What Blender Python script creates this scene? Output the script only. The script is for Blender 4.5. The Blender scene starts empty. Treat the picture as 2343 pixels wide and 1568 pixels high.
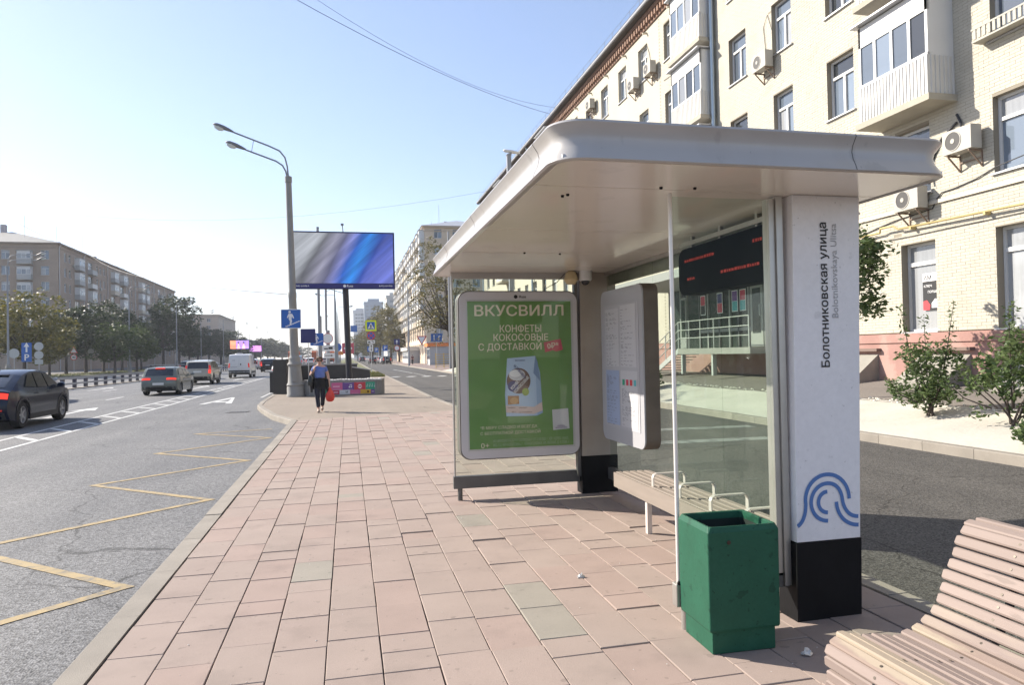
import bpy, bmesh, math, random
import numpy as np
from mathutils import Vector, Matrix
from mathutils.geometry import delaunay_2d_cdt
R = math.radians
S = bpy.context.scene
COL = S.collection
random.seed(7)
# ---------------------------------------------------------------- camera
cam = bpy.data.objects.new('camera', bpy.data.cameras.new('camera'))
COL.objects.link(cam)
cam.data.sensor_width = 36.0
cam.data.lens = 36.0 * 1620.0 / 2343.0
cam.data.clip_start = 0.05
cam.data.clip_end = 6000
CAM_Z = 1.64
_yaw, _pitch, _roll = R(13.03), R(0.9), 0.020
_f = Vector((math.sin(_yaw) * math.cos(_pitch), math.cos(_yaw) * math.cos(_pitch), math.sin(_pitch)))
_r0 = Vector((math.cos(_yaw), -math.sin(_yaw), 0))
_u0 = _r0.cross(_f)
_r = _r0 * math.cos(_roll) - _u0 * math.sin(_roll)
_u = _u0 * math.cos(_roll) + _r0 * math.sin(_roll)
cam.matrix_world = Matrix(((_r.x, _u.x, -_f.x, 0), (_r.y, _u.y, -_f.y, 0), (_r.z, _u.z, -_f.z, CAM_Z), (0, 0, 0, 1)))
S.camera = cam
# ---------------------------------------------------------------- sky, sun, exposure
SUN_EL, SUN_AZ = R(31.5), R(-54.4)          # azimuth clockwise from +Y (the street direction)
W = bpy.data.worlds.new('World'); S.world = W; W.use_nodes = True
nt = W.node_tree
bg = nt.nodes['Background']
sky = nt.nodes.new('ShaderNodeTexSky')
sky.sky_type = 'NISHITA'; sky.sun_disc = False
sky.sun_elevation = SUN_EL; sky.sun_rotation = SUN_AZ
sky.altitude = 150; sky.air_density = 1.0; sky.dust_density = 0.45; sky.ozone_density = 3.0
gm = nt.nodes.new('ShaderNodeGamma'); gm.inputs[1].default_value = 0.76      # camera-like roll-off, the same all round
nt.links.new(sky.outputs[0], gm.inputs[0]); tn = nt.nodes.new('ShaderNodeMix'); tn.data_type = 'RGBA'; tn.blend_type = 'MULTIPLY'; tn.inputs[0].default_value = 1.0; tn.inputs[7].default_value = (1.04,0.965,1.0,1)
nt.links.new(gm.outputs[0], tn.inputs[6]); nt.links.new(tn.outputs[2], bg.inputs[0])
bg.inputs[1].default_value = 0.118
sl = bpy.data.lights.new('sun', 'SUN'); sl.energy = 3.7; sl.angle = R(0.55); sl.color = (1.0, 0.92, 0.80)
so = bpy.data.objects.new('sun', sl); COL.objects.link(so)
_ts = Vector((math.sin(SUN_AZ) * math.cos(SUN_EL), math.cos(SUN_AZ) * math.cos(SUN_EL), math.sin(SUN_EL)))
so.rotation_euler = _ts.to_track_quat('Z', 'Y').to_euler()
so.location = (-40, 40, 60)
S.view_settings.view_transform = 'Standard'
S.view_settings.look = 'None'
S.view_settings.exposure = 1.5
S.view_settings.gamma = 1.0
S.view_settings.use_curve_mapping = False

# ---------------------------------------------------------------- helpers
class MB:
    """collects faces, builds one mesh"""
    def __init__(s): s.v = []; s.f = []
    def add(s, vs, fs):
        o = len(s.v); s.v.extend([tuple(p) for p in vs]); s.f.extend([tuple(i + o for i in f) for f in fs]); return s
    def box(s, x0, x1, y0, y1, z0, z1):
        return s.add([(x0,y0,z0),(x1,y0,z0),(x1,y1,z0),(x0,y1,z0),(x0,y0,z1),(x1,y0,z1),(x1,y1,z1),(x0,y1,z1)],
                     [(0,3,2,1),(4,5,6,7),(0,1,5,4),(1,2,6,5),(2,3,7,6),(3,0,4,7)])
    def quad(s, a, b, c, d): return s.add([a,b,c,d],[(0,1,2,3)])
    def poly(s, pts): return s.add(pts,[tuple(range(len(pts)))])
    def prism(s, pts, axis, a, b):
        """2D outline extruded along an axis (0:x -> pts are (y,z), 1:y -> (x,z), 2:z -> (x,y))"""
        def p3(p, t):
            return (t,p[0],p[1]) if axis == 0 else (p[0],t,p[1]) if axis == 1 else (p[0],p[1],t)
        n = len(pts)
        vs = [p3(p,a) for p in pts] + [p3(p,b) for p in pts]
        fs = [tuple(range(n)), tuple(range(2*n-1, n-1, -1))] + [(i,(i+1)%n,n+(i+1)%n,n+i) for i in range(n)]
        return s.add(vs, fs)
    def loft(s, rings, cap=True, closed=True):
        n = len(rings[0]); vs = [p for r in rings for p in r]; fs = []
        for k in range(len(rings)-1):
            for i in range(n if closed else n-1):
                j = (i+1) % n
                fs.append((k*n+i, k*n+j, (k+1)*n+j, (k+1)*n+i))
        if cap and closed:
            fs.append(tuple(range(n-1,-1,-1))); fs.append(tuple((len(rings)-1)*n+i for i in range(n)))
        return s.add(vs, fs)
    def tube(s, path, r, n=8, cap=True):
        P = [Vector(p) for p in path]; rr = r if isinstance(r,(list,tuple)) else [r]*len(P)
        rings = []; ref = None
        for i, p in enumerate(P):
            t = (P[min(i+1,len(P)-1)] - P[max(i-1,0)])
            t = t.normalized() if t.length > 1e-9 else Vector((0,0,1))
            if ref is None: ref = Vector((1,0,0)) if abs(t.x) < 0.9 else Vector((0,1,0))
            a = (ref - t*ref.dot(t))
            if a.length < 1e-6: a = Vector((0,1,0)) - t*t.y
            a.normalize(); b = t.cross(a); ref = a
            rings.append([tuple(p + a*(rr[i]*math.cos(2*math.pi*k/n)) + b*(rr[i]*math.sin(2*math.pi*k/n))) for k in range(n)])
        return s.loft(rings, cap)
    def bar(s, a, b, w, h):
        """square bar between two points"""
        A, B = Vector(a), Vector(b); t = (B-A).normalized()
        ref = Vector((0,0,1)) if abs(t.z) < 0.95 else Vector((1,0,0))
        x = t.cross(ref).normalized()*w/2; y = x.cross(t).normalized()*h/2
        return s.loft([[tuple(p+x+y),tuple(p-x+y),tuple(p-x-y),tuple(p+x-y)] for p in (A,B)])
    def lathe(s, prof, n=16, c=(0,0,0), axis=2, cap=True):
        rings = []
        for r, z in prof:
            ring = []
            for k in range(n):
                a = 2*math.pi*k/n; p = (r*math.cos(a), r*math.sin(a))
                if axis == 2: q = (c[0]+p[0], c[1]+p[1], c[2]+z)
                elif axis == 0: q = (c[0]+z, c[1]+p[0], c[2]+p[1])
                else: q = (c[0]+p[0], c[1]+z, c[2]+p[1])
                ring.append(q)
            rings.append(ring)
        return s.loft(rings, cap)
    def disc(s, c, r, n=20, axis=1):
        pts = []
        for k in range(n):
            a = 2*math.pi*k/n; p, q = r*math.cos(a), r*math.sin(a)
            pts.append((c[0]+p,c[1],c[2]+q) if axis == 1 else (c[0],c[1]+p,c[2]+q) if axis == 0 else (c[0]+p,c[1]+q,c[2]))
        return s.poly(pts)
    def mesh(s, name, recalc=True, smooth=None):
        me = bpy.data.meshes.new(name); me.from_pydata(s.v, [], s.f)
        if recalc:
            bm = bmesh.new(); bm.from_mesh(me); bmesh.ops.recalc_face_normals(bm, faces=bm.faces); bm.to_mesh(me); bm.free()
        if smooth is not None:
            me.polygons.foreach_set('use_smooth', [True]*len(me.polygons))
            me.set_sharp_from_angle(angle=R(smooth))
        me.update(); return me

def link(name, me, parent=None, loc=(0,0,0), rz=0.0, mat=None):
    o = bpy.data.objects.new(name, me); COL.objects.link(o)
    o.location = loc; o.rotation_euler = (0,0,rz)
    if parent is not None: o.parent = parent
    if mat is not None and me is not None and not me.materials: me.materials.append(mat)
    return o
def obj(name, mb, mat, parent=None, loc=(0,0,0), rz=0.0, smooth=None, bevel=0, recalc=True):
    o = link(name, mb.mesh(name, recalc, smooth), parent, loc, rz, mat)
    if bevel:
        m = o.modifiers.new('bevel','BEVEL'); m.width = bevel; m.segments = 2; m.limit_method = 'ANGLE'; m.angle_limit = R(40)
    return o
def tag(o, label=None, cat=None, group=None, kind=None):
    if label: o['label'] = label
    if cat: o['category'] = cat
    if group: o['group'] = group
    if kind: o['kind'] = kind
    return o
def thing(name, label, cat, loc=(0,0,0), rz=0.0, group=None):
    return tag(link(name, None, None, loc, rz), label, cat, group)
def struct(name, mb, mat, **k): return tag(obj(name, mb, mat, **k), kind='structure')
def copy_tree(o, parent=None, **kw):
    c = o.copy(); COL.objects.link(c)
    if parent is not None: c.parent = parent
    for ch in list(o.children): copy_tree(ch, c)
    return c
def npmesh(name, verts, faces, mat=None):
    """verts (n,3) array, faces (m,4) array"""
    me = bpy.data.meshes.new(name); n, m, k = len(verts), len(faces), faces.shape[1]
    me.vertices.add(n); me.vertices.foreach_set('co', verts.astype(np.float32).ravel())
    me.loops.add(m*k); me.loops.foreach_set('vertex_index', faces.astype(np.int32).ravel())
    me.polygons.add(m); me.polygons.foreach_set('loop_start', np.arange(0, m*k, k, dtype=np.int32))
    me.polygons.foreach_set('use_smooth', [False]*m); me.update(calc_edges=True); me.validate()
    if mat: me.materials.append(mat)
    return me
# pixel of the 2343 px wide photograph -> ground point, used once to place things on their real ground
def gp(x, y, z=0.0):
    d = _f + _r*((x-1171.5)/1620.0) - _u*((y-784.0)/1620.0); t = (z-CAM_Z)/d.z
    return Vector((d.x*t, d.y*t, z))
def gy(x, y, Y):
    d = _f + _r*((x-1171.5)/1620.0) - _u*((y-784.0)/1620.0); t = Y/d.y
    return Vector((d.x*t, Y, CAM_Z+d.z*t))

# ---------------------------------------------------------------- materials
MATS = {}
def M(name, col, rough=0.7, metal=0.0, var=0.0, vs=4.0, bump=0.0, bs=60.0, spec=0.4, rnd=0.0, col2=None, c2s=3.0, c2t=(0.5,0.6),
      emit=0.0, emitcol=None, speck=0.0, speck_s=200.0, coat=0.0, world=False, detail=6.0, hue=0.0, stretch=None, spots=None):
    """procedural principled material: large mottling (var), optional second colour in patches, specks, fine bump, per-object tone"""
    if name in MATS: return MATS[name]
    m = bpy.data.materials.new(name); m.use_nodes = True; MATS[name] = m
    t = m.node_tree; N = t.nodes; L = t.links; b = N['Principled BSDF']
    b.inputs['Roughness'].default_value = rough; b.inputs['Metallic'].default_value = metal
    b.inputs['Specular IOR Level'].default_value = spec
    if coat: b.inputs['Coat Weight'].default_value = coat; b.inputs['Coat Roughness'].default_value = 0.04
    if world:
        tc = N.new('ShaderNodeNewGeometry').outputs['Position']
    else:
        tc = N.new('ShaderNodeTexCoord').outputs['Object']
    if stretch:
        mp = N.new('ShaderNodeMapping'); mp.inputs['Scale'].default_value = stretch; L.new(tc, mp.inputs[0]); tc = mp.outputs[0]
    def noise(sc, det=detail, ro=0.55):
        n = N.new('ShaderNodeTexNoise'); n.inputs['Scale'].default_value = sc; n.inputs['Detail'].default_value = det
        n.inputs['Roughness'].default_value = ro; L.new(tc, n.inputs['Vector']); return n.outputs['Fac']
    def ramp(fac, a, c, lo, hi):
        r = N.new('ShaderNodeMapRange'); r.inputs[1].default_value = a; r.inputs[2].default_value = c
        r.inputs[3].default_value = lo; r.inputs[4].default_value = hi; L.new(fac, r.inputs[0]); return r.outputs[0]
    def mix(fac, A, B, mode='MIX'):
        x = N.new('ShaderNodeMix'); x.data_type = 'RGBA'; x.blend_type = mode
        if isinstance(fac, float): x.inputs[0].default_value = fac
        else: L.new(fac, x.inputs[0])
        for i, q in ((6,A),(7,B)):
            if isinstance(q, tuple): x.inputs[i].default_value = (*q[:3],1)
            else: L.new(q, x.inputs[i])
        return x.outputs[2]
    def scale(c, f):
        x = N.new('ShaderNodeVectorMath'); x.operation = 'SCALE'
        if isinstance(c, tuple): x.inputs[0].default_value = c[:3]
        else: L.new(c, x.inputs[0])
        L.new(f, x.inputs['Scale']); return x.outputs[0]
    cur = tuple(col)
    if col2 is not None: cur = mix(ramp(noise(c2s), c2t[0], c2t[1], 0, 1), cur, tuple(col2))
    if var: cur = scale(cur, ramp(noise(vs), 0.25, 0.75, 1-var, 1+var))
    if speck: cur = scale(cur, ramp(noise(speck_s, 2.0, 0.6), 0.3, 0.7, 1-speck, 1+speck))
    for sp_ in (spots or ()): cur = scale(cur, ramp(noise(sp_[0], 3.0, 0.5), sp_[1], sp_[1]+.03, 1.0, sp_[2]))
    if rnd or hue:
        oi = N.new('ShaderNodeObjectInfo').outputs['Random']
        if rnd: cur = scale(cur, ramp(oi, 0, 1, 1-rnd, 1+rnd))
        if hue:
            h = N.new('ShaderNodeHueSaturation'); L.new(ramp(oi, 0, 1, 0.5-hue, 0.5+hue), h.inputs['Hue'])
            if isinstance(cur, tuple): h.inputs['Color'].default_value = (*cur,1)
            else: L.new(cur, h.inputs['Color'])
            cur = h.outputs[0]
    if isinstance(cur, tuple): b.inputs['Base Color'].default_value = (*cur,1)
    else: L.new(cur, b.inputs['Base Color'])
    if emit:
        b.inputs['Emission Strength'].default_value = emit
        if emitcol is not None: b.inputs['Emission Color'].default_value = (*emitcol,1)
        elif isinstance(cur, tuple): b.inputs['Emission Color'].default_value = (*cur,1)
        else: L.new(cur, b.inputs['Emission Color'])
    if bump:
        bp = N.new('ShaderNodeBump'); bp.inputs['Strength'].default_value = 1.0; bp.inputs['Distance'].default_value = bump
        L.new(noise(bs, 4.0, 0.6), bp.inputs['Height']); L.new(bp.outputs[0], b.inputs['Normal'])
    return m
def glass_mat(name, tint=(0.93,0.97,0.95), dirt=0.06, refl=1.0, dirtcol=(0.55,0.55,0.5), rough=0.02):
    """thin clear sheet: straight-through light, fresnel mirror, a film of dust"""
    m = bpy.data.materials.new(name); m.use_nodes = True; t = m.node_tree; N = t.nodes; L = t.links
    N.remove(N['Principled BSDF'])
    tr = N.new('ShaderNodeBsdfTransparent'); tr.inputs[0].default_value = (*tint,1)
    gl = N.new('ShaderNodeBsdfGlossy'); gl.inputs['Roughness'].default_value = rough; gl.inputs[0].default_value = (refl,refl,refl,1)
    fr = N.new('ShaderNodeFresnel'); fr.inputs[0].default_value = 1.45
    mx = N.new('ShaderNodeMixShader'); ge = N.new('ShaderNodeNewGeometry'); fm_ = N.new('ShaderNodeMath'); fm_.operation = 'SUBTRACT'; fm_.use_clamp = True
    L.new(fr.outputs[0], fm_.inputs[0]); L.new(ge.outputs['Backfacing'], fm_.inputs[1])      # each sheet mirrors once, on its outer face
    L.new(fm_.outputs[0], mx.inputs[0]); L.new(tr.outputs[0], mx.inputs[1]); L.new(gl.outputs[0], mx.inputs[2])
    df = N.new('ShaderNodeBsdfDiffuse'); df.inputs[0].default_value = (*dirtcol,1)
    tc = N.new('ShaderNodeTexCoord'); nz = N.new('ShaderNodeTexNoise'); nz.inputs['Scale'].default_value = 2.2; nz.inputs['Detail'].default_value = 7
    L.new(tc.outputs['Object'], nz.inputs['Vector'])
    mr = N.new('ShaderNodeMapRange'); mr.inputs[1].default_value = 0.35; mr.inputs[2].default_value = 0.75; mr.inputs[3].default_value = dirt*0.4; mr.inputs[4].default_value = dirt*1.8
    L.new(nz.outputs['Fac'], mr.inputs[0])
    m2 = N.new('ShaderNodeMixShader'); L.new(mr.outputs[0], m2.inputs[0]); L.new(mx.outputs[0], m2.inputs[1]); L.new(df.outputs[0], m2.inputs[2])
    L.new(m2.outputs[0], N['Material Output'].inputs[0])
    return m
# ---------------------------------------------------------------- lettering (meshes made once, before the scene fills up)
_TX = {}
def text_mesh(body, bold=0.0, align='LEFT'):
    bold = 0.0; k = (body, bold, align)
    if k in _TX: return _TX[k]
    cu = bpy.data.curves.new('lettering','FONT'); cu.body = body; cu.size = 1.0; cu.offset = 0.0; cu.align_x = align; cu.resolution_u = 3; cu.fill_mode = 'NONE'
    o = bpy.data.objects.new('lettering', cu); COL.objects.link(o)
    dg = bpy.context.evaluated_depsgraph_get(); me = bpy.data.meshes.new_from_object(o.evaluated_get(dg))
    me.name = 'lettering'; COL.objects.unlink(o); bpy.data.objects.remove(o); _TX[k] = me; return me
_GL = {}
def _ext(b):
    me = text_mesh(b); return max(v.co.x for v in me.vertices)
def glyph(c):
    """one character: outline faces and its advance"""
    if c not in _GL:
        adv = _ext(c+'|')-_ext('|')
        if c == ' ': _GL[c] = ([], [], adv)
        else:
            me = text_mesh(c)
            P = [Vector((v.co.x,v.co.y)) for v in me.vertices]; Ed = [tuple(e.vertices) for e in me.edges]
            r_ = delaunay_2d_cdt(P, Ed, [], 1, 1e-5); Q = r_[0]; keep = []
            for f in r_[2]:                                   # keep triangles inside by the even-odd rule
                cx = sum(Q[i].x for i in f)/len(f); cy = sum(Q[i].y for i in f)/len(f)+1e-6; n_ = 0
                for a, b in Ed:
                    A, B = P[a], P[b]
                    if (A.y > cy) != (B.y > cy) and A.x+(cy-A.y)*(B.x-A.x)/(B.y-A.y) > cx: n_ += 1
                if n_ % 2: keep.append(tuple(f))
            _GL[c] = ([Vector((v.x,v.y,0)) for v in Q], keep, adv)
    return _GL[c]
for _c in sorted(set('Болотниковская улица Bolotnikovskaya Ulitsa ВКУСВИЛЛ КОНФЕТЫ КОКОСОВЫЕ С ДОСТАВКОЙ *В МЕРУ СЛАДКО И ВСЕГДА БЕСПЛАТНОЙ 0+ АО «ВКУСВИЛЛ», ОГРН 1217700253671 ОТ 31.05.2021 Г. ЮР. АДРЕС: 142432, МО, Г.О. ЧЕРНОГОЛОВКА, УЛ. ЛЕСНАЯ, Д. 9, ПОМ. 1 0₽* НА ТОПИНАМБУРЕ конфеты кокосовые 90 г на топинамбуре скачать приложение Russ МБ 01978 А 8(495)-620-0200 АМ КЛЮЧ ПОРШЕ P40')): glyph(_c)
def text_pts(body, bold=0.0, align='CENTER'):
    vs, fs, x = [], [], 0.0
    for c in body:
        v, f, adv = glyph(c); o = len(vs); vs += [Vector((p.x+x,p.y,0)) for p in v]; fs += [tuple(i+o for i in q) for q in f]; x += adv
    sh = 0 if align == 'LEFT' else -x/2 if align == 'CENTER' else -x
    return [Vector((p.x+sh,p.y,0)) for p in vs], fs
def put_text(mb, body, o, ux, uy, size, bold=0.0, align='CENTER', width=None, off=0.0, rot=0.0):
    """adds flat letters to a builder: o = anchor, ux/uy = writing and up directions"""
    vs, fs = text_pts(body, bold, align)
    o, ux, uy = Vector(o), Vector(ux).normalized(), Vector(uy).normalized(); n = ux.cross(uy)
    if rot: ux, uy = ux*math.cos(rot)+uy*math.sin(rot), uy*math.cos(rot)-ux*math.sin(rot)
    sx = size
    if width:
        w = max(v.x for v in vs)-min(v.x for v in vs); sx = width/w
    reps = [(0.0,0.0)] if bold <= 0 else [(-bold,0.0),(bold,0.0),(0.0,bold*.6),(0.0,-bold*.6)]
    for i, (bx_, by_) in enumerate(reps):          # heavier weights: the same letter laid again a hair aside
        mb.add([tuple(o+ux*(v.x*sx+bx_*size)+uy*((v.y+by_)*size)+n*(off+i*.00025)) for v in vs], fs)
    return mb
# ================================================================ GROUND AND ROADS
def asphalt_mat(name, dark, light, speck=0.5, ss=130.0, rough=0.75, bump=0.004, tracks=True):
    m = bpy.data.materials.new(name); m.use_nodes = True; MATS[name] = m
    t = m.node_tree; N = t.nodes; L = t.links; b = N['Principled BSDF']
    pos = N.new('ShaderNodeNewGeometry').outputs['Position']
    def noise(sc, det=5.0, vec=None, ro=0.6):
        n = N.new('ShaderNodeTexNoise'); n.inputs['Scale'].default_value = sc; n.inputs['Detail'].default_value = det; n.inputs['Roughness'].default_value = ro
        L.new(vec or pos, n.inputs['Vector']); return n.outputs['Fac']
    def mr(f, a, c, lo, hi):
        r = N.new('ShaderNodeMapRange'); r.inputs[1].default_value = a; r.inputs[2].default_value = c; r.inputs[3].default_value = lo; r.inputs[4].default_value = hi
        L.new(f, r.inputs[0]); return r.outputs[0]
    mp = N.new('ShaderNodeMapping'); mp.inputs['Scale'].default_value = (1.1, 0.035, 1); L.new(pos, mp.inputs[0])
    big = noise(0.35, 6.0); trk = noise(1.0, 4.0, mp.outputs[0])
    ad = N.new('ShaderNodeMath'); ad.operation = 'ADD'; L.new(mr(big, 0.3, 0.7, 0, 0.55), ad.inputs[0]); L.new(mr(trk, 0.35, 0.65, 0, 0.45), ad.inputs[1])
    mx = N.new('ShaderNodeMix'); mx.data_type = 'RGBA'; L.new(ad.outputs[0], mx.inputs[0]); mx.inputs[6].default_value = (*dark,1); mx.inputs[7].default_value = (*light,1)
    vo = N.new('ShaderNodeTexVoronoi'); vo.inputs['Scale'].default_value = ss; L.new(pos, vo.inputs['Vector'])
    sp = N.new('ShaderNodeSeparateColor'); L.new(vo.outputs['Color'], sp.inputs[0])
    sc = N.new('ShaderNodeVectorMath'); sc.operation = 'SCALE'; L.new(mx.outputs[2], sc.inputs[0]); L.new(mr(sp.outputs[0], 0, 1, 1-speck, 1+speck), sc.inputs['Scale'])
    wr = N.new('ShaderNodeTexNoise'); wr.inputs['Scale'].default_value = 1.6; wr.inputs['Detail'].default_value = 4; L.new(pos, wr.inputs['Vector'])
    wm = N.new('ShaderNodeVectorMath'); wm.operation = 'MULTIPLY_ADD'; L.new(wr.outputs['Color'], wm.inputs[0]); wm.inputs[1].default_value = (.7,.7,0); L.new(pos, wm.inputs[2])
    vc = N.new('ShaderNodeTexVoronoi'); vc.feature = 'DISTANCE_TO_EDGE'; vc.inputs['Scale'].default_value = .22; L.new(wm.outputs[0], vc.inputs['Vector'])
    ck = N.new('ShaderNodeMath'); ck.operation = 'MAXIMUM'; L.new(mr(vc.outputs['Distance'], 0.0008, 0.003, 0.42, 1.0), ck.inputs[0]); L.new(mr(noise(.16, 2.0), .48, .56, 0, 1), ck.inputs[1])
    oil = mr(noise(.9, 3.0), .66, .78, 1.0, .72); pm_ = N.new('ShaderNodeMath'); pm_.operation = 'MULTIPLY'; L.new(ck.outputs[0], pm_.inputs[0]); L.new(oil, pm_.inputs[1])
    sc2 = N.new('ShaderNodeVectorMath'); sc2.operation = 'SCALE'; L.new(sc.outputs[0], sc2.inputs[0]); L.new(pm_.outputs[0], sc2.inputs['Scale'])
    L.new(sc2.outputs[0], b.inputs['Base Color'])
    b.inputs['Roughness'].default_value = rough; b.inputs['Specular IOR Level'].default_value = 0.35
    bp = N.new('ShaderNodeBump'); bp.inputs['Distance'].default_value = bump; bp.inputs['Strength'].default_value = 1.0
    L.new(vo.outputs['Distance'], bp.inputs['Height']); L.new(bp.outputs[0], b.inputs['Normal'])
    return m
A_ROAD = asphalt_mat('asphalt_road', (0.093,0.094,0.098), (0.16,0.158,0.156), 0.62, 66.0, 0.72)
A_SERV = asphalt_mat('asphalt_service', (0.056,0.053,0.049), (0.094,0.088,0.080), 0.65, 75.0, 0.8)
A_WALK = asphalt_mat('asphalt_walk', (0.205,0.170,0.138), (0.272,0.228,0.185), 0.18, 150.0, 0.85, 0.002)
C_KERB = M('kerb_concrete', (0.252,0.225,0.19), 0.85, var=0.14, vs=3, speck=0.12, speck_s=180, bump=0.002, bs=150, rnd=0.08, world=True)
C_SAND = M('joint_sand', (0.105,0.083,0.066), 0.95, var=0.35, vs=9, speck=0.3, speck_s=120, world=True)
GRASS = M('grass_ground', (0.10,0.115,0.04), 0.95, var=0.4, vs=2.0, speck=0.4, speck_s=40, col2=(0.19,0.16,0.075), c2s=1.2, world=True)
PAINT_W = M('road_paint_white', (0.50,0.50,0.485), 0.7, var=0.12, vs=3, col2=(0.40,0.40,0.39), c2s=9, c2t=(0.56,0.74), world=True, speck=0.12, speck_s=90)
PAINT_Y = M('road_paint_yellow', (0.34,0.255,0.13), 0.75, var=0.12, vs=3, col2=(0.19,0.165,0.125), c2s=11, c2t=(0.47,0.66), world=True, speck=0.15, speck_s=90)
ZR, ZS = -0.14, -0.12
struct('ground', MB().quad((-1200,-300,-0.30),(1200,-300,-0.30),(1200,2400,-0.30),(-1200,2400,-0.30)),
       M('ground_soil', (0.13,0.12,0.095), 0.95, var=0.3, vs=0.05, world=True))
road = struct('main_road', MB().quad((-31,-80,ZR),(-1.30,-80,ZR),(-1.30,900,ZR),(-31,900,ZR)), A_ROAD)
serv = struct('service_road', MB().quad((3.3,-60,ZS),(9.42,-60,ZS),(9.42,900,ZS),(3.3,900,ZS)), A_SERV)
# --- platform bed, slabs
plat = struct('bus_platform', MB().quad((-1.34,-6,-0.030),(3.42,-6,-0.030),(3.42,20.9,-0.030),(-1.34,20.9,-0.030)), C_SAND)
def slab_m(name, c, d): return M(name, c, 0.85, var=0.07, vs=2.4, speck=0.10, speck_s=230, bump=0.0012, bs=160, rnd=0.028, world=True, spots=((11,.67,.80),(34,.70,.72)), col2=d, c2s=2.1, c2t=(0.55,0.72), spec=.25)
SLAB = [slab_m('slab_rose', (0.300,0.238,0.206), (0.256,0.203,0.176)), slab_m('slab_pink', (0.304,0.233,0.201), (0.256,0.197,0.171)),
        slab_m('slab_sand', (0.302,0.242,0.209), (0.256,0.207,0.179)), slab_m('slab_green', (0.268,0.243,0.205), (0.225,0.205,0.172))]
SW = 0.2955
def slab_mb(w, l, h=0.05, c=0.0032):
    r0 = [(-w/2,-l/2,-h),(w/2,-l/2,-h),(w/2,l/2,-h),(-w/2,l/2,-h)]
    r1 = [(-w/2,-l/2,-c),(w/2,-l/2,-c),(w/2,l/2,-c),(-w/2,l/2,-c)]
    a, b = w/2-c, l/2-c
    r2 = [(-a,-b,0),(a,-b,0),(a,b,0),(-a,b,0)]
    vs = r0+r1+r2; fs = [(8,9,10,11)]
    for k in (0,4):
        for i in range(4): j = (i+1)%4; fs.append((k+i,k+j,k+4+j,k+4+i))
    return vs, fs
rg = random.Random(11); slabs = []
for ci in range(16):
    xc = -1.325 + SW*(ci+0.5); y = 0.6 + rg.random()*0.5
    yend = 19.45 + (xc+1.5)*0.28
    while y < yend:
        l = rg.choice([0.5,0.5,0.5,0.5,0.5,0.25,0.5]); l2 = min(l, yend-y)
        far = y > 9.5
        if far: k = rg.choices([0,1,2,3],[4,4,2,0.2])[0]
        else: k = rg.choices([0,1,2,3],[6,2,4,0.22])[0]
        if l2 > 0.08: slabs.append((xc, y+l2/2, l2, k, rg.gauss(0,0.0022)-(0.006 if rg.random() < .05 else 0), rg.uniform(-0.004,0.004), rg.uniform(-0.006,0.006), rg.uniform(-0.006,0.006)))
        y += l
def _vis(s): return s[1] > 2.9 and s[1] < 19
near = sorted([s for s in slabs if _vis(s)], key=lambda s: s[1]+abs(s[0]-0.6)*0.35)[:300]
ns = set(id(s) for s in near); cache = {}
for s in near:
    k = (round(s[2],2), s[3])
    if k not in cache:
        v, f = slab_mb(SW-0.0058, s[2]-0.0058); me = MB().add(v, f).mesh('paving_slab', False); me.materials.append(SLAB[s[3]]); cache[k] = me
    o = link('paving_slab', cache[k], plat, (s[0]+rg.uniform(-.0015,.0015), s[1], s[4]))
    o.rotation_euler = (s[6]*0.9, s[7]*0.9, s[5])
mb = MB(); mi = []
for s in slabs:
    if id(s) in ns: continue
    v, f = slab_mb(SW-0.0058, s[2]-0.0058); mb.add([(p[0]+s[0], p[1]+s[1], p[2]+s[4]+p[0]*s[7]+p[1]*s[6]) for p in v], f); mi += [s[3]]*len(f)
o = obj('paving_slab', mb, SLAB[0], plat, recalc=False); o['kind'] = 'stuff'
for m in SLAB[1:]: o.data.materials.append(m)
o.data.polygons.foreach_set('material_index', mi)
# --- grit in the joints and small litter
mb = MB()
for i in range(140):
    x, y, r = rg.uniform(-1.2,3.3), 3+rg.random()**1.6*12, rg.uniform(0.002,0.006)
    mb.lathe([(r*.6,0),(r,r*.4),(r*.3,r*.8)], 5, (x,y,0.001))
tag(obj('grit', mb, M('grit', (0.52,0.50,0.46), 0.9, rnd=.2)), 'scattered pale grit and crumbs lying on the pink paving', 'grit', kind='stuff')
# --- asphalt pavement beyond the slabs, grass median
walkL = [(-1.5,19.4),(-2.2,21.6),(-2.85,24.6),(-3.16,26.4),(-3.28,28.5),(-3.38,33.8),(-3.5,45),(-3.6,70)]
pts = [(-1.50,19.42)] + [(x+0.16,y) for x, y in walkL[1:]] + [(2.9,70),(3.0,55),(3.1,30),(3.4,20.75)]
struct('footway', MB().poly([(x,y,-0.006) for x, y in pts]), A_WALK)
mb = MB().poly([(-3.42,70,-0.01),(2.9,70,-0.01),(2.55,110,-0.01),(2.4,900,-0.01),(-3.5,900,-0.01)])
struct('median_grass', mb, GRASS)
mb = MB().poly([(0.4,57.5,0.0),(2.85,57.5,0.0),(2.75,70.05,0.0),(0.2,70.05,0.0)])
struct('verge_grass', mb, GRASS)
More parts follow.
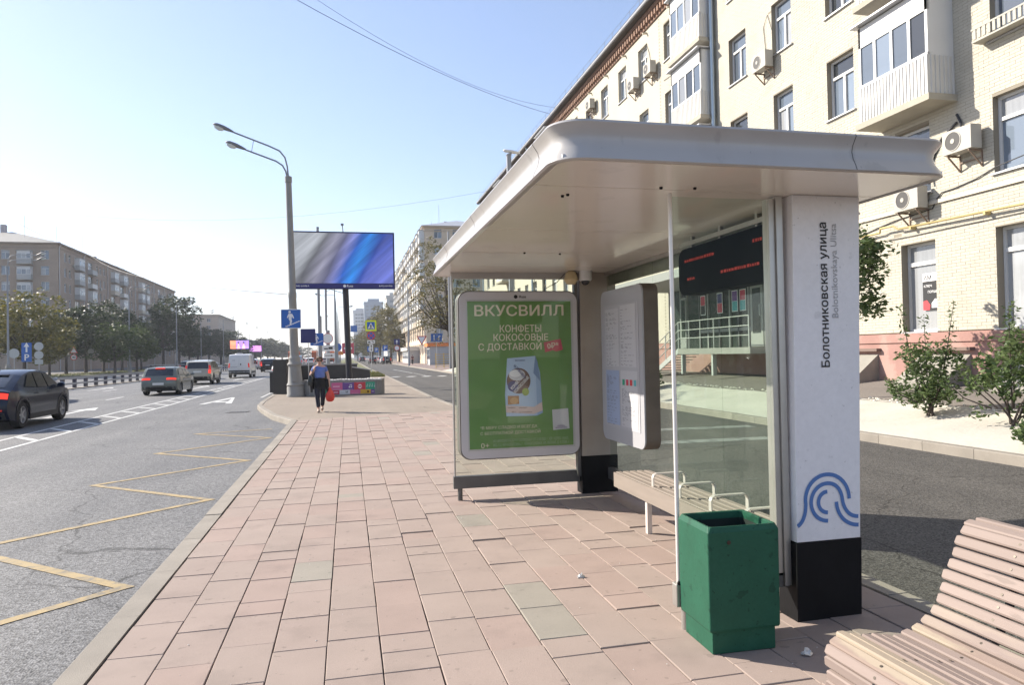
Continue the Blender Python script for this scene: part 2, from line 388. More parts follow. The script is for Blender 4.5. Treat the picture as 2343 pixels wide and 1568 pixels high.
# --- kerbs, one stone after another
kerb_unit = {}
def kerb(name, path, w, ztop, zbot, side, step=1.0, maxn=300):
    """path = top outer edge; stones lie on the `side` (+1 left of travel, -1 right)"""
    root = None; P = [Vector((p[0],p[1],0)) for p in path]; n = 0; rest = MB()
    for i in range(len(P)-1):
        d = P[i+1]-P[i]; L_ = d.length; d.normalize(); nrm = Vector((-d.y,d.x,0))*side
        k = max(1, int(round(L_/step)))
        for j in range(k):
            a = P[i]+d*(L_*j/k+0.004); b = P[i]+d*(L_*(j+1)/k-0.004); z = ztop+rg.uniform(-0.004,0.004)
            c = 0.012
            def ring(p): return [tuple(p+Vector((0,0,zbot))), tuple(p+Vector((0,0,z-c))), tuple(p+nrm*c+Vector((0,0,z))), tuple(p+nrm*w+Vector((0,0,z))), tuple(p+nrm*w+Vector((0,0,zbot)))]
            rr = [ring(a), ring(b)]
            if root is None:
                root = struct(name, MB().loft(rr), C_KERB)
            elif (a.y+b.y)/2 < 45 and n < maxn: obj('kerb_stone', MB().loft(rr), C_KERB, root)
            else: rest.loft(rr)
            n += 1
    if rest.v:
        o = obj('kerb_stone', rest, C_KERB, root); o['kind'] = 'stuff'
    return root
kerb('kerb', [(-1.5,-4),(-1.5,4),(-1.5,8),(-1.5,12),(-1.5,16),(-1.5,19.4),(-2.2,21.6),(-2.85,24.6),(-3.16,26.4),(-3.28,28.5),(-3.38,33.8),(-3.5,45),(-3.6,70),(-3.7,400)], 0.165, 0.006, -0.25, -1)
kerb('kerb', [(3.585,-6),(3.585,5),(3.50,12),(3.42,20),(3.24,28),(3.1,65),(2.7,110),(2.55,400)], 0.165, 0.008, -0.25, 1)
kerb('kerb', [(9.30,-8),(9.30,75),(9.25,95),(9.25,300)], 0.17, 0.035, -0.25, -1)
kerb('kerb', [(-31,0),(-31,400)], 0.18, 0.02, -0.25, 1, 4.0)
# --- planting bed under white cover fabric, walk along the house
def bed_z(x): return 0.02 + (x-9.45)*0.175
nx, ny = 11, 360; xs = np.linspace(9.47,11.75,nx); ys = np.linspace(-6,74,ny)
X, Y = np.meshgrid(xs, ys, indexing='ij'); rs = np.random.RandomState(3)
def wav(X, Y, seed):
    r = np.random.RandomState(seed); z = 0*X
    for _ in range(22):
        a = r.uniform(0,6.28); f = r.uniform(0.8,7.0); z = z + np.sin((X*np.cos(a)+Y*np.sin(a))*f + r.uniform(0,6.28))/f**0.9
    return z
ed = (np.minimum(X-9.47, 11.75-X)/0.5).clip(0,1)
Zb = 0.02+(X-9.45)*0.175 + wav(X,Y,5)*0.012*ed + rs.normal(0,0.004,X.shape)*ed
Xj = X + np.where(X>11.7, 0.09*wav(X*0,Y,9)*0.4, 0)
V = np.stack([Xj,Y,Zb],-1).reshape(-1,3)
ii = np.arange((nx-1)*ny).reshape(nx-1,ny)[:,:-1].ravel()
F = np.stack([ii, ii+ny, ii+ny+1, ii+1],1)
FABRIC = M('cover_fabric', (0.44,0.415,0.36), 0.9, var=0.08, vs=1.2, bump=0.01, bs=9, world=True, col2=(0.36,0.335,0.285), c2s=0.9, c2t=(0.58,0.8), speck=0.08, speck_s=70)
me = npmesh('planting_bed', V, F, FABRIC); me.polygons.foreach_set('use_smooth',[True]*len(me.polygons))
o = link('planting_bed', me); tag(o, kind='structure')
struct('house_walk', MB().poly([(11.6,-8,0.405),(14.42,-8,0.72),(14.42,76,0.72),(11.6,76,0.405)]), asphalt_mat('asphalt_house_walk', (0.15,0.13,0.115), (0.20,0.178,0.155), 0.2, 150, 0.9, 0.002))
mb = MB()
for i in range(520):
    y = rg.uniform(7,40); x = 11.74+rg.gauss(0,0.07); r = rg.uniform(0.012,0.05)
    mb.lathe([(r*.7,-r*.3),(r,r*.2),(r*.5,r*.6)], 5, (x,y,bed_z(x)))
tag(obj('rubble', mb, M('rubble',(0.55,0.52,0.45),0.95)), 'line of broken mortar rubble behind the white fabric bed', 'rubble', kind='stuff')
# far right pavement, far left verge
struct('far_pavement', MB().poly([(9.4,76,0.0),(17,76,0.0),(17,700,0.0),(9.4,700,0.0)]), M('far_paving', (0.22,0.165,0.145), 0.9, var=0.15, vs=0.6, world=True))
struct('boulevard_lawn', MB().poly([(-31.17,-20,0.0),(-31.17,500,0.0),(-39,500,0.02),(-39,-20,0.02)]), GRASS)
struct('boulevard_walk', MB().poly([(-39,-20,0.02),(-39,500,0.02),(-64,500,0.0),(-64,-20,0.0)]), M('boulevard_asphalt', (0.13,0.12,0.11), 0.95, var=0.2, vs=0.4, world=True))
# --- painted markings (each a mark of its own on its road)
ZM = ZR+0.005
def stripe(parent, a, b, w, mat, name='lane_line', z=ZM):
    A, B = Vector((a[0],a[1],0)), Vector((b[0],b[1],0)); d = (B-A).normalized(); n = Vector((-d.y,d.x,0))*w/2
    return obj(name, MB().quad(*[(p.x,p.y,z) for p in (A-n,B-n,B+n,A+n)]), mat, parent, recalc=False)
zz = []
iy, oy = [2.65,6.14,9.64,13.13,16.7], [4.35,7.8,11.31,14.75,18.28]
for k in range(5): zz += [(-1.74,iy[k]),(-3.60,oy[k])]
def zigzag(path, w):
    mb = MB(); P = [Vector((*p,0)) for p in path]; L_, R_ = [], []
    for i, p in enumerate(P):
        d0 = (p-P[i-1]).normalized() if i else (P[1]-p).normalized(); d1 = (P[i+1]-p).normalized() if i < len(P)-1 else d0
        n0 = Vector((-d0.y,d0.x,0)); n1 = Vector((-d1.y,d1.x,0)); m = (n0+n1); m = m.normalized() if m.length > 1e-6 else n0
        s = min(w/2/max(0.25, m.dot(n0)), w*1.6); L_.append(p+m*s); R_.append(p-m*s)
    for i in range(len(P)-1): mb.quad(*[(q.x,q.y,ZM) for q in (R_[i],R_[i+1],L_[i+1],L_[i])])
    return mb
obj('zigzag_marking', zigzag(zz+[(-1.9,18.75)], 0.10), PAINT_Y, road, recalc=True)
# hatched strip between the through lanes and the bus lane
stripe(road, (-6.95,5), (-6.95,30), 0.11, PAINT_W); stripe(road, (-6.95,30), (-7.55,74), 0.11, PAINT_W)
stripe(road, (-7.78,5), (-7.92,30), 0.11, PAINT_W); stripe(road, (-7.92,30), (-7.66,74), 0.11, PAINT_W)
for k in range(22):
    y = 6+k*2.05
    if y < 60: stripe(road, (-7.0-max(0,(y-30))*0.012,y), (-7.80,y+1.05), 0.17, PAINT_W, 'hatch_stripe')
for x, ys in ((-10.95,(28,36.2,44.4,52.6,60.8,69)),(-14.3,(22.5,30.5,38.5,46.7,55,63,71,79)),):
    for y in ys: stripe(road, (x,y), (x,y+2.6), 0.13, PAINT_W)
for y in (96,110,124,138): stripe(road, (-10.9,y),(-10.9,y+3),0.14,PAINT_W)
stripe(road, (-17.35,10), (-17.35,260), 0.12, PAINT_W); stripe(road, (-3.9,34),(-4.05,120),0.1,PAINT_W)
def arrow(x, y, s=1.0):
    mb = MB(); z = ZM+0.001
    mb.quad((x-.09,y,z),(x+.09,y,z),(x+.09,y+3.3*s,z),(x-.09,y+3.3*s,z))
    mb.poly([(x-.42,y+3.3*s,z),(x+.42,y+3.3*s,z),(x,y+5*s,z)]); obj('arrow_marking', mb, PAINT_W, road, recalc=False)
arrow(-9.5,25.5); arrow(-15.7,48.5); arrow(-12.7,58); arrow(-9.4,63); arrow(-9.3,46.5)
# the bus lane letter
mb = MB(); z = ZM
def apt(u, v): return (-5.85+u*1.25, 30.3+v*4.6, z)
mb.poly([apt(0,0),apt(0.2,0),apt(0.56,0.8),apt(0.44,1)]); mb.poly([apt(1,0),apt(0.56,1),apt(0.44,1),apt(0.56,0.8),apt(0.8,0)])
mb.poly([apt(0.24,0.2),apt(0.76,0.2),apt(0.68,0.34),apt(0.32,0.34)])
obj('lane_letter', mb, PAINT_W, road, recalc=True)
# drain grate in the road
dg_ = thing('drain_grate', 'small iron drain grate set in the road near the kerb corner', 'drain grate', (-3.62,25.2,ZR), R(-12))
obj('frame', MB().box(-.34,.34,-.24,.24,0.003,0.006), M('iron_dark',(0.03,0.03,0.03),0.8), dg_)
for k in range(7): obj('bar', MB().box(-.30+k*.09,-.255+k*.09,-.2,.2,0.006,0.018), M('iron_worn',(0.25,0.24,0.23),0.5,metal=.6), dg_)
# service road markings: crossing dashes and a broken centre line
for k in range(6): stripe(serv, (3.55+k*1.25,60.2-0.35*k), (4.15+k*1.25,60.0-0.35*k), 1.6, PAINT_W, 'transverse_stripe', ZS+.004)
stripe(serv, (5.6,92),(6.25,72),0.14,PAINT_W,z=ZS+.004)
for k in range(5): stripe(serv, (6.3+.04*k,70.5-1.9*k),(6.35+.04*k,69.4-1.9*k),0.14,PAINT_W,z=ZS+.004)
stripe(serv, (2.95,112),(2.8,230),0.12,PAINT_W,z=ZS+.004)
for k in range(7): stripe(serv, (4.6,8.4+k*1.05),(8.9,8.2+k*1.05),0.42,PAINT_W if k<0 else M('patchy_grey_stripe',(0.22,0.22,0.21),0.8,col2=(0.11,0.11,0.11),c2s=5,world=True),'transverse_stripe',ZS+.004) if k in (4,6) else None  # two patchy grey stripes laid across the service road
# ================================================================ BUILDINGS
FRAME_W = M('frame_white', (0.60,0.60,0.59), 0.45, var=0.04, vs=2)
FRAME_G = M('frame_grey', (0.42,0.42,0.42), 0.5)
FRAME_B = M('frame_brown', (0.11,0.08,0.07), 0.5)
PANE = [M('pane_sky', (0.13,0.16,0.20), 0.05, spec=1.0, rnd=0.5), M('pane_curtain', (0.28,0.29,0.30), 0.08, spec=0.8, var=.10, vs=3, stretch=(6,6,.3), rnd=0.25), M('pane_dark', (0.035,0.04,0.045), 0.05, spec=0.9)]
TIN = M('tin_flashing', (0.45,0.45,0.46), 0.4, metal=0.5)
def hole_wall(u0, u1, z0, z1, holes, depth):
    """wall sheet in local (x=u, y=inward, z) with recessed openings"""
    us = sorted(set([u0,u1]+[h[0] for h in holes]+[h[1] for h in holes])); zs = sorted(set([z0,z1]+[h[2] for h in holes]+[h[3] for h in holes]))
    us = [u for u in us if u0 <= u <= u1]; zs = [z for z in zs if z0 <= z <= z1]
    mb = MB()
    for j in range(len(zs)-1):
        zc = (zs[j]+zs[j+1])/2; row = [h for h in holes if h[2] < zc < h[3]]; run = None
        for i in range(len(us)-1):
            uc = (us[i]+us[i+1])/2; inside = any(h[0] < uc < h[1] for h in row)
            if not inside:
                if run is None: run = us[i]
            if (inside or i == len(us)-2) and run is not None:
                e = us[i] if inside else us[i+1]
                mb.quad((run,0,zs[j]),(e,0,zs[j]),(e,0,zs[j+1]),(run,0,zs[j+1])); run = None
    for a, b, c, d in holes:
        mb.quad((a,0,c),(a,depth,c),(a,depth,d),(a,0,d)); mb.quad((b,0,c),(b,0,d),(b,depth,d),(b,depth,c))
        mb.quad((a,0,d),(a,depth,d),(b,depth,d),(b,0,d)); mb.quad((a,0,c),(b,0,c),(b,depth,c),(a,depth,c))
    return mb
WIN = {}
def window(parent, u, z, w, h, ang, ox, oy, style=0, fm=None, pane=None, depth=0.16, sill=True, rnd=random):
    """window standing in an opening: frame (part) with its panes and sill as sub-parts"""
    fm = fm or FRAME_W; k = (round(w,2),round(h,2),style,fm.name,depth,sill)
    if k not in WIN:
        f = MB(); t = 0.065; y0, y1 = depth, depth+0.07
        f.box(0,t,y0,y1,0,h); f.box(w-t,w,y0,y1,0,h); f.box(t,w-t,y0,y1,0,t); f.box(t,w-t,y0,y1,h-t,h)
        rects = []; yy = depth+0.045
        if style == 0:      # transom and two casements
            zt = h*0.70; um = w*0.5
            f.box(t,w-t,y0-.01,y1,zt-.04,zt+.04); f.box(um-.045,um+.045,y0-.01,y1,t,zt-.04)
            rects = [(t,w-t,zt+.04,h-t),(t,um-.045,t,zt-.04),(um+.045,w-t,t,zt-.04)]
        elif style == 1:    # two casements
            um = w*0.5; f.box(um-.05,um+.05,y0-.01,y1,t,h-t); rects = [(t,um-.05,t,h-t),(um+.05,w-t,t,h-t)]
        elif style == 2:    # shop window, transom only
            zt = h*0.77; f.box(t,w-t,y0-.01,y1,zt-.05,zt+.05); rects = [(t,w-t,zt+.05,h-t),(t,w-t,t,zt-.05)]
        elif style == 3:    # single
            rects = [(t,w-t,t,h-t)]
        pm = [MB().quad((a,yy,c),(b,yy,c),(b,yy,d),(a,yy,d)).mesh('pane',False) for a,b,c,d in rects]
        sm = MB().box(-0.06,w+0.06,-0.07,depth,-0.045,-0.005).mesh('sill') if sill else None
        fme = f.mesh('window'); fme.materials.append(fm)
        for m_ in pm: m_.materials.append(PANE[0])
        if sm: sm.materials.append(TIN)
        WIN[k] = (fme, pm, sm)
    fme, pm, sm = WIN[k]
    o = link('window', fme, parent, (ox+u*math.cos(ang), oy+u*math.sin(ang), z), ang)
    for m_ in pm:
        p = link('pane', m_, o)
        pk = pane if pane is not None else rnd.choices([0,1,2],[6,2,1])[0]
        if pk != 0: p.material_slots[0].link = 'OBJECT'; p.material_slots[0].material = PANE[pk]
    if sm: link('sill', sm, o)
    return o
PARA = {'white': M('sheet_white', (0.56,0.55,0.52), 0.45, var=0.06, vs=1.5), 'grey': M('sheet_grey', (0.36,0.36,0.35), 0.6, var=0.08, vs=1.5), 'brown': M('sheet_brown', (0.20,0.13,0.10), 0.7),
        'cream': M('sheet_cream', (0.52,0.46,0.36), 0.7, var=0.08, vs=1.5)}
SLABM = M('balcony_slab', (0.36,0.33,0.27), 0.85, var=0.12, vs=2)
BAL = {}
def balcony(parent, u, z, w, d, ang, ox, oy, para='white', glazed=True, h=2.35, ribs=False, n=4, fm=None, ph=0.98, rnd=random):
    """projecting balcony: slab, parapet, glazing and panes"""
    fm = fm or FRAME_W; k = (w,d,para,glazed,h,ribs,n,fm.name,ph)
    if k not in BAL:
        s = MB().box(-.08,w+.08,-d-.08,0,-.16,0).mesh('balcony'); s.materials.append(SLABM)
        p = MB()
        if ribs:
            def rib(a, b, L_):
                pts = []; m = max(2,int(L_/0.11))
                for i in range(m):
                    t0 = i/m
                    for t, o_ in ((0,0),(0.55,0),(0.62,0.022),(0.93,0.022)): pts.append((t0+t/m, o_))
                pts.append((1,0)); return pts
            A = [(x*w,-d-o_) for x, o_ in rib(0,0,w)]; Bp = [(w+o_,-d+x*d) for x, o_ in rib(0,0,d)]; Cp = [(-o_,-x*d) for x, o_ in rib(0,0,d)]
            line = Cp + A + Bp
            for i in range(len(line)-1):
                a, b = line[i], line[i+1]
                if abs(a[0]-b[0])+abs(a[1]-b[1]) > 1e-6: p.quad((a[0],a[1],0.0),(b[0],b[1],0.0),(b[0],b[1],ph),(a[0],a[1],ph))
        else: p.box(0,w,-d,-d+.05,0,ph); p.box(0,.05,-d+.05,0,0,ph); p.box(w-.05,w,-d+.05,0,0,ph)
        pme = p.mesh('parapet', not ribs); pme.materials.append(PARA[para])
        gme = None; pan = []; top = None
        if glazed:
            g = MB(); t = .05; y0 = -d+.01; y1 = -d+.07
            g.box(0,w,y0-.02,y1,ph,ph+.07); g.box(0,w,y0,y1,h-.55,h)
            if True: g.box(0,.08,y0,y1,ph,h); g.box(w-.08,w,y0,y1,ph,h)
            for i in range(1,n): x = w*i/n; g.box(x-.045,x+.045,y0,y1,ph+.07,h-.55)
            for xx in (0,w-.05): g.box(xx,xx+.05,-d+.07,0,ph,ph+.07); g.box(xx,xx+.05,-d+.07,0,h-.35,h)
            for xx in (0.0,w-.04): g.box(xx,xx+.04,-d+.07,0,ph+.07,h-.35)
            gme = g.mesh('glazing'); gme.materials.append(fm)
            for i in range(n):
                m_ = MB().quad((w*i/n+.045,-d+.04,ph+.07),(w*(i+1)/n-.045,-d+.04,ph+.07),(w*(i+1)/n-.045,-d+.04,h-.55),(w*i/n+.045,-d+.04,h-.55)).mesh('pane',False)
                m_.materials.append(PANE[0]); pan.append(m_)
            top = MB().prism([(-.12,h+.02),(-.12,h+.06),(w+.12,h+.06),(w+.12,h+.02)],1,-d-.18,0).mesh('balcony_roof'); top.materials.append(TIN)
        BAL[k] = (s,pme,gme,pan,top)
    s, pme, gme, pan, top = BAL[k]
    o = link('balcony', s, parent, (ox+u*math.cos(ang), oy+u*math.sin(ang), z), ang)
    link('parapet', pme, o)
    if gme:
        link('glazing', gme, o); link('balcony_roof', top, o)
        for m_ in pan:
            p = link('pane', m_, o); pk = rnd.choices([0,1,2],[6,2,1])[0]
            if pk: p.material_slots[0].link = 'OBJECT'; p.material_slots[0].material = PANE[pk]
    return o
AC_C = M('ac_casing', (0.37,0.35,0.31), 0.5, var=0.06, vs=3); AC_D = M('ac_grille', (0.05,0.047,0.045), 0.6); AC_B = M('ac_bracket', (0.22,0.16,0.12), 0.7)
AC = {}
def ac_unit(x, y, z, ang, label, s=1.0, group=None):
    if not AC:
        AC['casing'] = MB().box(-.4,.4,-.42,-.12,0,.55).mesh('casing'); AC['casing'].materials.append(AC_C)
        g = MB(); g.disc((-.1,-.425,.28),.22,20); AC['g'] = g.mesh('fan_grille',False); AC['g'].materials.append(AC_D)
        g = MB(); g.lathe([(.232,-.420),(.232,-.432),(.212,-.432),(.212,-.42)],20,(-.1,0,.28),1,False); g.lathe([(.06,-.435),(.055,-.43)],10,(-.1,0,.28),1); AC['r'] = g.mesh('fan_ring'); AC['r'].materials.append(AC_C)
        b = MB()
        for xx in (-.3,.3): b.box(xx-.015,xx+.015,-.4,0,-.045,-.005); b.bar((xx,-.02,-.38),(xx,-.36,-.05),.03,.03); b.box(xx-.015,xx+.015,-.03,0,-.4,-.045)
        b.box(-.285,.285,-.03,-.004,-.20,-.17); AC['b'] = b.mesh('bracket'); AC['b'].materials.append(AC_B)
    t = thing('air_conditioner', label, 'air conditioner', (x,y,z), ang, group); t.scale = (s,s,s)
    link('casing', AC['casing'], t); g = link('fan_grille', AC['g'], t); link('fan_ring', AC['r'], g); link('bracket', AC['b'], t)
    return t
def drainpipe(parent, u, z0, z1, ang, ox, oy, mat, r=.07, name='drainpipe'):
    n_ = (math.sin(ang), -math.cos(ang)); p = (ox+u*math.cos(ang), oy+u*math.sin(ang)); off = .16
    mb = MB(); mb.tube([(p[0]+n_[0]*off,p[1]+n_[1]*off,z0),(p[0]+n_[0]*off,p[1]+n_[1]*off,z1-.8),(p[0]+n_[0]*.5,p[1]+n_[1]*.5,z1-.1)], r, 8)
    z = z0
    while z < z1-1: mb.lathe([(r+.012,0),(r+.012,.05)],8,(p[0]+n_[0]*off,p[1]+n_[1]*off,z)); z += 1.5
    return obj(name, mb, mat, parent, smooth=50)
# ---------------------------------------------------------------- cream brick house on the right
BR_CREAM = M('cream_paint_brick', (0.44,0.41,0.34), 0.85, spots=((.9,.60,.93),(7,.70,.85)), var=0.07, vs=.8, rnd=0.05, speck=0.04, speck_s=40, world=True, bump=0.0008, bs=60)
BR_JOINT = M('cream_paint_joint', (0.26,0.23,0.18), 0.9, var=0.08, vs=1.0, world=True)
WALL_CREAM_FAR = M('cream_paint_wall', (0.44,0.407,0.335), 0.85, var=0.05, vs=0.7, bump=0.012, bs=9, world=True)
PLINTH = M('plinth_rose', (0.32,0.185,0.158), 0.9, var=0.12, vs=1.3, col2=(0.37,0.24,0.205), c2s=1.6, world=True, bump=0.004, bs=20)
BRICKRED = M('cornice_brick', (0.235,0.145,0.105), 0.9, var=0.15, vs=2, world=True)
TINROOF = M('roof_edge_dark', (0.06,0.05,0.045), 0.6)
rb = random.Random(5)
FX, Y0 = 14.4, 75.0                       # facade plane and far end; u runs towards the camera
HB = thing('apartment_house', 'cream painted brick apartment house with glazed balconies behind the bus shelter', 'apartment house', (FX,Y0,0), R(-90))
def U(y): return Y0-y
sills = [5.53,8.55,11.70,14.95]; heads = [7.27,10.33,13.46,16.66]
holes = []; wins = []
cols = [(17.60,18.77),(20.46,21.55),(23.18,24.36)] + [(31.8+2.68*k, 32.9+2.68*k) for k in range(16)] + [(28.75,29.95)]
for a, b in cols:
    for s_, h_ in zip(sills, heads):
        holes.append((U(b),U(a),s_,h_)); wins.append((U(b),s_,b-a,h_-s_,0 if b-a > .7 else 3))
for s_, h_ in zip(sills, heads):          # wide windows near the camera end
    holes.append((U(13.15),U(11.5),s_,h_)); wins.append((U(13.15),s_,1.65,h_-s_,0))
    holes.append((U(9.6),U(8.4),s_,h_)); wins.append((U(9.6),s_,1.2,h_-s_,0))
holes.append((U(16.1),U(14.95),5.53,7.27)); wins.append((U(16.1),5.53,1.15,1.74,0))
for a, b in ((14.87,16.0),(11.5,13.17),(18.3,19.5),(31.5,32.8),(34.4,35.7),(37.3,38.6),(40.2,41.5),(45,46.3),(50,51.3),(55,56.3),(60,61.3)):
    holes.append((U(b),U(a),2.0,4.3)); wins.append((U(b),2.0,b-a,2.3,2))
SPLIT = 30.5; NEAR = [h for h in holes if h[0] >= U(SPLIT)]; FARH = [h for h in holes if h[0] < U(SPLIT)]
obj('wall', hole_wall(U(SPLIT), U(-4), 1.98, 17.3, NEAR, .30), BR_JOINT, HB)
obj('wall', hole_wall(0, U(SPLIT), 1.98, 17.3, FARH, .30), WALL_CREAM_FAR, HB)
obj('end_wall', MB().box(-0.0,U(-4),.32,12,0.5,17.25), WALL_CREAM_FAR, HB)
for u, z, w, h, st in wins: window(HB, u, z, w, h, 0, 0, 0, st, depth=.15 if st != 2 else .2, rnd=rb, pane=(1 if st == 2 else None), fm=(FRAME_W if rb.random() > .12 or u > U(30) else FRAME_B))
# bricks: the 300 nearest are pieces of their own, the others one mesh
NB = holes; PIT, CRS, BL, BH = 0.262, 0.0775, 0.2545, 0.0695
brk = []
zi = 0; z = 2.0
while z < 17.2:
    u = U(SPLIT) + (PIT/2 if zi % 2 else 0); row = [h for h in NB if h[2]-.01 < z+BH and h[3]+.0 > z]
    while u < U(7.5):
        segs = [(u,u+BL)]
        for h in row:
            ns_ = []
            for a, b in segs:
                if b <= h[0] or a >= h[1]: ns_.append((a,b))
                else:
                    if a < h[0]-.03: ns_.append((a,h[0]))
                    if b > h[1]+.03: ns_.append((h[1],b))
            segs = ns_
        for a, b in segs: brk.append((a,b,z,rb.gauss(0,.0012)))
        u += PIT
    z += CRS; zi += 1
def near_key(b):
    y = Y0-(b[0]+b[1])/2; return math.hypot(y-12.4, (b[2]-3.2)*0.8) + (50 if y < 12.5 else 0)
brk.sort(key=near_key); bme = {}
for a, b, z, o_ in brk[:300]:
    k = round(b-a,2)
    if k not in bme:
        me = MB().box(0,b-a,-.004,.01,0,BH).mesh('brick'); me.materials.append(BR_CREAM); bme[k] = me
    link('brick', bme[k], HB, (a,o_,z))
B_ = np.array(brk[300:]); n = len(B_)
base = np.array([(0,-.004,0),(1,-.004,0),(1,-.004,1),(0,-.004,1),(0,.01,0),(1,.01,0),(1,.01,1),(0,.01,1)],float)
V = np.zeros((n,8,3)); V[:,:,0] = B_[:,0:1] + base[None,:,0]*(B_[:,1]-B_[:,0])[:,None]; V[:,:,1] = base[None,:,1] + B_[:,3:4]; V[:,:,2] = B_[:,2:3] + base[None,:,2]*BH
V[:,:,2] += rs.normal(0,.001,(n,1)); 
F1 = np.array([(0,1,2,3),(0,4,5,1),(1,5,6,2),(2,6,7,3),(3,7,4,0)])
F = (F1[None]+(np.arange(n)*8)[:,None,None]).reshape(-1,4)
o = link('brick', npmesh('brick', V.reshape(-1,3), F, BR_CREAM), HB); o['kind'] = 'stuff'
# plinth, basement hatches, belt course
obj('plinth', MB().box(0,U(-4),-.07,.3,0.5,1.96), PLINTH, HB)
obj('plinth_moulding', MB().box(0,U(-4),-.11,-.07,1.72,1.93), PLINTH, HB)
HATCH = M('hatch_cement', (0.26,0.243,0.21), 0.9, var=0.12, vs=2.5)
for y in (17.6,14.6,12.0,9.0,34,39):
    u = U(y); h = obj('cellar_hatch', MB().prism([(-.07,1.42),(-.95,.70),(-.95,.62),(-.07,.62)],0,u-.75,u+.75), HATCH, HB)
    h2 = obj('hatch_ledge', MB().box(u-.85,u+.85,-.22,-.07,1.50,1.58), M('ledge_brown',(0.17,0.12,0.10),.8), HB)
obj('belt_course', MB().box(0,U(-4),-.06,0,5.18,5.27), M('belt_tin',(0.50,0.45,0.37),.6), HB)
# cornice with brick dentils
obj('cornice_band', MB().box(0,U(-4),-.08,.3,17.3,17.42), BRICKRED, HB)
obj('cornice_wall', MB().box(0,U(-4),-.02,.3,17.42,17.9), M('cornice_back',(0.20,0.11,0.08),.9), HB)
obj('cornice_band', MB().box(0,U(-4),-.26,.3,17.72,17.9), BRICKRED, HB)
dn = MB(); dl = []
u = 0.1
while u < U(20):
    dl.append(u); u += 0.30
dm = MB().box(0,.15,-.22,-.02,17.42,17.72).mesh('dentil'); dm.materials.append(BRICKRED)
for u in dl[-160:]: link('dentil', dm, HB, (u,0,0))
for u in dl[:-160]: dn.box(u,u+.15,-.22,-.02,17.42,17.72)
o = obj('dentil', dn, BRICKRED, HB); o['kind'] = 'stuff'
obj('roof_edge', MB().prism([(-.55,17.9),(-.62,18.12),(-.50,18.16),(.4,18.2),(.4,17.9)],0,-.3,U(-4)), TINROOF, HB)
obj('gutter', MB().tube([(-.3,-.58,18.02),(U(-4),-.58,18.02)],.075,8), TIN, HB)
obj('roof', MB().prism([(-.5,18.17),(6,21),(12.4,18.17)],0,-.2,U(-4)), M('roof_tin_grey',(0.35,0.35,0.36),.5,metal=.3), HB)
rl = MB()
for k in range(0,56): rl.tube([(k*1.2,-.35,18.15),(k*1.2,-.35,18.75)],.012,4)
for zz_ in (18.45,18.75): rl.tube([(0,-.35,zz_),(67,-.35,zz_)],.010,4)
obj('roof_railing', rl, M('railing_grey',(0.25,0.25,0.26),.6), HB)
for k in range(22): obj('vent_pipe', MB().tube([(3+k*2.68,0,17.12),(3+k*2.68,-.22,17.08)],.05,7), M('pipe_cream',(0.5,0.45,0.36),.7), HB)
PIPE_B = M('drainpipe_zinc', (0.33,0.40,0.47), 0.35, metal=0.6)
drainpipe(HB, U(25.35), 5, 18.1, 0, 0, 0, PIPE_B, .085); drainpipe(HB, U(54), 1, 18.1, 0, 0, 0, PIPE_B, .085); drainpipe(HB, U(74.6), 1, 18.1, 0, 0, 0, PIPE_B, .085)
# balconies: near stack with ribbed sheet, second stack beyond the drainpipe, boxed ones far along
NBZ = [7.68,10.9,14.1]
for i, z in enumerate(NBZ): balcony(HB, U(16.5), z, 2.34, .75, 0, 0, 0, 'white', True, 2.60, True, 4, rnd=rb, ph=.95)
for z in (7.9,11.0,14.1): balcony(HB, U(28.15), z, 2.62, .58, 0, 0, 0, 'white', True, 2.65, True, 4, rnd=rb, ph=.97)
for z in (8.2,11.4,14.6): balcony(HB, U(49), z, 2.6, .95, 0, 0, 0, 'brown', True, 2.5, False, 4, rnd=rb)
for z in (8.2,11.4,14.6): balcony(HB, U(64), z, 2.6, .95, 0, 0, 0, 'white', True, 2.5, False, 4, rnd=rb)
# flower box under a window at the camera end
fb = MB()
for k in range(14): fb.box(U(13.3)+k*.125,U(13.3)+k*.125+.07,-.33,-.30,8.62,8.86)
fb.box(U(13.35),U(11.5),-.32,-.02,8.56,8.60); fb.box(U(13.35),U(11.5),-.335,-.30,8.84,8.88); obj('flower_box', fb, M('box_grey',(0.38,0.36,0.31),.7), HB)
# gas pipe, cables
GAS = M('gas_yellow', (0.46,0.365,0.155), 0.5, var=.08)
gz = lambda y: 4.66+(y-12.4)*.022
obj('gas_pipe', MB().tube([(U(40),-.13,gz(17)),(U(16.6),-.13,gz(16.6)),(U(16.5),-.20,gz(16.5)+.1),(U(16.05),-.20,gz(16)+.1),(U(15.95),-.13,gz(16)),(U(4),-.13,gz(4))],.028,8), GAS, HB, smooth=60)
for y in (15.5,13.3,10.5,18.5): obj('pipe_clamp', MB().box(U(y)-.03,U(y)+.03,-.17,0,gz(y)-.07,gz(y)+.0), GAS, HB)
CABLE = M('cable_black', (0.03,0.03,0.035), 0.6)
def wcable(pts, r=.012, name='cable'): return obj(name, MB().tube([(U(p[0]),p[2] if len(p)>2 else -.03,p[1]) for p in pts], r, 5), CABLE, HB)
wcable([(17.6,4.82),(17.2,4.86),(16.6,4.95),(16.0,5.02),(15.3,5.05),(14.9,5.08),(14.75,5.3),(14.6,5.42),(14.2,5.44),(13.6,5.52),(13.1,5.66),(12.4,5.74),(11,5.9)], .014)
wcable([(16.4,4.52),(15.6,4.50),(14.5,4.51),(13.4,4.50),(12,4.50)], .010)
wcable([(21.5,11.5,-.1),(21.9,12.1),(22.0,12.9),(21.75,13.25),(21.5,12.6)], .010)
wcable([(31.3,15.2),(31.5,16.0),(31.8,16.6),(32.2,16.2),(32.6,15.3)], .012)
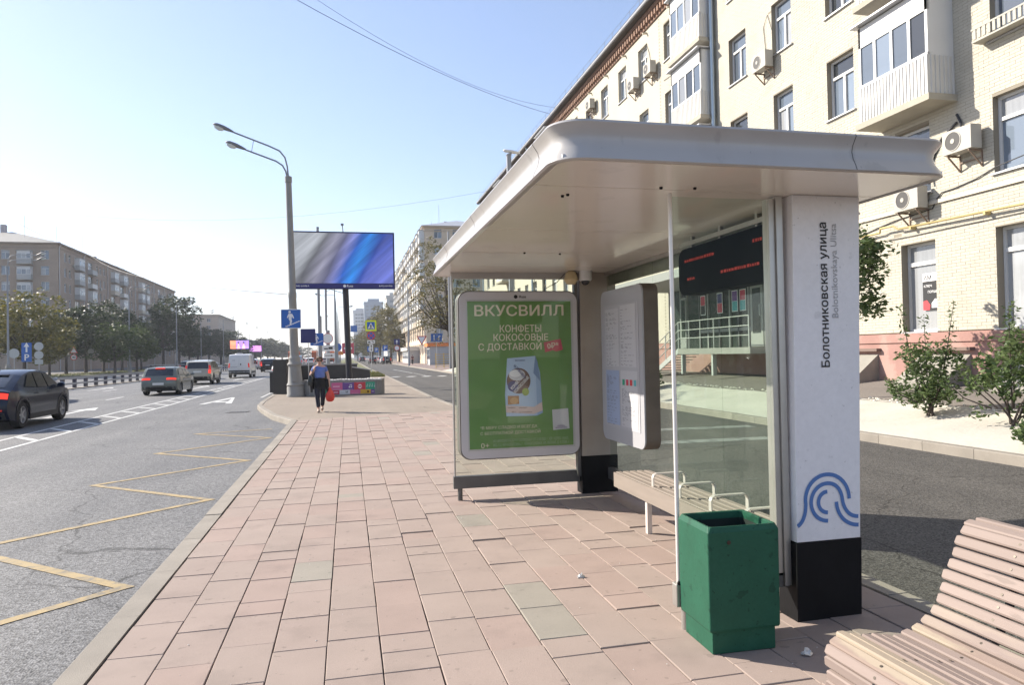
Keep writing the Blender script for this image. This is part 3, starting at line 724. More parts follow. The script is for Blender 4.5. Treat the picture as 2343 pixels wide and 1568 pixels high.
wcable([(14.9,5.7,-.1),(14.9,6.1),(14.85,6.3),(14.55,6.75),(14.1,7.0)], .03)
wcable([(13.9,6.75,-.1),(14.0,7.0),(14.1,7.2)], .03)
wcable([(28,10.9),(27,13.9),(30,14.1)], .012)
# air conditioners on the cream facade
A90 = R(-90)
ac_unit(FX,15.35,5.12,A90,'dirty beige air conditioner with dark fan above the yellow gas pipe',1.0)
ac_unit(FX,13.75,6.17,A90,'cream air conditioner on the wall below the ribbed glazed balcony')
ac_unit(FX,21.75,11.30,A90,'air conditioner with a thin looped cable beside a window',1.0)
ac_unit(FX,31.0,14.75,A90,'air conditioner on brown bracket beside the upper glazed balcony')
ac_unit(FX,33.0,14.72,A90,'air conditioner hung below a brown framed top floor window')
ac_unit(FX,39.4,15.95,A90,'air conditioner beside a top floor window past the drainpipe')
ac_unit(FX,43.6,15.6,A90,'air conditioner next to the boxed brown balcony')
for k, (y, z) in enumerate([(36.4,4.6),(39.3,8.0),(33.4,8.1),(36.2,11.2),(41.8,11.3),(30.2,8.2),(44.6,8.0)]):
    ac_unit(FX,y,z,A90,'small air conditioner on the cream wall seen through the shelter glass', .9, 'air conditioners seen through the shelter glass')
# posters in the shop windows (flat print)
PK = {c: M('print_'+c, v, 0.6) for c, v in dict(black=(0.02,0.02,0.022), white=(0.80,0.80,0.80), red=(0.55,0.05,0.06), green=(0.03,0.30,0.18), blue=(0.05,0.12,0.42), navy=(0.03,0.03,0.16), purple=(0.16,0.07,0.26),
      pink=(0.60,0.13,0.27), amber=(0.62,0.36,0.05), teal=(0.10,0.38,0.42), grey=(0.35,0.35,0.36), lgrey=(0.58,0.58,0.60), crimson=(0.50,0.05,0.09), sky=(0.42,0.55,0.72), brown=(0.14,0.07,0.045), cream=(0.75,0.66,0.52), orange=(0.75,0.22,0.05), violet=(0.30,0.12,0.62), magenta=(0.70,0.12,0.60), yellow=(0.80,0.80,0.05)).items()}
def flat(parent, rect, y, mat, name='print'):
    a, b, c, d = rect; return obj(name, MB().quad((a,y,c),(b,y,c),(b,y,d),(a,y,d)), mat, parent, recalc=False)
def house_poster(y0, y1, z0, z1, inset, label):
    t = thing('window_poster', label, 'poster', (FX+inset,y0,z0), A90)
    w, h = y0-y1, z1-z0
    obj('sheet', MB().box(0,w,-.004,.0,0,h), PK['black'], t); flat(t,(0,w,h*.78,h),-.0065,PK['white'])
    mb = MB(); put_text(mb,'АМ',(.04,-.009,h*.82),(1,0,0),(0,0,1),.16,.02,'LEFT'); obj('lettering', mb, PK['black'], t, recalc=False)
    mb = MB(); put_text(mb,'КЛЮЧ',(.04,-.009,h*.62),(1,0,0),(0,0,1),.085,.01,'LEFT'); put_text(mb,'ПОРШЕ',(.16,-.009,h*.46),(1,0,0),(0,0,1),.085,.01,'LEFT'); obj('lettering', mb, PK['white'], t, recalc=False)
    mb = MB().poly([(0,-.0065,0),(w*.42,-.0065,0),(w*.46,-.0065,h*.14),(w*.25,-.0065,h*.27),(0,-.0065,h*.24)]); obj('print', mb, PK['red'], t)
    mb = MB().poly([(w*.55,-.0065,h*.05),(w,-.0065,h*.05),(w,-.0065,h*.26),(w*.78,-.0065,h*.30),(w*.55,-.0065,h*.18)]); obj('print', mb, PK['lgrey'], t)
house_poster(15.52,15.02,2.55,3.5,.20,'black and white car poster in the shop window nearer the shelter pillar')
house_poster(12.55,11.95,2.65,3.75,.20,'black and white car poster in the next shop window along')
# ---------------------------------------------------------------- shop entrance under a canopy, seen through the shelter
EN = thing('shop_entrance', 'grey shaded shop front with glass doors on a raised platform behind the shelter', 'shop entrance', (FX,29.4,0.70), A90)
SHOPG = M('shop_glass', (0.035,0.043,0.04), 0.2, spec=0.3, var=.2, vs=1.5)  # glass darkened to stand in for shade on the shop front
SHOPF = M('shop_frame_shaded',(0.26,0.26,0.25),.5); SHOPD = M('shop_frame_dark',(0.08,0.08,0.08),.5)  # whitish frames and doors greyed, the shade painted into their colour
obj('canopy', MB().box(-.3,9.3,-2.9,0,3.55,3.85), M('canopy_grey',(0.30,0.30,0.29),.7), EN)
obj('deck', MB().box(3.4,8.6,-1.6,-.07,.78,1.0), M('deck_concrete',(0.25,0.24,0.22),.85,var=.1), EN)
obj('shopfront', MB().box(-.2,8.9,-.16,-.10,1.0,3.75), SHOPG, EN)
for k, u in enumerate((-.2,.9,1.5,2.6,3.3,4.2,5.0,5.6,6.3,8.2,8.8)): obj('mullion', MB().box(u-.045,u+.045,-.22,-.16,1.0,3.75), SHOPF if k in (1,2,4,6,8,9) else SHOPD, EN)
obj('transom', MB().box(2.6,8.8,-.215,-.165,1.62,1.75), SHOPF, EN)
for u in (6.5,7.35):
    d_ = obj('door', MB().box(u,u+.78,-.26,-.22,1.02,3.3), SHOPF, EN); obj('door_glass', MB().box(u+.14,u+.64,-.27,-.262,1.5,3.1), SHOPG, d_)
    obj('handle', MB().tube([(u+.7,-.27,2.1),(u+.7,-.34,2.1),(u+.7,-.34,2.5),(u+.7,-.27,2.5)],.02,6), FRAME_G, d_)
d_ = obj('door', MB().box(1.0,1.5,-.26,-.22,1.02,3.2), SHOPF, EN); obj('door_glass', MB().box(1.08,1.42,-.27,-.262,1.5,3.1), SHOPG, d_)
for u, c1, c2 in ((2.75,'crimson','black'),(4.1,'navy','crimson'),(5.2,'purple','teal'),(5.75,'crimson','teal'),(7.5,'purple','purple')):
    f_ = obj('notice', MB().box(u,u+.42,-.235,-.228,2.35,3.15), PK['white'], EN); flat(f_,(u+.03,u+.39,2.75,3.12),-.238,PK[c1]); flat(f_,(u+.03,u+.39,2.38,2.74),-.238,PK[c2])
RAIL = M('rail_steel',(0.50,0.50,0.48),.4,metal=.3)
for k in range(9): z = 1.0-(k+1)*.111; u = 3.4-(k+1)*.27; obj('step', MB().box(u,u+.29,-1.55,-.55,z-.03,z), M('step_grey',(0.33,0.33,0.31),.8), EN)
obj('stringer', MB().bar((3.4,-1.57,.92),(.95,-1.57,-.06),.05,.2), RAIL, EN)
rr = MB()
for u, z in ((3.4,1.0),(2.2,.5),(1.0,0.0),(4.3,1.0),(5.2,1.0),(6.2,1.0),(7.3,1.0),(8.5,1.0)): rr.tube([(u,-1.57,z),(u,-1.57,z+1.05)],.022,6)
for dz in (.4,.72,1.05): rr.tube([(1.0,-1.57,dz),(3.4,-1.57,1.0+dz),(8.5,-1.57,1.0+dz)],.02,6)
obj('handrail', rr, RAIL, EN, smooth=60)
for u in (3.6,6.0): obj('support', MB().box(u-.06,u+.06,-1.55,-1.4,0.0,.78), RAIL, EN)
# ---------------------------------------------------------------- generic far block with a street front and an end wall
def block(name, label, loc, rz, length, depth, height, floors, layout, ends, mats, side, roofmat, hip=3.2, drains=(), ac_us=(), cat='apartment house', seed=1, wdep=.14):
    """local x = along the street front (y=0, facing -y); the end wall nearest the camera at x=0 (side=+1) or x=length (side=-1)"""
    r = random.Random(seed); B = thing(name, label, cat, loc, rz); wm, fm_ = mats
    hs = []; wl = []; bl = []
    for kind, u, w in layout:
        for sz, h in floors:
            if kind == 'w': hs.append((u-w/2,u+w/2,sz,sz+h)); wl.append((u-w/2,sz,w,h))
            elif kind == 'b':
                if sz > 6: bl.append((u-w/2,sz-.95,w)); 
                hs.append((u-w/2+.2,u+w/2-.2,sz-.4,sz+h)); wl.append((u-w/2+.2,sz-.4,w-.4,h+.4))
    obj('wall', hole_wall(0,length,0,height,hs,wdep+.1), wm, B)
    for u, z, w, h in wl: window(B, u, z, w, h, 0, 0, 0, r.choice([0,0,1]), depth=wdep, rnd=r, sill=True, pane=2 if r.random() < .55 else None, fm=FRAME_W if r.random() > .2 else FRAME_G)
    for u, z, w in bl:
        q = r.random(); balcony(B, u, z, w, 1.0, 0, 0, 0, r.choice(['white','grey','grey','cream']) , q > .3, 2.5, False, 3, rnd=r)
    if ends:
        hs = []; wl = []; bl = []
        for kind, u, w in ends:
            for sz, h in floors:
                hs.append((u-w/2,u+w/2,sz,sz+h)); wl.append((u-w/2,sz,w,h))
                if kind == 'b' and sz > 6: bl.append((u-w/2-.15,sz-.95,w+.3))
        ang = R(-90) if side > 0 else R(90); ox, oy = (0, depth) if side > 0 else (length, 0)
        e = obj('end_wall', hole_wall(0,depth,0,height,hs,wdep+.1), wm, B, (ox,oy,0), ang)
        for u, z, w, h in wl: window(B, u, z, w, h, ang, ox, oy, r.choice([0,1]), depth=wdep, rnd=r)
        for u, z, w in bl: balcony(B, u, z, w, .9, ang, ox, oy, r.choice(['grey','white']), r.random() > .25, 2.5, False, 3, rnd=r)
    obj('core', MB().box(wdep+.12 if side > 0 else .05, length-.05 if side > 0 else length-wdep-.12, wdep+.12, depth, 0, height), wm, B)
    obj('cornice', MB().box(-.45,length+.45,-.45,depth+.3,height,height+.28), fm_, B)
    obj('cornice_band', MB().box(-.12,length+.12,-.12,depth+.1,height-.75,height-.6), fm_, B)
    a = depth/2+.2; z = height+.28
    rf = MB(); v = [(-.6,-.6,z),(length+.6,-.6,z),(length+.6,depth+.5,z),(-.6,depth+.5,z),(a,depth/2,z+hip),(length-a,depth/2,z+hip)]
    rf.add(v,[(0,1,5,4),(1,2,5),(2,3,4,5),(3,0,4)]); ro = obj('roof', rf, roofmat, B)
    for u, d_, w, h in ((length*.12,depth*.55,1.2,2.6),(length*.3,depth*.4,.9,2),(length*.55,depth*.4,.9,2.2),(length*.8,depth*.4,.9,2)):
        obj('chimney', MB().box(u,u+w,d_,d_+w*.7,z+.2,z+hip*.75+h), M('chimney_grey',(0.30,0.28,0.30),.8), ro)
    for u in drains: drainpipe(B, u, 0, height+.2, 0, 0, 0, TIN, .09)
    for k in range(6):
        u = length*(.05+.16*k); obj('antenna', MB().tube([(u,depth*.3,z+.5),(u,depth*.3,z+hip+2.2+(k%3))],.035,4), M('antenna_metal',(0.3,0.3,0.32),.5), ro)
    for (u, z_) in ac_us: 
        obj('air_conditioner', MB().box(u,u+.8,-.4,-.1,z_,z_+.55), AC_C, B)
    return B
BROWN_BR = M('brown_brick_far', (0.34,0.262,0.20), 0.9, var=0.10, vs=0.5, col2=(0.29,0.228,0.178), c2s=0.25, speck=0.06, speck_s=4)
BROWN_TR = M('brown_trim_far', (0.28,0.225,0.178), 0.9)
fl7 = [(3.5+3.15*k,1.8) for k in range(7)]
lay = [('w',4.1,1.3),('w',6.8,1.3),('b',11.2,3.4),('b',19.6,3.4),('w',24.7,1.2),('w',27,1.2),('w',29.8,1.2),('b',36.8,3.6),('b',44.6,3.6),('w',51,1.3),('w',54,1.3)]
lay += [('w',58.5,1.3),('b',62.6,3.4),('b',68,3.4),('w',73,1.3),('w',76.5,1.3),('w',80,1.3),('b',86,3.4),('w',91.5,1.3),('w',95,1.3),('b',100,3.2),('w',104.5,1.3)]
LB = block('apartment_house', 'long brown brick apartment block with grey balconies across the boulevard', (-56.5,158.6,0), R(90)+math.atan2(2.25,108.05), 108, 26, 25.4, fl7, lay,
      [('w',26-2.3,1.5),('b',26-5.7,2.2),('w',26-9.2,1.5),('w',26-12.4,1.5),('b',26-16,2.2)], (BROWN_BR,BROWN_TR), +1, M('roof_tin_pale',(0.34,0.315,0.26),.5,metal=.2), 4.2, (0.4,14.9,32,48.4,56.8,78,92,107), [(8,21.6+0.2),(26,18.5),(30.5,15.2),(52,15.4),(56,21.6),(75,18.4)], seed=4)
obj('belt_course', MB().box(-.1,108,-.12,0,9.2,9.55), BROWN_TR, LB)
# far right house with stacked balconies
CREAM2 = M('pale_render_far', (0.58,0.47,0.35), 0.9, var=0.08, vs=0.4)
TR2 = M('pale_trim_far', (0.50,0.41,0.31), 0.9)
fl8 = [(2.2+3.15*k,1.7) for k in range(8)]
lay = []
for k in range(8): lay += [('w',1.6+k*10.4,1.2),('b',4.8+k*10.4,3.0),('w',7.6+k*10.4,1.1),('b',9.9+k*10.4-.2,2.4)]
lay = [l for l in lay if l[1] < 83]
block('apartment_house', 'tall pale apartment house with stacked boxed balconies beyond the brick house', (14.6,220,0), R(-90), 84, 15, 26.3, fl8, lay,
      [('w',2.6,1.5),('w',6.2,1.5),('w',10,1.5)], (CREAM2,TR2), -1, M('roof_tin_grey2',(0.42,0.42,0.43),.5,metal=.3), 2.6, (.4,42,83.5), [], seed=9)
# second block on the left, behind the trees
block('apartment_house', 'lower pale brick block with a blank salmon panel beyond the long brown block', (-55,330,0), R(90)+.03, 60, 60, 21, [(2.5+3.1*k,1.6) for k in range(6)], [('w',4+5*k,1.4) for k in range(11)],
      [('w',8+6*k,1.5) for k in range(9)], (M('salmon_brick',(0.42,0.34,0.275),.9,var=.1,vs=.3),BROWN_TR), +1, M('roof_dark',(0.2,0.2,0.2),.8), 1.5, (), [], seed=12)
# hazy towers at the end of the street
def tower(label, x, y, w, d, h, col, cap):
    T = thing('tower_block', label, 'tower block', (x,y,0)); wm = M('tower_'+label[:12], col, .9, var=.05, vs=.05)
    nf = int(h/3.1); ncx = max(4,int(w/4.2)); hs = [(1.2+(w-2.4)*i/ncx+.7,1.2+(w-2.4)*i/ncx+2.6,2+3.1*f,3.5+3.1*f) for i in range(ncx) for f in range(nf)]
    obj('wall', hole_wall(0,w,0,h,hs,.3), wm, T)
    pm = MB().quad((0,.3,0),(1.9,.3,0),(1.9,.3,1.5),(0,.3,1.5)).mesh('window',False); pm.materials.append(PANE[1])
    for a,b,c,e in hs[-260:]: link('window', pm, T, (a,0,c))
    obj('core', MB().box(0.02,w-.02,.32,d,0,h), wm, T)
    obj('roof_house', MB().box(w*.2,w*.8,2,d*.7,h,h+cap), wm, T)
    obj('parapet', MB().box(-.3,w+.3,-.3,d+.3,h,h+1.2), wm, T)
    return T
tower('grey blue panel tower with stepped roof at the end of the street', 14.3,640,16.5,24,49,(0.30,0.33,0.38),4)
tower('narrow white tower with dark window rows left of the blue tower', 4.9,660,12,24,43,(0.52,0.52,0.54),3)
tower('pale tower with cream trim half hidden by the balcony house', 22.3,420,9,20,36,(0.50,0.48,0.45),3)
# ================================================================ BUS SHELTER
SX, SY = 2.8, 5.8
SH = thing('bus_shelter', 'white bus stop shelter with curved roof, glass walls and printed end pillar', 'bus shelter', (SX,SY,0))
OF = (-SX,-SY,0)
def sp(name, mb, mat, parent=None, **k):
    if parent is None: return obj(name, mb, mat, SH, OF, **k)
    return obj(name, mb, mat, parent, **k)
ROOFW = M('shelter_white', (0.41,0.395,0.38), 0.34, spots=((6,.66,.88),(30,.70,.78)), var=0.05, vs=1.6, coat=0.3, col2=(0.36,0.335,0.31), c2s=2.4, c2t=(0.52,0.78), stretch=(1,1,.35))
SOFF = M('shelter_soffit', (0.76,0.70,0.635), 0.22, spots=((3,.62,.94),(30,.72,.8)), var=0.04, vs=1.2, coat=0.4)
PILW = M('pillar_laminate', (0.72,0.71,0.72), 0.38, spots=((7,.68,.88),(38,.71,.7)), var=0.03, vs=3, col2=(0.67,0.65,0.63), c2s=2.2, c2t=(0.62,0.85), speck=0.03, speck_s=30)
BLACKP = M('black_base_paint', (0.007,0.007,0.008), 0.6, spec=0.15, var=0.3, vs=6, bump=0.001, bs=80)
STEEL = M('shelter_steel', (0.45,0.43,0.40), 0.38, metal=0.75, var=0.1, vs=5)
STEELD = M('shelter_steel_dark', (0.13,0.125,0.12), 0.5, metal=0.5, var=0.15, vs=5)
GLASS = glass_mat('shelter_glass', (0.90,0.95,0.92), 0.008, refl=0.22)
GLASSB = glass_mat('shelter_glass_dusty', (0.90,0.94,0.90), 0.016, refl=0.6)
def rrect(x0, x1, y0, y1, r, n=8):
    pts = []
    for cx, cy, a0 in ((x1-r,y1-r,0),(x0+r,y1-r,90),(x0+r,y0+r,180),(x1-r,y0+r,270)):
        for k in range(n+1): a = R(a0+90*k/n); pts.append((cx+r*math.cos(a), cy+r*math.sin(a)))
    return pts
RX0, RX1, RY0, RY1 = 0.97, 3.26, 3.20, 8.35
prof = [(2.575,.055),(2.565,.012),(2.572,0),(2.60,.010),(2.635,.028),(2.675,.037),(2.705,.030),(2.73,.014),(2.75,.0),(2.762,.006),(2.768,.03)]
rings = [[(x,y,z) for x, y in rrect(RX0+i,RX1-i,RY0+i,RY1-i,.17-i*.5,10)] for z, i in prof]
m_ = MB().loft(rings, cap=False); m_.poly([(x,y,2.772) for x, y in rrect(RX0+.1,RX1-.1,RY0+.1,RY1-.1,.12,10)])
m_.loft([rings[-1],[(x,y,2.772) for x, y in rrect(RX0+.1,RX1-.1,RY0+.1,RY1-.1,.12,10)]], cap=False)
roof = sp('roof', m_, ROOFW, smooth=35)
# fascia joints and soffit panels
for y in (3.62,5.6,7.2): obj('fascia_joint', MB().loft([[(RX0+i-.0015,y,z),(RX0+i-.0015,y+.004,z),(RX0+i+.004,y+.004,z),(RX0+i+.004,y,z)] for z, i in prof[2:10]]), STEELD, roof)
obj('fascia_joint', MB().loft([[(2.62,RY0+i-.0015,z),(2.624,RY0+i-.0015,z),(2.624,RY0+i+.004,z),(2.62,RY0+i+.004,z)] for z, i in prof[2:10]]), STEELD, roof)
ys = [RY0+.05,3.775,5.15,6.35,7.25,RY1-.05]
for a, b in zip(ys[:-1], ys[1:]): obj('soffit_panel', MB().box(RX0+.05,RX1-.05,a+.004,b-.004,2.572,2.60), SOFF, roof)
obj('soffit_backing', MB().box(RX0+.12,RX1-.12,RY0+.12,RY1-.12,2.605,2.62), STEELD, roof)
for x, y in ((1.25,4.0),(1.27,3.96),(1.75,3.72),(1.95,3.70),(1.6,6.33),(1.95,6.36)): obj('soffit_bolt', MB().lathe([(.011,0),(.009,-.012)],8,(x,y,2.572)), BLACKP, roof)
# pillars
def pillar(y0, y1, xb0, xb1, xt0, xt1, mat, zb):
    def X0(z): return xb0+(xt0-xb0)*z/2.57
    def X1(z): return xb1+(xt1-xb1)*z/2.57
    p = sp('pillar', MB().loft([[(X0(z),y0,z),(X1(z),y0,z),(X1(z),y1,z),(X0(z),y1,z)] for z in (zb+.002,2.571)]), mat, bevel=.004)
    e = .004
    obj('pillar_base', MB().loft([[(X0(z)-e,y0-e,z),(X1(z)+e,y0-e,z),(X1(z)+e,y1+e,z),(X0(z)-e,y1+e,z)] for z in (-.02,zb)]), BLACKP, p)
    return p, X0, X1
PN, PX0, PX1 = pillar(3.78,3.955,2.60,3.035,2.635,3.105,PILW,.465)
PF, FX0, FX1 = pillar(7.84,8.02,2.62,3.05,2.64,3.08,M('far_pillar_shaded',(0.30,0.262,0.225),.6,var=.14,vs=2.5),.43)  # a white pillar too; its shade is put into the darker colour
sp('channel', MB().box(2.555,2.598,3.83,3.93,.2,2.57), STEEL); sp('channel', MB().box(2.575,2.615,7.86,7.94,.2,2.57), STEELD)
sp('channel', MB().box(2.515,2.553,3.845,3.915,.26,2.555), STEEL)
# stop name, written up the pillar
yF = 3.7765
t_ = MB(); put_text(t_, 'Болотниковская улица', (2.862,yF,1.513), (0,0,1), (-1,0,0), .078, .014, 'LEFT', width=.885); obj('stop_name', t_, PK['black'], PN, recalc=False)
t_ = MB(); put_text(t_, 'Bolotnikovskaya Ulitsa', (2.932,yF,1.815), (0,0,1), (-1,0,0), .062, 0, 'LEFT', width=.58); obj('stop_name_latin', t_, M('print_pale',(0.34,0.34,0.35),.6), PN, recalc=False)
# wave emblem
def stroke(mb, pts, w, y):
    P = [Vector((p[0],0,p[1])) for p in pts]
    Lf, Rt = [], []
    for i, p in enumerate(P):
        d = (P[min(i+1,len(P)-1)]-P[max(i-1,0)]).normalized(); n_ = Vector((-d.z,0,d.x))*w/2; Lf.append(p+n_); Rt.append(p-n_)
    for i in range(len(P)-1): mb.quad((Rt[i].x,y,Rt[i].z),(Rt[i+1].x,y,Rt[i+1].z),(Lf[i+1].x,y,Lf[i+1].z),(Lf[i].x,y,Lf[i].z))
def zx(px, py): return (2.602+(px-823)*.001092, .468+(742-py)*.00109)
def arc(cx, cy, r, a0, a1, n=22): return [zx(cx+r*math.cos(R(a0+(a1-a0)*k/n)), cy-r*math.sin(R(a0+(a1-a0)*k/n))) for k in range(n+1)]
def bez(a, b, c, d, n=14): return [zx(*[(1-t)**3*a[i]+3*(1-t)**2*t*b[i]+3*(1-t)*t*t*c[i]+t**3*d[i] for i in (0,1)]) for t in [k/n for k in range(n+1)]]
em = MB()
stroke(em, bez((832,652),(868,632),(882,590),(886,545))[:-1]+arc(1024,515,139,188,-2), .024, yF)
stroke(em, arc(1024,530,104,-90,-270,20)[:-1]+bez((1024,426),(1085,426),(1112,470),(1118,515))[:-1]+bez((1118,515),(1124,575),(1160,622),(1219,622)), .024, yF)
stroke(em, arc(1024,530,58,-90,-270,16), .024, yF)
stroke(em, bez((1080,532),(1082,610),(1140,668),(1219,670)), .024, yF)
obj('wave_emblem', em, M('emblem_blue',(0.075,0.17,0.40),.5), PN, recalc=True)
# near end screen
sp('edge_post', MB().tube([(1.875,3.87,.24),(1.875,3.87,2.572)],.013,10), M('edge_post_pale',(0.70,0.68,0.65),.3,metal=.3), smooth=50)
sp('post_bracket', MB().box(1.845,1.945,3.84,3.90,.135,.27), STEEL, bevel=.006); sp('bracket_screw', MB().lathe([(.012,0),(.012,.012)],8,(1.865,3.838,.275),1), BLACKP)
sp('foot_post', MB().tube([(1.915,3.87,-.01),(1.915,3.87,.14)],.028,10), STEEL, smooth=50)
sp('bottom_rail', MB().box(1.946,2.598,3.845,3.895,.19,.275), STEELD)
sp('glass_pane', MB().box(1.889,2.513,3.866,3.874,.285,2.555), GLASS)
# far end screen with the advertising case
sp('edge_post', MB().tube([(1.15,7.95,.26),(1.15,7.95,2.572)],.011,10), STEEL, smooth=50)
sp('bottom_rail', MB().box(1.13,2.615,7.915,7.985,.13,.265), STEELD); sp('foot_post', MB().tube([(1.205,7.95,-.01),(1.205,7.95,.13)],.028,10), STEELD, smooth=50)
sp('glass_pane', MB().box(1.163,1.60,7.946,7.954,.27,2.55), GLASSB); sp('glass_pane', MB().box(1.604,2.57,7.946,7.954,.27,2.55), GLASSB)
sp('top_rail', MB().box(1.15,2.61,7.93,7.97,2.50,2.57), ROOFW)
# back wall: three panes on a rail
sp('bottom_rail', MB().box(2.935,3.005,3.958,7.838,.16,.29), STEELD)
for a, b in ((3.97,5.25),(5.256,6.55),(6.556,7.83)): sp('glass_pane', MB().box(2.966,2.974,a,b,.30,2.53), GLASSB)
sp('top_rail', MB().box(2.945,2.995,3.958,7.838,2.53,2.571), STEEL)
sp('back_lintel', MB().box(3.0,3.03,3.96,7.835,2.42,2.565), STEEL)
# ---- advertising case (face looks back at the camera)
CASE = M('case_silver', (0.50,0.485,0.50), 0.38, metal=0.1, var=0.04, vs=2); CASED = M('case_side', (0.16,0.15,0.14), 0.5, metal=.3)
ad = sp('advert_case', MB().prism(rrect(1.20,2.605,.455,2.355,.12,8),1,7.845,8.06), CASED, bevel=.004)
obj('case_frame', MB().prism(rrect(1.215,2.592,.468,2.342,.11,8),1,7.832,7.845), CASE, ad)
AX0, AX1, AZ0, AZ1 = 1.305, 2.515, .575, 2.235; aw, ah = AX1-AX0, AZ1-AZ0
po = obj('poster', MB().box(AX0,AX1,7.826,7.832,AZ0,AZ1), M('poster_green',(0.122,0.262,0.062),.55,var=.05,vs=2), ad)
def ap(px, py): return (AX0+(px-207)/(862-207)*aw, AZ1-(py-205)/(1185-205)*ah)     # poster layout coordinates
yP = 7.8235
def pflat(pts, mat, y=yP, name='print'): return obj(name, MB().poly([(*[ap(*p)[0]],y,ap(*p)[1]) for p in pts]), mat, po)
def ptext(items, mat, y=yP, name='lettering'):
    mb = MB()
    for body, px, py, h, w, b, al, ro in items:
        x, z = ap(px,py); put_text(mb, body, (x,y,z), (1,0,0), (0,0,1), h*ah/980/.70, b, al, width=(w*aw/655 if w else None), rot=ro)
    return obj(name, mb, mat, po, recalc=False)
LET = M('print_cream',(0.70,0.67,0.64),.6)
ptext([('ВКУСВИЛЛ',532,302,68,562,.022,'CENTER',0)], LET)
ptext([('КОНФЕТЫ',537,412,46,262,.010,'CENTER',0),('КОКОСОВЫЕ',538,470,44,346,.010,'CENTER',0),('С ДОСТАВКОЙ',470,532,44,396,.010,'CENTER',0)], LET)
ptext([('*В МЕРУ СЛАДКО И ВСЕГДА',272,1056,19,358,0,'LEFT',0),('С БЕСПЛАТНОЙ ДОСТАВКОЙ',272,1093,19,376,0,'LEFT',0),('0+',274,1180,34,50,0,'LEFT',0)], LET)
ptext([('АО «ВКУСВИЛЛ», ОГРН 1217700253671 ОТ 31.05.2021 Г. ЮР. АДРЕС: 142432,',350,1145,18,480,0,'LEFT',0),('МО, Г.О. ЧЕРНОГОЛОВКА, Г. ЧЕРНОГОЛОВКА, УЛ. ЛЕСНАЯ, Д. 9, ПОМ. 1',350,1172,18,480,0,'LEFT',0)], M('print_dim_green',(0.33,0.44,0.27),.6))
pflat([(682,484),(792,462),(806,536),(762,548),(742,538),(690,553)], PK['crimson']); ptext([('0₽*',742,525,36,72,.012,'CENTER',.08)], LET, yP-.003)
# carton
pflat([(448,588),(626,575),(632,978),(436,975),(430,830)], PK['sky']); pflat([(626,575),(655,690),(668,960),(632,978)], M('print_sky_dark',(0.30,0.42,0.60),.6)); pflat([(626,575),(640,615),(655,745),(612,690)], M('print_blue_dk',(0.16,0.25,0.42),.6), yP-.001)
pflat([(434,902),(612,918),(664,886),(667,944),(612,966),(436,950)], M('print_blush',(0.66,0.52,0.48),.6), yP-.001)
pflat([(447,838),(518,840),(518,895),(447,898)], M('print_tan',(0.40,0.20,0.06),.6), yP-.001)
def pell(cx, cy, rx, ry, mat, y, n=24): return pflat([(cx+rx*math.cos(2*math.pi*k/n),cy+ry*math.sin(2*math.pi*k/n)) for k in range(n)], mat, y)
pell(518,740,75,86,PK['brown'],yP-.001); pell(508,700,52,38,PK['lgrey'],yP-.002); pell(500,690,40,24,PK['white'],yP-.003); pell(482,775,34,36,PK['navy'],yP-.002); pell(560,815,22,26,M('print_olive',(0.30,0.40,0.06),.6),yP-.004); pell(487,872,26,22,M('print_tan2',(0.55,0.34,0.14),.6),yP-.002)
ptext([('ВКУСВИЛЛ',529,608,9,62,.01,'CENTER',0)], PK['navy'], yP-.003)
ptext([('НА ТОПИНАМБУРЕ',485,640,17,105,.012,'LEFT',-.85)], PK['navy'], yP-.005); ptext([('КОНФЕТЫ',476,800,20,92,.02,'LEFT',.80),('КОКОСОВЫЕ',496,822,20,128,.02,'LEFT',.80)], PK['white'], yP-.005)
ptext([('конфеты',446,922,9,45,.005,'LEFT',0),('кокосовые',516,924,8,50,.005,'LEFT',0),('90 г',470,952,10,26,.005,'LEFT',0),('на топинамбуре',516,954,8,82,.005,'LEFT',0)], PK['brown'], yP-.004)
pflat([(728,942),(832,936),(838,1074),(732,1080)], PK['lgrey']); ptext([('скачать',783,1056,9,48,.004,'CENTER',0),('приложение',783,1068,9,76,.004,'CENTER',0)], PK['purple'], yP-.003)
lg = MB(); put_text(lg, 'Russ', (1.905,7.8290,2.272), (1,0,0), (0,0,1), .045, .012, 'LEFT'); lg.disc((1.865,7.8290,2.287),.022,16); obj('case_logo', lg, PK['black'], ad, recalc=False)
sp('case_glass', MB().box(AX0-.02,AX1+.02,7.808,7.811,AZ0-.02,AZ1+.02), glass_mat('case_glass',(0.97,0.98,0.97),.02))
# ---- timetable board on the back wall (faces the road)
ib = sp('timetable_board', MB().prism(rrect(6.40,7.56,.67,2.31,.10,8),0,2.80,2.952), M('board_side',(0.13,0.105,0.085),.5,metal=.1,var=.2,vs=4), bevel=.004)
obj('board_frame', MB().prism(rrect(6.405,7.555,.675,2.305,.097,8),0,2.785,2.80), M('board_frame_pale',(0.36,0.36,0.38),.4), ib)
obj('board_sheet', MB().box(2.780,2.785,6.50,7.46,.83,2.14), M('board_paper',(0.40,0.40,0.42),.6,var=.04,vs=3), ib)
xB = 2.7775
def sheet(y0, y1, z0, z1, mat, x=xB): return obj('sheet', MB().quad((x,y0,z0),(x,y0,z1),(x,y1,z1),(x,y1,z0)), mat, ib, recalc=False)
sheet(7.40,7.02,1.48,2.10,M('paper_white',(0.47,0.47,0.485),.6)); sheet(6.97,6.56,1.48,2.12,M('paper_white',(0.47,0.47,0.485),.6)); sheet(7.41,7.02,.86,1.44,M('paper_blue',(0.30,0.36,0.50),.6)); sheet(6.98,6.54,.86,1.44,M('paper_white',(0.47,0.47,0.485),.6))
pr_ = MB(); rq = random.Random(3)
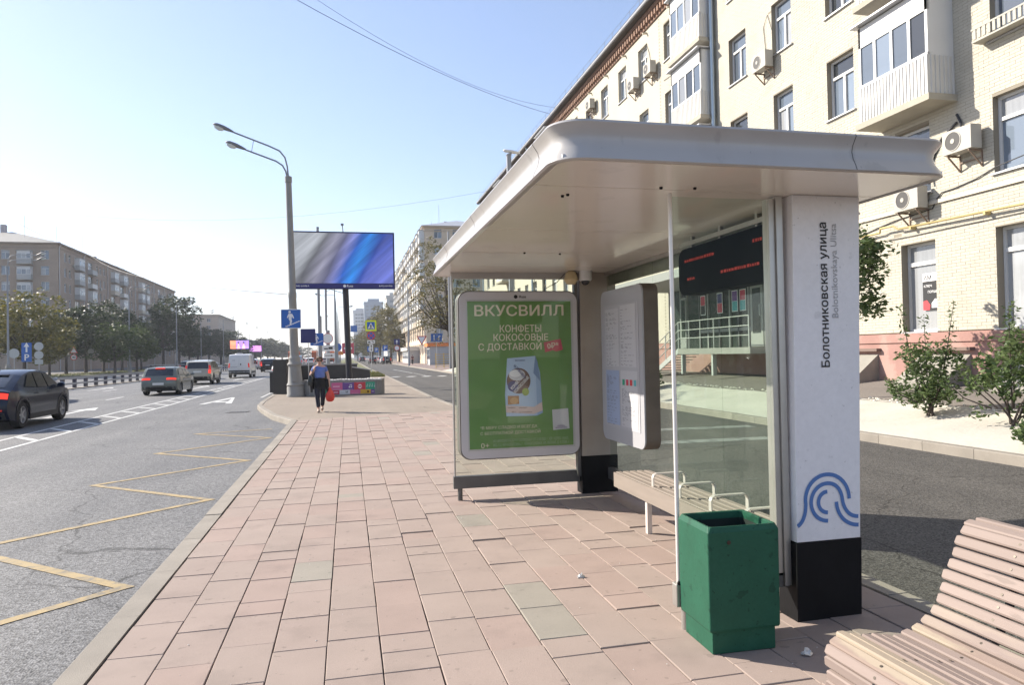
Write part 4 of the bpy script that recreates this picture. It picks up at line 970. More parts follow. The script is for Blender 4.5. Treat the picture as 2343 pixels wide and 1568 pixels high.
for y0, y1, z0, z1 in ((7.38,7.05,1.5,2.07),(6.95,6.6,1.5,2.08),(7.38,7.06,.88,1.40),(6.95,6.58,.88,1.26)):
    z = z1
    while z > z0:
        z -= rq.choice([.012,.014,.03]); y = y0
        for _ in range(rq.randint(1,4)):
            l = rq.uniform(.02,.08)
            if y-l < y1: break
            pr_.quad((xB-.0025,y,z),(xB-.0025,y-l,z),(xB-.0025,y-l,z+.005),(xB-.0025,y,z+.005)); y -= l+rq.uniform(.015,.06)
obj('small_print', pr_, M('print_ink',(0.22,0.22,0.24),.7), ib, recalc=False)['kind'] = 'stuff'
for y, c in ((6.93,'green'),(6.83,'crimson'),(6.73,'red'),(6.63,'teal')): sheet(y,y-.06,1.29,1.35,PK[c],xB-.003)
# ---- electronic display hung under the roof
ld = sp('display_board', MB().prism(rrect(4.06,5.44,2.09,2.47,.09,8),0,2.70,2.83), M('display_black',(0.006,0.008,0.008),.7,spec=.03,var=.3,vs=5), bevel=.006)
LED = M('led_red',(0.35,0.02,0.01),.5,emit=0.05,emitcol=(1.0,0.06,0.03)); lm = MB()
for y0, y1, z in ((5.32,4.86,2.355),(4.32,4.23,2.365),(5.28,5.17,2.205),(4.75,4.25,2.205)):
    y = y0
    while y > y1:
        w_ = rq.uniform(.012,.035); lm.quad((2.6965,y,z),(2.6965,y-w_,z),(2.6965,y-w_,z+rq.uniform(.014,.024)),(2.6965,y,z+.021)); y -= w_+rq.uniform(.008,.014)
obj('led_text', lm, LED, ld, recalc=False)
sp('display_hanger', MB().box(2.74,2.80,4.2,5.5,2.50,2.535), STEEL); 
for y in (4.35,4.85,5.3): sp('hanger_rod', MB().box(2.755,2.785,y,y+.03,2.478,2.574), STEEL)
# ---- horn and dome camera in the corner
sp('loudspeaker_horn', MB().lathe([(.03,0),(.06,-.02),(.085,-.10),(.05,-.15),(.02,-.15)],14,(2.50,7.74,2.572)), M('horn_cream',(0.55,0.44,0.26),.5), smooth=40)
dc = sp('dome_camera', MB().lathe([(.075,0),(.075,-.10),(.062,-.115)],16,(2.66,7.70,2.572)), FRAME_W, smooth=40)
obj('dome', MB().lathe([(.05,-.115),(.045,-.14),(.025,-.16),(.003,-.165)],14,(2.66,7.70,2.572)), M('dome_dark',(0.03,0.03,0.035),.1), dc, smooth=80)
sp('cable', MB().tube([(2.44,7.78,2.55),(2.35,7.80,2.45),(2.2,7.85,2.37)],.004,5), CABLE)
sp('flood_light', MB().tube([(3.08,3.9,2.545),(3.16,3.9,2.545)],.022,8), BLACKP)
# ---- slatted bench inside
BN = thing('bench', 'pale slatted bench with metal hoop armrests inside the bus shelter', 'bench', (2.75,5.3,0)); OB = (-2.75,-5.3,0)
WPALE = M('bench_pale', (0.23,0.192,0.162), 0.6, var=.08, vs=3, stretch=(8,1,8))
for k in range(5): obj('slat', MB().box(2.575+k*.074,2.575+k*.074+.055,3.98,6.66,.415,.445), WPALE, BN, OB, bevel=.006)
obj('apron', MB().box(2.552,2.572,3.98,6.66,.30,.44), WPALE, BN, OB); obj('cross_beam', MB().box(2.60,2.92,5.93,5.97,.38,.413), STEEL, BN, OB)
for x, y in ((2.605,5.95),(2.90,5.95),(2.605,4.2),(2.90,4.2)): obj('leg', MB().box(x-.022,x+.022,y-.022,y+.022,0,.38 if x>2.7 else .299), M('leg_pale',(0.66,0.60,0.55),.4,metal=.2), BN, OB)
for y in (5.82,5.30,4.80,4.33):
    pts = [(2.59,y,.44),(2.59,y,.52),(2.60,y,.545),(2.625,y,.56),(2.87,y,.56),(2.895,y,.545),(2.905,y,.52),(2.905,y,.44)]
    obj('armrest', MB().loft([[(p[0]+(.004 if i<4 else -.004)*0,p[1]-.02,p[2]),(p[0],p[1]+.02,p[2]),(p[0]+(.010 if i < 3 else -.010 if i > 4 else 0),p[1]+.02,p[2]-(.010 if 2 < i < 5 else 0)),(p[0]+(.010 if i < 3 else -.010 if i > 4 else 0),p[1]-.02,p[2]-(.010 if 2 < i < 5 else 0))] for i, p in enumerate(pts)]), M('arm_steel',(0.62,0.58,0.54),.35,metal=.5), BN, OB)
# ================================================================ GREEN BIN
GB = thing('litter_bin', 'dark green painted metal litter bin with open top in front of shelter', 'litter bin', (2.07,3.65,0), R(-1.5))
GRN = M('bin_green', (0.017,0.084,0.050), 0.5, spec=0.2, spots=((13,.64,.70),(40,.68,.6)), var=0.12, vs=5, col2=(0.028,0.10,0.064), c2s=4, c2t=(0.6,0.8), bump=0.0008, bs=35, speck=.06, speck_s=60)
w0, d0 = .208, .185
def bring(w, d, c, z): return [(-w+c,-d,z),(w-c,-d,z),(w,-d+c,z),(w,d-c,z),(w-c,d,z),(-w+c,d,z),(-w,d-c,z),(-w,-d+c,z)]
b_ = MB().loft([bring(w0-.004,d0-.004,.006,.125),bring(w0,d0,.006,.135),bring(w0+.002,d0+.002,.006,.655),bring(w0-.010,d0-.010,.012,.685),bring(w0-.026,d0-.026,.012,.682),bring(w0-.03,d0-.03,.01,.60),bring(w0-.03,d0-.03,.01,.16)], cap=False)
b_.poly(bring(w0-.03,d0-.03,.01,.16)); obj('body', b_, GRN, GB, bevel=.003)
obj('liner', MB().loft([bring(w0-.034,d0-.034,.01,.17),bring(w0-.034,d0-.034,.01,.645)],cap=False), M('bin_inside',(0.012,0.02,0.016),.8), GB)
obj('plinth', MB().box(-w0+.022,w0-.022,-d0+.02,d0-.02,0,.126), GRN, GB, bevel=.004)
obj('rivet', MB().lathe([(.012,0),(.010,-.006)],8,(-.09,-d0-.002,.60),1), M('rust_dark',(0.05,0.03,0.02),.8), GB)
# ================================================================ WOODEN BENCH (front right)
WB = thing('park_bench', 'curved wooden slat bench with worn pinkish paint beside the bin', 'bench', (2.3,1.7,0)); OW = (-2.3,-1.7,0)
prof = [(1.911,.284),(1.910,.318),(1.908,.366),(1.927,.417),(1.981,.445),(2.085,.434),(2.137,.426),(2.188,.416),(2.235,.413),(2.288,.410),(2.335,.422),(2.381,.442),(2.427,.478),(2.455,.520),(2.472,.564),(2.498,.602),(2.514,.646),(2.534,.690),(2.557,.729),(2.574,.773),(2.597,.818),(2.626,.856),(2.680,.873)]
prof = [(1.935,.205),(1.922,.245)] + prof + [(2.728,.872)]
PROFV = [Vector((p[0],0,p[1])) for p in prof]; L_ = [0]
for a, b in zip(PROFV[:-1],PROFV[1:]): L_.append(L_[-1]+(b-a).length)
def along(s):
    for i in range(len(L_)-1):
        if s <= L_[i+1] or i == len(L_)-2:
            t = (s-L_[i])/(L_[i+1]-L_[i]); return PROFV[i].lerp(PROFV[i+1],t)
PINKW = M('bench_worn_paint', (0.235,0.185,0.163), 0.7, spots=((16,.66,.8),), var=0.10, vs=4, stretch=(1,.22,1), col2=(0.27,0.218,0.18), c2s=4.5, c2t=(0.63,0.68), rnd=.07, bump=0.0015, bs=45, spec=.3)
PINKW2 = M('bench_bare_wood', (0.24,0.182,0.152), 0.75, var=0.10, vs=4, stretch=(1,.2,1), col2=(0.31,0.255,0.195), c2s=5, c2t=(0.50,0.55), rnd=.06, bump=0.002, bs=45, spec=.3)
nsl = 24; pitch = L_[-1]/nsl; rw = random.Random(2)
for k in range(nsl):
    c = along((k+.5)*pitch); d = (along((k+.5)*pitch+.02)-along((k+.5)*pitch-.02)).normalized(); nrm = Vector((-d.z,0,d.x))
    hw, th = pitch/2-.0042, .030; ye = 2.60+rw.uniform(-.012,.012); rr_ = .006
    ring2 = [(-hw,-th),(hw,-th),(hw,-rr_),(hw-rr_,0),(-hw+rr_,0),(-hw,-rr_)]
    jit = rw.uniform(-.003,.003); tilt = rw.uniform(-.03,.03)
    def rg_(y, s=1.0, dz=0): return [tuple(c+d*(a*s)+nrm*(b_*s+jit+a*tilt)+Vector((0,y,0))) for a, b_ in ring2]
    obj('slat', MB().loft([rg_(.70),rg_(ye-.01),rg_(ye,.86)]), PINKW2 if k in (4,5,6,12) else PINKW, WB, OW, smooth=40)
SCREW = M('bench_screw',(0.10,0.085,0.07),.5,metal=.6)
for k in range(nsl):
    c = along((k+.5)*pitch); d = (along((k+.5)*pitch+.02)-along((k+.5)*pitch-.02)).normalized(); nrm = Vector((-d.z,0,d.x)); p = c+nrm*.002+Vector((0,2.32,0))
    obj('screw', MB().add([tuple(p+d*(.006*math.cos(a))+Vector((0,.006*math.sin(a),0))) for a in [k_*.785 for k_ in range(8)]],[tuple(range(8))]), SCREW, WB, OW)
IRON = M('bench_iron',(0.03,0.03,0.03),.5,metal=.4)
for y in (2.32,.95):
    fr = [along(s*pitch*.5) for s in range(0,2*nsl+1)]
    obj('side_frame', MB().tube([(p.x+.0,y,p.z-.05) if p.x < 2.36 else (p.x+.045,y,p.z-.02) for p in fr], .016, 6), IRON, WB, OW)
    obj('leg', MB().bar((2.02,y,.37),(1.98,y,0),.045,.03), IRON, WB, OW); obj('leg', MB().bar((2.42,y,.40),(2.55,y,0),.045,.03), IRON, WB, OW)
# ================================================================ STREET FURNITURE
CONC = M('lamp_concrete', (0.25,0.243,0.23), 0.8, var=.10, vs=3, bump=.002, bs=40)
LAMPG = M('lamp_grey_paint', (0.25,0.26,0.28), 0.5, var=.06, vs=2)
HEADG = M('lamp_head', (0.17,0.17,0.18), 0.5); LENS = M('lamp_lens', (0.62,0.66,0.66), 0.15)
SIGNB = M('sign_back', (0.42,0.43,0.44), 0.5, metal=.3); POSTG = M('sign_post', (0.50,0.50,0.50), .5, metal=.4)
def lamp_head(parent, p, d, s=1.0):
    """cobra head starting at p, pointing along d"""
    d = Vector(d).normalized(); up = Vector((0,0,1)); sd = d.cross(up).normalized(); up = sd.cross(d); p = Vector(p)
    mb = MB(); rings = []
    for t, w, h in ((0,.05,.05),(.18,.11,.09),(.42,.165,.12),(.68,.17,.12),(.80,.11,.07),(.84,.03,.03)):
        c = p+d*(t*s); rings.append([tuple(c+sd*(w*s*math.cos(a))+up*(h*s*(math.sin(a) if math.sin(a) > 0 else .45*math.sin(a)))) for a in [2*math.pi*k/10 for k in range(10)]])
    mb.loft(rings); h_ = obj('lamp_head', mb, HEADG, parent, smooth=50)
    mb = MB(); rings = []
    for t, w, h in ((.36,.05,.02),(.42,.13,.10),(.58,.15,.14),(.74,.12,.10),(.79,.04,.02)):
        c = p+d*(t*s)-up*(.02*s); rings.append([tuple(c+sd*(w*s*math.cos(a))-up*(h*s*max(0,math.sin(a)))) for a in [2*math.pi*k/10 for k in range(10)]])
    mb.loft(rings); obj('lens', mb, LENS, h_, smooth=60)
def arm_path(x0, z0, x1, z1, rise):
    return [(x0,0,z0),(x0+.02*(x1-x0),0,z0+rise*.55),(x0+.06*(x1-x0),0,z0+rise*.82),(x0+.14*(x1-x0),0,z0+rise*.97),(x0+.26*(x1-x0),0,z0+rise*1.03),(x1,0,z1)]
def lamp_base(t, s=1.0, mat=None):
    obj('base', MB().lathe([(r*s,z*s) for r, z in ((.37,0),(.37,.10),(.35,.13),(.35,.40),(.33,.44),(.36,.50),(.33,.56),(.30,.60),(.255,1.25),(.255,1.28),(.30,1.33),(.31,1.38),(.26,1.44),(.23,1.50),(.24,1.60),(.245,1.64),(.20,1.70),(.19,1.76))],28), mat or CONC, t, smooth=35)
LP = thing('street_lamp', 'grey double arm street lamp on a moulded concrete base beside the planter', 'street lamp', (-2.20,31.35,0)); LP.rotation_euler = (0,-.018,0)
lamp_base(LP); obj('shaft', MB().lathe([(.185,1.70),(.165,4.2),(.175,4.22),(.175,4.42),(.155,4.45),(.125,9.1),(.145,9.12),(.145,9.36),(.05,9.40)],20), CONC, LP, smooth=35)
for a in ([(0,0,9.38),(-.03,0,9.8),(-.11,0,10.18),(-.32,0,10.46),(-.75,0,10.66),(-2.15,0,11.20)], [(-.06,0,9.38),(-.10,0,9.6),(-.22,0,9.84),(-.48,0,10.02),(-1.68,0,10.47)]):
    obj('arm', MB().tube(a,.035,8), LAMPG, LP, smooth=60)
    dd = Vector((a[-1][0]-a[-2][0],0,a[-1][2]-a[-2][2])); lamp_head(LP, (a[-1][0],0,a[-1][2]), dd, 1.0)
obj('stay', MB().tube([(-1.35,0,10.88),(-1.45,0,10.38)],.012,5), LAMPG, LP)
obj('hatch_door', MB().box(-.09,.09,-.335,-.30,.65,1.15), CONC, LP)
# ---- signs: plates are real discs and panels, prints are flat pieces on them
def plate(parent, shape, c, s, mat, name='sign_plate', border=None, bmat=None, ang=0.0, thick=.02):
    """flat sign plate facing -y; c = centre (x,y,z); returns the plate object"""
    x, y, z = c; mb = MB()
    def outline(k):
        if shape == 'round': return [(x+s[0]/2*k*math.cos(2*math.pi*i/28), z+s[0]/2*k*math.sin(2*math.pi*i/28)) for i in range(28)]
        if shape == 'tri': return [(x-s[0]/2*k,z+s[1]/3*k),(x,z-s[1]*2/3*k),(x+s[0]/2*k,z+s[1]/3*k)]
        if shape == 'triup': return [(x-s[0]/2*k,z-s[1]/3*k),(x+s[0]/2*k,z-s[1]/3*k),(x,z+s[1]*2/3*k)]
        return rrect(x-s[0]/2*k,x+s[0]/2*k,z-s[1]/2*k,z+s[1]/2*k,.05*min(s),4)
    p = obj(name, mb.prism(outline(1),1,y,y+thick), bmat or mat, parent)
    if border:
        obj('sign_face', MB().poly([(a,y-.004,b) for a, b in outline(border)]), mat, p)
    return p
def pst(mat, parent, x, y, z0, z1, r=.035, name='post'): return obj(name, MB().tube([(x,y,z0),(x,y,z1)],r,8), mat, parent, smooth=60)
SB = M('sign_blue', (0.022,0.115,0.42), .45); SW_ = M('sign_white', (0.74,0.74,0.74), .5); SR = M('sign_red', (0.55,0.035,0.04), .5); SY_ = M('sign_lime', (0.68,0.78,0.02), .5); SK = PK['black']; SN = M('sign_navy',(0.022,0.024,0.13),.5)
def man_steps(parent, x, y, z, s, mat):
    f = lambda pts: obj('pictogram', MB().poly([(x+a*s,y,z+b*s) for a, b in pts]), mat, parent)
    f([(-.06+.065*math.cos(t*.45),.36+.065*math.sin(t*.45)) for t in range(14)])
    f([(-.12,.27),(.06,.27),(.10,.20),(.16,.04),(.11,.02),(.05,.14),(.03,-.02),(.06,-.12),(.02,-.24),(.0,-.34),(-.07,-.34),(-.06,-.22),(-.05,-.12),(-.11,-.02),(-.10,.14),(-.16,.04),(-.20,.07),(-.15,.20)])
    st = MB(); n_ = 7
    for k in range(n_): st.box(x+(-.28+k*.105)*s,x+(-.28+(k+1)*.105+.02)*s,y-.001,y+.001,z+(-.42+k*.045)*s,z+(-.375+k*.045)*s)
    obj('pictogram', st, mat, parent)
US = thing('traffic_sign', 'blue underpass sign with white walking figure and steps on the lamp shaft', 'traffic sign', (-2.33,31.1,3.29))
us = plate(US,'rect',(0,0,0),(.82,.82),SB,border=.93,bmat=SW_); man_steps(us,0,-.008,0,.80,SW_)
obj('clamp', MB().box(-.2,.2,.02,.12,-.05,.05), SIGNB, US)
# stack of signs at the crossing
CS = thing('sign_post', 'post with lime framed crossing sign over no stopping and tow plates', 'sign post', (2.12,68.2,-.02))
pst(POSTG,CS,0,.06,0,5.1)
c_ = plate(CS,'rect',(0,0,4.57),(1.02,1.02),SY_); f_ = obj('sign_face', MB().poly([(a,-.005,b) for a, b in rrect(-.36,.36,4.21,4.93,.03,3)]), SB, c_)
obj('pictogram', MB().poly([(-.31,-.009,4.27),(.31,-.009,4.27),(0,-.009,4.85)]), SW_, c_)
obj('pictogram', MB().poly([(0+a*.62,-.013,4.48+b*.62) for a, b in [(-.05,.30),(.05,.30),(.10,.18),(.19,.06),(.15,.03),(.06,.12),(.05,.0),(.12,-.12),(.20,-.26),(.13,-.28),(.02,-.10),(-.10,-.28),(-.18,-.26),(-.07,-.02),(-.06,.12),(-.14,.02),(-.18,.05),(-.10,.20)]]), SK, c_)
for k in range(3): obj('pictogram', MB().poly([(-.22+k*.15,-.012,4.29),(-.13+k*.15,-.012,4.29),(-.11+k*.14,-.012,4.33),(-.18+k*.14,-.012,4.33)]), SK, c_)
n_ = plate(CS,'round',(0,0,3.62),(.78,),SB,border=.80,bmat=SR)
for a in (R(45),R(-45)): obj('cross_bar', MB().poly([(math.cos(a)*u+math.sin(a)*v,-.009-(.001 if a > 0 else 0),3.62-math.sin(a)*u+math.cos(a)*v) for u, v in ((-.32,-.035),(.32,-.035),(.32,.035),(-.32,.035))]), SR, n_)
q_ = plate(CS,'rect',(0,0,3.03),(.72,.32),SW_); obj('pictogram', MB().poly([(-.3,-.004,2.95),(-.06,-.004,2.95),(-.06,-.004,3.02),(-.14,-.004,3.08),(-.26,-.004,3.06),(-.3,-.004,3.0)]), SK, q_); obj('pictogram', MB().poly([(.0,-.004,3.1),(.1,-.004,3.12),(.3,-.004,3.0),(.3,-.004,2.94),(.2,-.004,2.98)]), SK, q_)
q_ = plate(CS,'rect',(0,0,2.46),(.34,.70),SW_); obj('pictogram', MB().box(-.025,.025,-.006,-.003,2.28,2.64), SK, q_)
for s_ in (1,-1): obj('pictogram', MB().poly([(-.09,-.005,2.46+s_*.16),(.09,-.005,2.46+s_*.16),(0,-.005,2.46+s_*.30)]), SK, q_)
# underpass name panels on thin posts behind the parapet
g = gy(706,840,52); t = thing('information_sign', 'plain navy blue rectangular sign panel above the parapet', 'sign', (g.x,52,0)); plate(t,'rect',(0,0,3.18),(1.02,1.0),SN); pst(POSTG,t,.0,.06,0,2.7,.03)
g = gy(726,840,54.5); t = thing('information_sign', 'blue underpass sign with white steps partly behind the navy panel', 'sign', (g.x,54.5,0)); p_ = plate(t,'rect',(0,0,2.98),(.96,.92),SB,border=.94,bmat=SB); man_steps(p_,0,-.008,2.98,.9,SW_); pst(POSTG,t,0,.06,0,2.6,.03)
# poles behind the billboard
g = gy(733,840,58); t = thing('utility_pole', 'smooth grey steel pole rising behind the billboard', 'pole', (g.x,58,0)); pst(LAMPG,t,0,0,0,4.9,.16,'lower_shaft'); pst(LAMPG,t,-.05,0,4.9,12,.11,'shaft')
g = gy(751,830,64); t = thing('street_lamp', 'single lamp pole carrying round white sign and truck plates', 'street lamp', (g.x,64,0)); pst(LAMPG,t,0,0,0,4,.17,'lower_shaft'); pst(LAMPG,t,-.12,0,4,10.5,.10,'shaft')
for k, z in enumerate((8.2,7.6)):
    obj('arm', MB().tube([(-.1,0,z-1.2),(-.1,0,z-.2),(.3,0,z),(1.4,0,z-.35)] if k else [(-.1,0,z),(.9,0,z-.4),(2.0,0,z-.2)],.03,6), LAMPG, t); 
lamp_head(t,(1.9,0,8.02),(1,0,.06),1.0)
p_ = plate(t,'round',(0.0,-.25,3.28),(.92,),SW_,border=.90,bmat=SR); q_ = plate(t,'rect',(.02,-.25,2.42),(1.02,.52),SW_); obj('pictogram', MB().box(-.32,.02,-.258,-.254,2.34,2.44), SK, q_); obj('pictogram', MB().box(.05,.4,-.258,-.254,2.34,2.54), SK, q_)
q_ = plate(t,'rect',(.12,-.25,1.78),(.92,.44),SW_); obj('pictogram', MB().box(-.25,.25,-.258,-.254,1.76,1.81), SK, q_); obj('pictogram', MB().poly([(.25,-.256,1.86),(.25,-.256,1.71),(.45,-.256,1.785)]), SK, q_)
# more lamps down the median and along the service road
def far_lamp(x, y, label, h=9.5, arm=-1.8, base=False, group=None):
    t = thing('street_lamp', label, 'street lamp', (x,y,0), 0, group)
    obj('shaft', MB().tube([(0,0,0),(0,0,1.2),(0,0,1.21),(0,0,h)],[.16,.15,.12,.07],8), LAMPG, t, smooth=50)
    if base: lamp_base(t,.9)
    for z1, r_ in ((h+1.3,1.3),(h+.8,.8)) if base else ((h+.9,1.0),):
        a = arm_path(0,h-.02,arm,z1,r_); obj('arm', MB().tube(a,.035,6), LAMPG, t); lamp_head(t,(a[-1][0],0,a[-1][2]),(arm,0,.35*abs(arm)),1.1)
    return t
GRPM = 'street lamps down the median'
for k, (px, y) in enumerate(((768,85),(770,105),(773,130),(776,160),(779,200))):
    g = gy(px,830,y); far_lamp(g.x, y, 'grey street lamp standing on the grass median past the billboard', 9.6, -2.0 if k % 2 else 1.9, group=GRPM)
g = gy(936,832,112); t = far_lamp(g.x,112,'tall grey street lamp on the right pavement near the kiosks',12,-2.2)
g = gy(1031,838,76); t = thing('utility_pole','slim grey steel pole at the end of the brick house','pole',(g.x,76,0)); pst(LAMPG,t,0,0,0,15,.12,'shaft')
g = gy(1165,410,44); zt = gy(1165,356,44).z; t = thing('street_lamp','pale street lamp rising just above the shelter roof edge','street lamp',(g.x,44,0))
obj('shaft', MB().box(-.13,.13,-.13,.13,0,zt), LAMPG, t); obj('cap', MB().prism([(-.16,zt),(.16,zt),(.16,zt+.18),(-.16,zt+.05)],1,-.16,.16), LAMPG, t); obj('arm', MB().tube([(.2,0,zt+.25),(1.5,0,zt-.1)],.04,6), LAMPG, t)
hd = obj('lamp_head', MB().loft([[(x,w*math.cos(a),zt+.28-(x)*.12+h*math.sin(a)) for a in [k*.785 for k in range(8)]] for x, w, h in ((-.35,.05,.04),(-.25,.16,.10),(.25,.17,.12),(.6,.10,.08),(.75,.04,.04))]), FRAME_W, t, smooth=50)
# left boulevard lamps
for x, y, h in ((-32,116.5,11.5),(-32.3,148,11.5),(-33,175,11.5),(-33,205,11.5),(-33.4,235,11.5),(-34,265,11.5),(-34,300,11)):
    far_lamp(x, y, 'street lamp on moulded base standing along the far boulevard lawn', h, 2.0, True, 'street lamps along the far boulevard')
far_lamp(-33.0,80,'double arm street lamp in front of the autumn coloured tree',11.2,2.6,True)
# far-side signs
def simple_sign(px, Y, z, shape, size, mat, label, border=None, bm=None, extra=None, ph=None):
    g = gy(px,840,Y); t = thing('traffic_sign', label, 'traffic sign', (g.x,Y,0)); p = plate(t,shape,(0,0,z),size,mat,border=border,bmat=bm); pst(POSTG,t,0,.05,0,(ph or z+.3),.03)
    if extra: extra(t,p)
    return t
def arrow_p(t,p):
    obj('pictogram', MB().poly([(-.28,-.008,3.45),(0,-.008,3.95),(.28,-.008,3.45)]), SW_, p); obj('pictogram', MB().box(-.09,.09,-.008,-.005,2.85,3.45), SW_, p)
    mb = MB(); put_text(mb,'P',(0,-.008,1.95),(1,0,0),(0,0,1),1.0,.02); obj('lettering',mb,SW_,p,recalc=False)
simple_sign(61,88,2.85,'rect',(1.0,2.1),SB,'blue parking sign with white arrow above letter P by the trees',extra=arrow_p)
def two_disc(t,p): plate(t,'round',(0,0,2.5),(.9,),SIGNB); plate(t,'rect',(0,0,1.75),(.8,.5),SIGNB)
simple_sign(89,86,3.45,'round',(.9,),SIGNB,'pair of grey sign backs with small plates on one post',extra=two_disc)
simple_sign(32,84,2.7,'round',(1.0,),SIGNB,'single grey round sign back near the boulevard lamp')
def tri40(t,p):
    q = plate(t,'round',(0,0,2.3),(.8,),SW_,border=.78,bmat=SR); mb = MB(); put_text(mb,'40',(0,-.008,2.16),(1,0,0),(0,0,1),.42,.02); obj('lettering',mb,SK,q,recalc=False)
simple_sign(169,104,3.15,'triup',(.95,.9),SW_,'red bordered triangle sign over a round speed limit sign',.75,SR,tri40)
simple_sign(208,112,3.2,'round',(.8,),SIGNB,'small dark sign back among the boulevard trees')
def yield_(t,p): pass
simple_sign(966,112,4.2,'tri',(1.6,1.5),SW_,'white give way triangle with red border on the right pavement',.72,SR)
def lanes(t,p):
    for xx in (-.32,.30): obj('pictogram', MB().box(xx-.05,xx+.05,-.006,-.003,3.55,4.15), SW_, p)
    obj('pictogram', MB().poly([(-.46,-.006,4.1),(-.18,-.006,4.1),(-.32,-.006,4.35)]), SW_, p); obj('pictogram', MB().poly([(.35,-.006,4.2),(.35,-.006,4.0),(.58,-.006,4.1)]), SW_, p)
simple_sign(1000,92,3.92,'rect',(1.45,1.05),SB,'blue lane direction sign with two white arrows by the yellow railing',extra=lanes)
def upar(t,p): obj('pictogram', MB().poly([(-.22,-.008,4.1),(0,-.008,4.45),(.22,-.008,4.1)]), SW_, p); obj('pictogram', MB().box(-.06,.06,-.008,-.005,3.75,4.1), SW_, p); plate(t,'round',(0,0,3.0),(.95,),SW_,border=.8,bmat=SR)
simple_sign(909,125,4.1,'rect',(1.0,.95),SN,'dark arrow sign above a round white sign near the kiosks',extra=upar)
def pk(t,p): mb = MB(); put_text(mb,'P',(0,-.008,2.85),(1,0,0),(0,0,1),.9,.02); obj('lettering',mb,SW_,p,recalc=False)
for px, Y in ((882,135),(862,170),(846,150)): simple_sign(px,Y,3.15,'rect',(.9,1.1),SB,'small blue parking sign with white P beside the parked cars',extra=pk).__setitem__('group','parking signs beside the parked cars')
simple_sign(811,180,8.6,'rect',(1.6,1.6),SB,'high blue bus stop sign above the service road',ph=9.4)
def pink_(t,p): flat(p,(-.8,.8,3.2,3.6),-.008,PK['white'])
simple_sign(797,150,3.4,'rect',(2.4,2.2),PK['crimson'],'crimson roadside placard beyond the billboard post',extra=pink_)
simple_sign(773,145,3.6,'round',(1.6,),SB,'round blue sign with orange plate below beyond the median',extra=lambda t,p: plate(t,'rect',(0,0,2.4),(2.2,.7),PK['orange']))
# ---- billboard
BB = thing('billboard', 'large electronic billboard showing blurred blue streaks on a dark post', 'billboard', (-.08,40.5,0))
def screen_mat():
    m = bpy.data.materials.new('billboard_screen'); m.use_nodes = True; t = m.node_tree; N = t.nodes; L = t.links; b = N['Principled BSDF']
    tc = N.new('ShaderNodeTexCoord').outputs['Object']
    mp = N.new('ShaderNodeMapping'); mp.inputs['Rotation'].default_value = (0,R(42),0); L.new(tc, mp.inputs[0])
    mp2 = N.new('ShaderNodeMapping'); mp2.inputs['Scale'].default_value = (.04,1,.35); L.new(mp.outputs[0], mp2.inputs[0])
    def noise(s, v, d=3.0):
        n = N.new('ShaderNodeTexNoise'); n.inputs['Scale'].default_value = s; n.inputs['Detail'].default_value = d; L.new(v, n.inputs['Vector']); return n.outputs['Fac']
    sx = N.new('ShaderNodeSeparateXYZ'); L.new(tc, sx.inputs[0])
    gx = N.new('ShaderNodeMapRange'); gx.inputs[1].default_value = -2.2; gx.inputs[2].default_value = 1.6; tl = N.new('ShaderNodeMath'); tl.operation = 'MULTIPLY_ADD'; L.new(sx.outputs[2], tl.inputs[0]); tl.inputs[1].default_value = -.55; L.new(sx.outputs[0], tl.inputs[2]); tl2 = N.new('ShaderNodeMath'); tl2.operation = 'ADD'; L.new(tl.outputs[0], tl2.inputs[0]); tl2.inputs[1].default_value = 3.9; L.new(tl2.outputs[0], gx.inputs[0])
    ad = N.new('ShaderNodeMath'); ad.operation = 'MULTIPLY_ADD'; L.new(noise(1.0, mp2.outputs[0], 5), ad.inputs[0]); ad.inputs[1].default_value = .7; ad.inputs[2].default_value = -.35
    sm = N.new('ShaderNodeMath'); sm.operation = 'ADD'; L.new(gx.outputs[0], sm.inputs[0]); L.new(ad.outputs[0], sm.inputs[1])
    cr = N.new('ShaderNodeValToRGB'); e = cr.color_ramp.elements
    e[0].position = 0; e[0].color = (.42,.43,.44,1); e[1].position = 1; e[1].color = (.13,.16,.50,1)
    for p, c in ((.15,(.13,.13,.14)),(.30,(.30,.29,.36)),(.42,(.12,.12,.20)),(.52,(.22,.24,.52)),(.62,(.03,.12,.50)),(.74,(.03,.25,.72)),(.88,(.03,.07,.36))):
        q = cr.color_ramp.elements.new(p); q.color = (*c,1)
    L.new(sm.outputs[0], cr.inputs[0])
    mp3 = N.new('ShaderNodeMapping'); mp3.inputs['Scale'].default_value = (.06,1,2.2); L.new(mp.outputs[0], mp3.inputs[0])
    st = N.new('ShaderNodeMapRange'); st.inputs[1].default_value = .3; st.inputs[2].default_value = .7; st.inputs[3].default_value = .62; st.inputs[4].default_value = 1.25; L.new(noise(1.3, mp3.outputs[0], 4), st.inputs[0])
    vs = N.new('ShaderNodeVectorMath'); vs.operation = 'SCALE'; L.new(cr.outputs[0], vs.inputs[0]); L.new(st.outputs[0], vs.inputs['Scale'])
    L.new(vs.outputs[0], b.inputs['Base Color']); L.new(vs.outputs[0], b.inputs['Emission Color']); b.inputs['Emission Strength'].default_value = 0.22; b.inputs['Roughness'].default_value = .5
    return m
bx0, bx1, bz0, bz1 = -2.85, 2.72, 5.45, 8.64
obj('cabinet', MB().box(bx0,bx1,.0,.45,bz0,bz1), M('billboard_frame',(0.012,0.016,0.06),.5), BB, bevel=.02)
obj('screen', MB().quad((bx0+.08,-.004,bz0+.30),(bx1-.08,-.004,bz0+.30),(bx1-.08,-.004,bz1-.08),(bx0+.08,-.004,bz1-.08)), screen_mat(), BB, recalc=False)
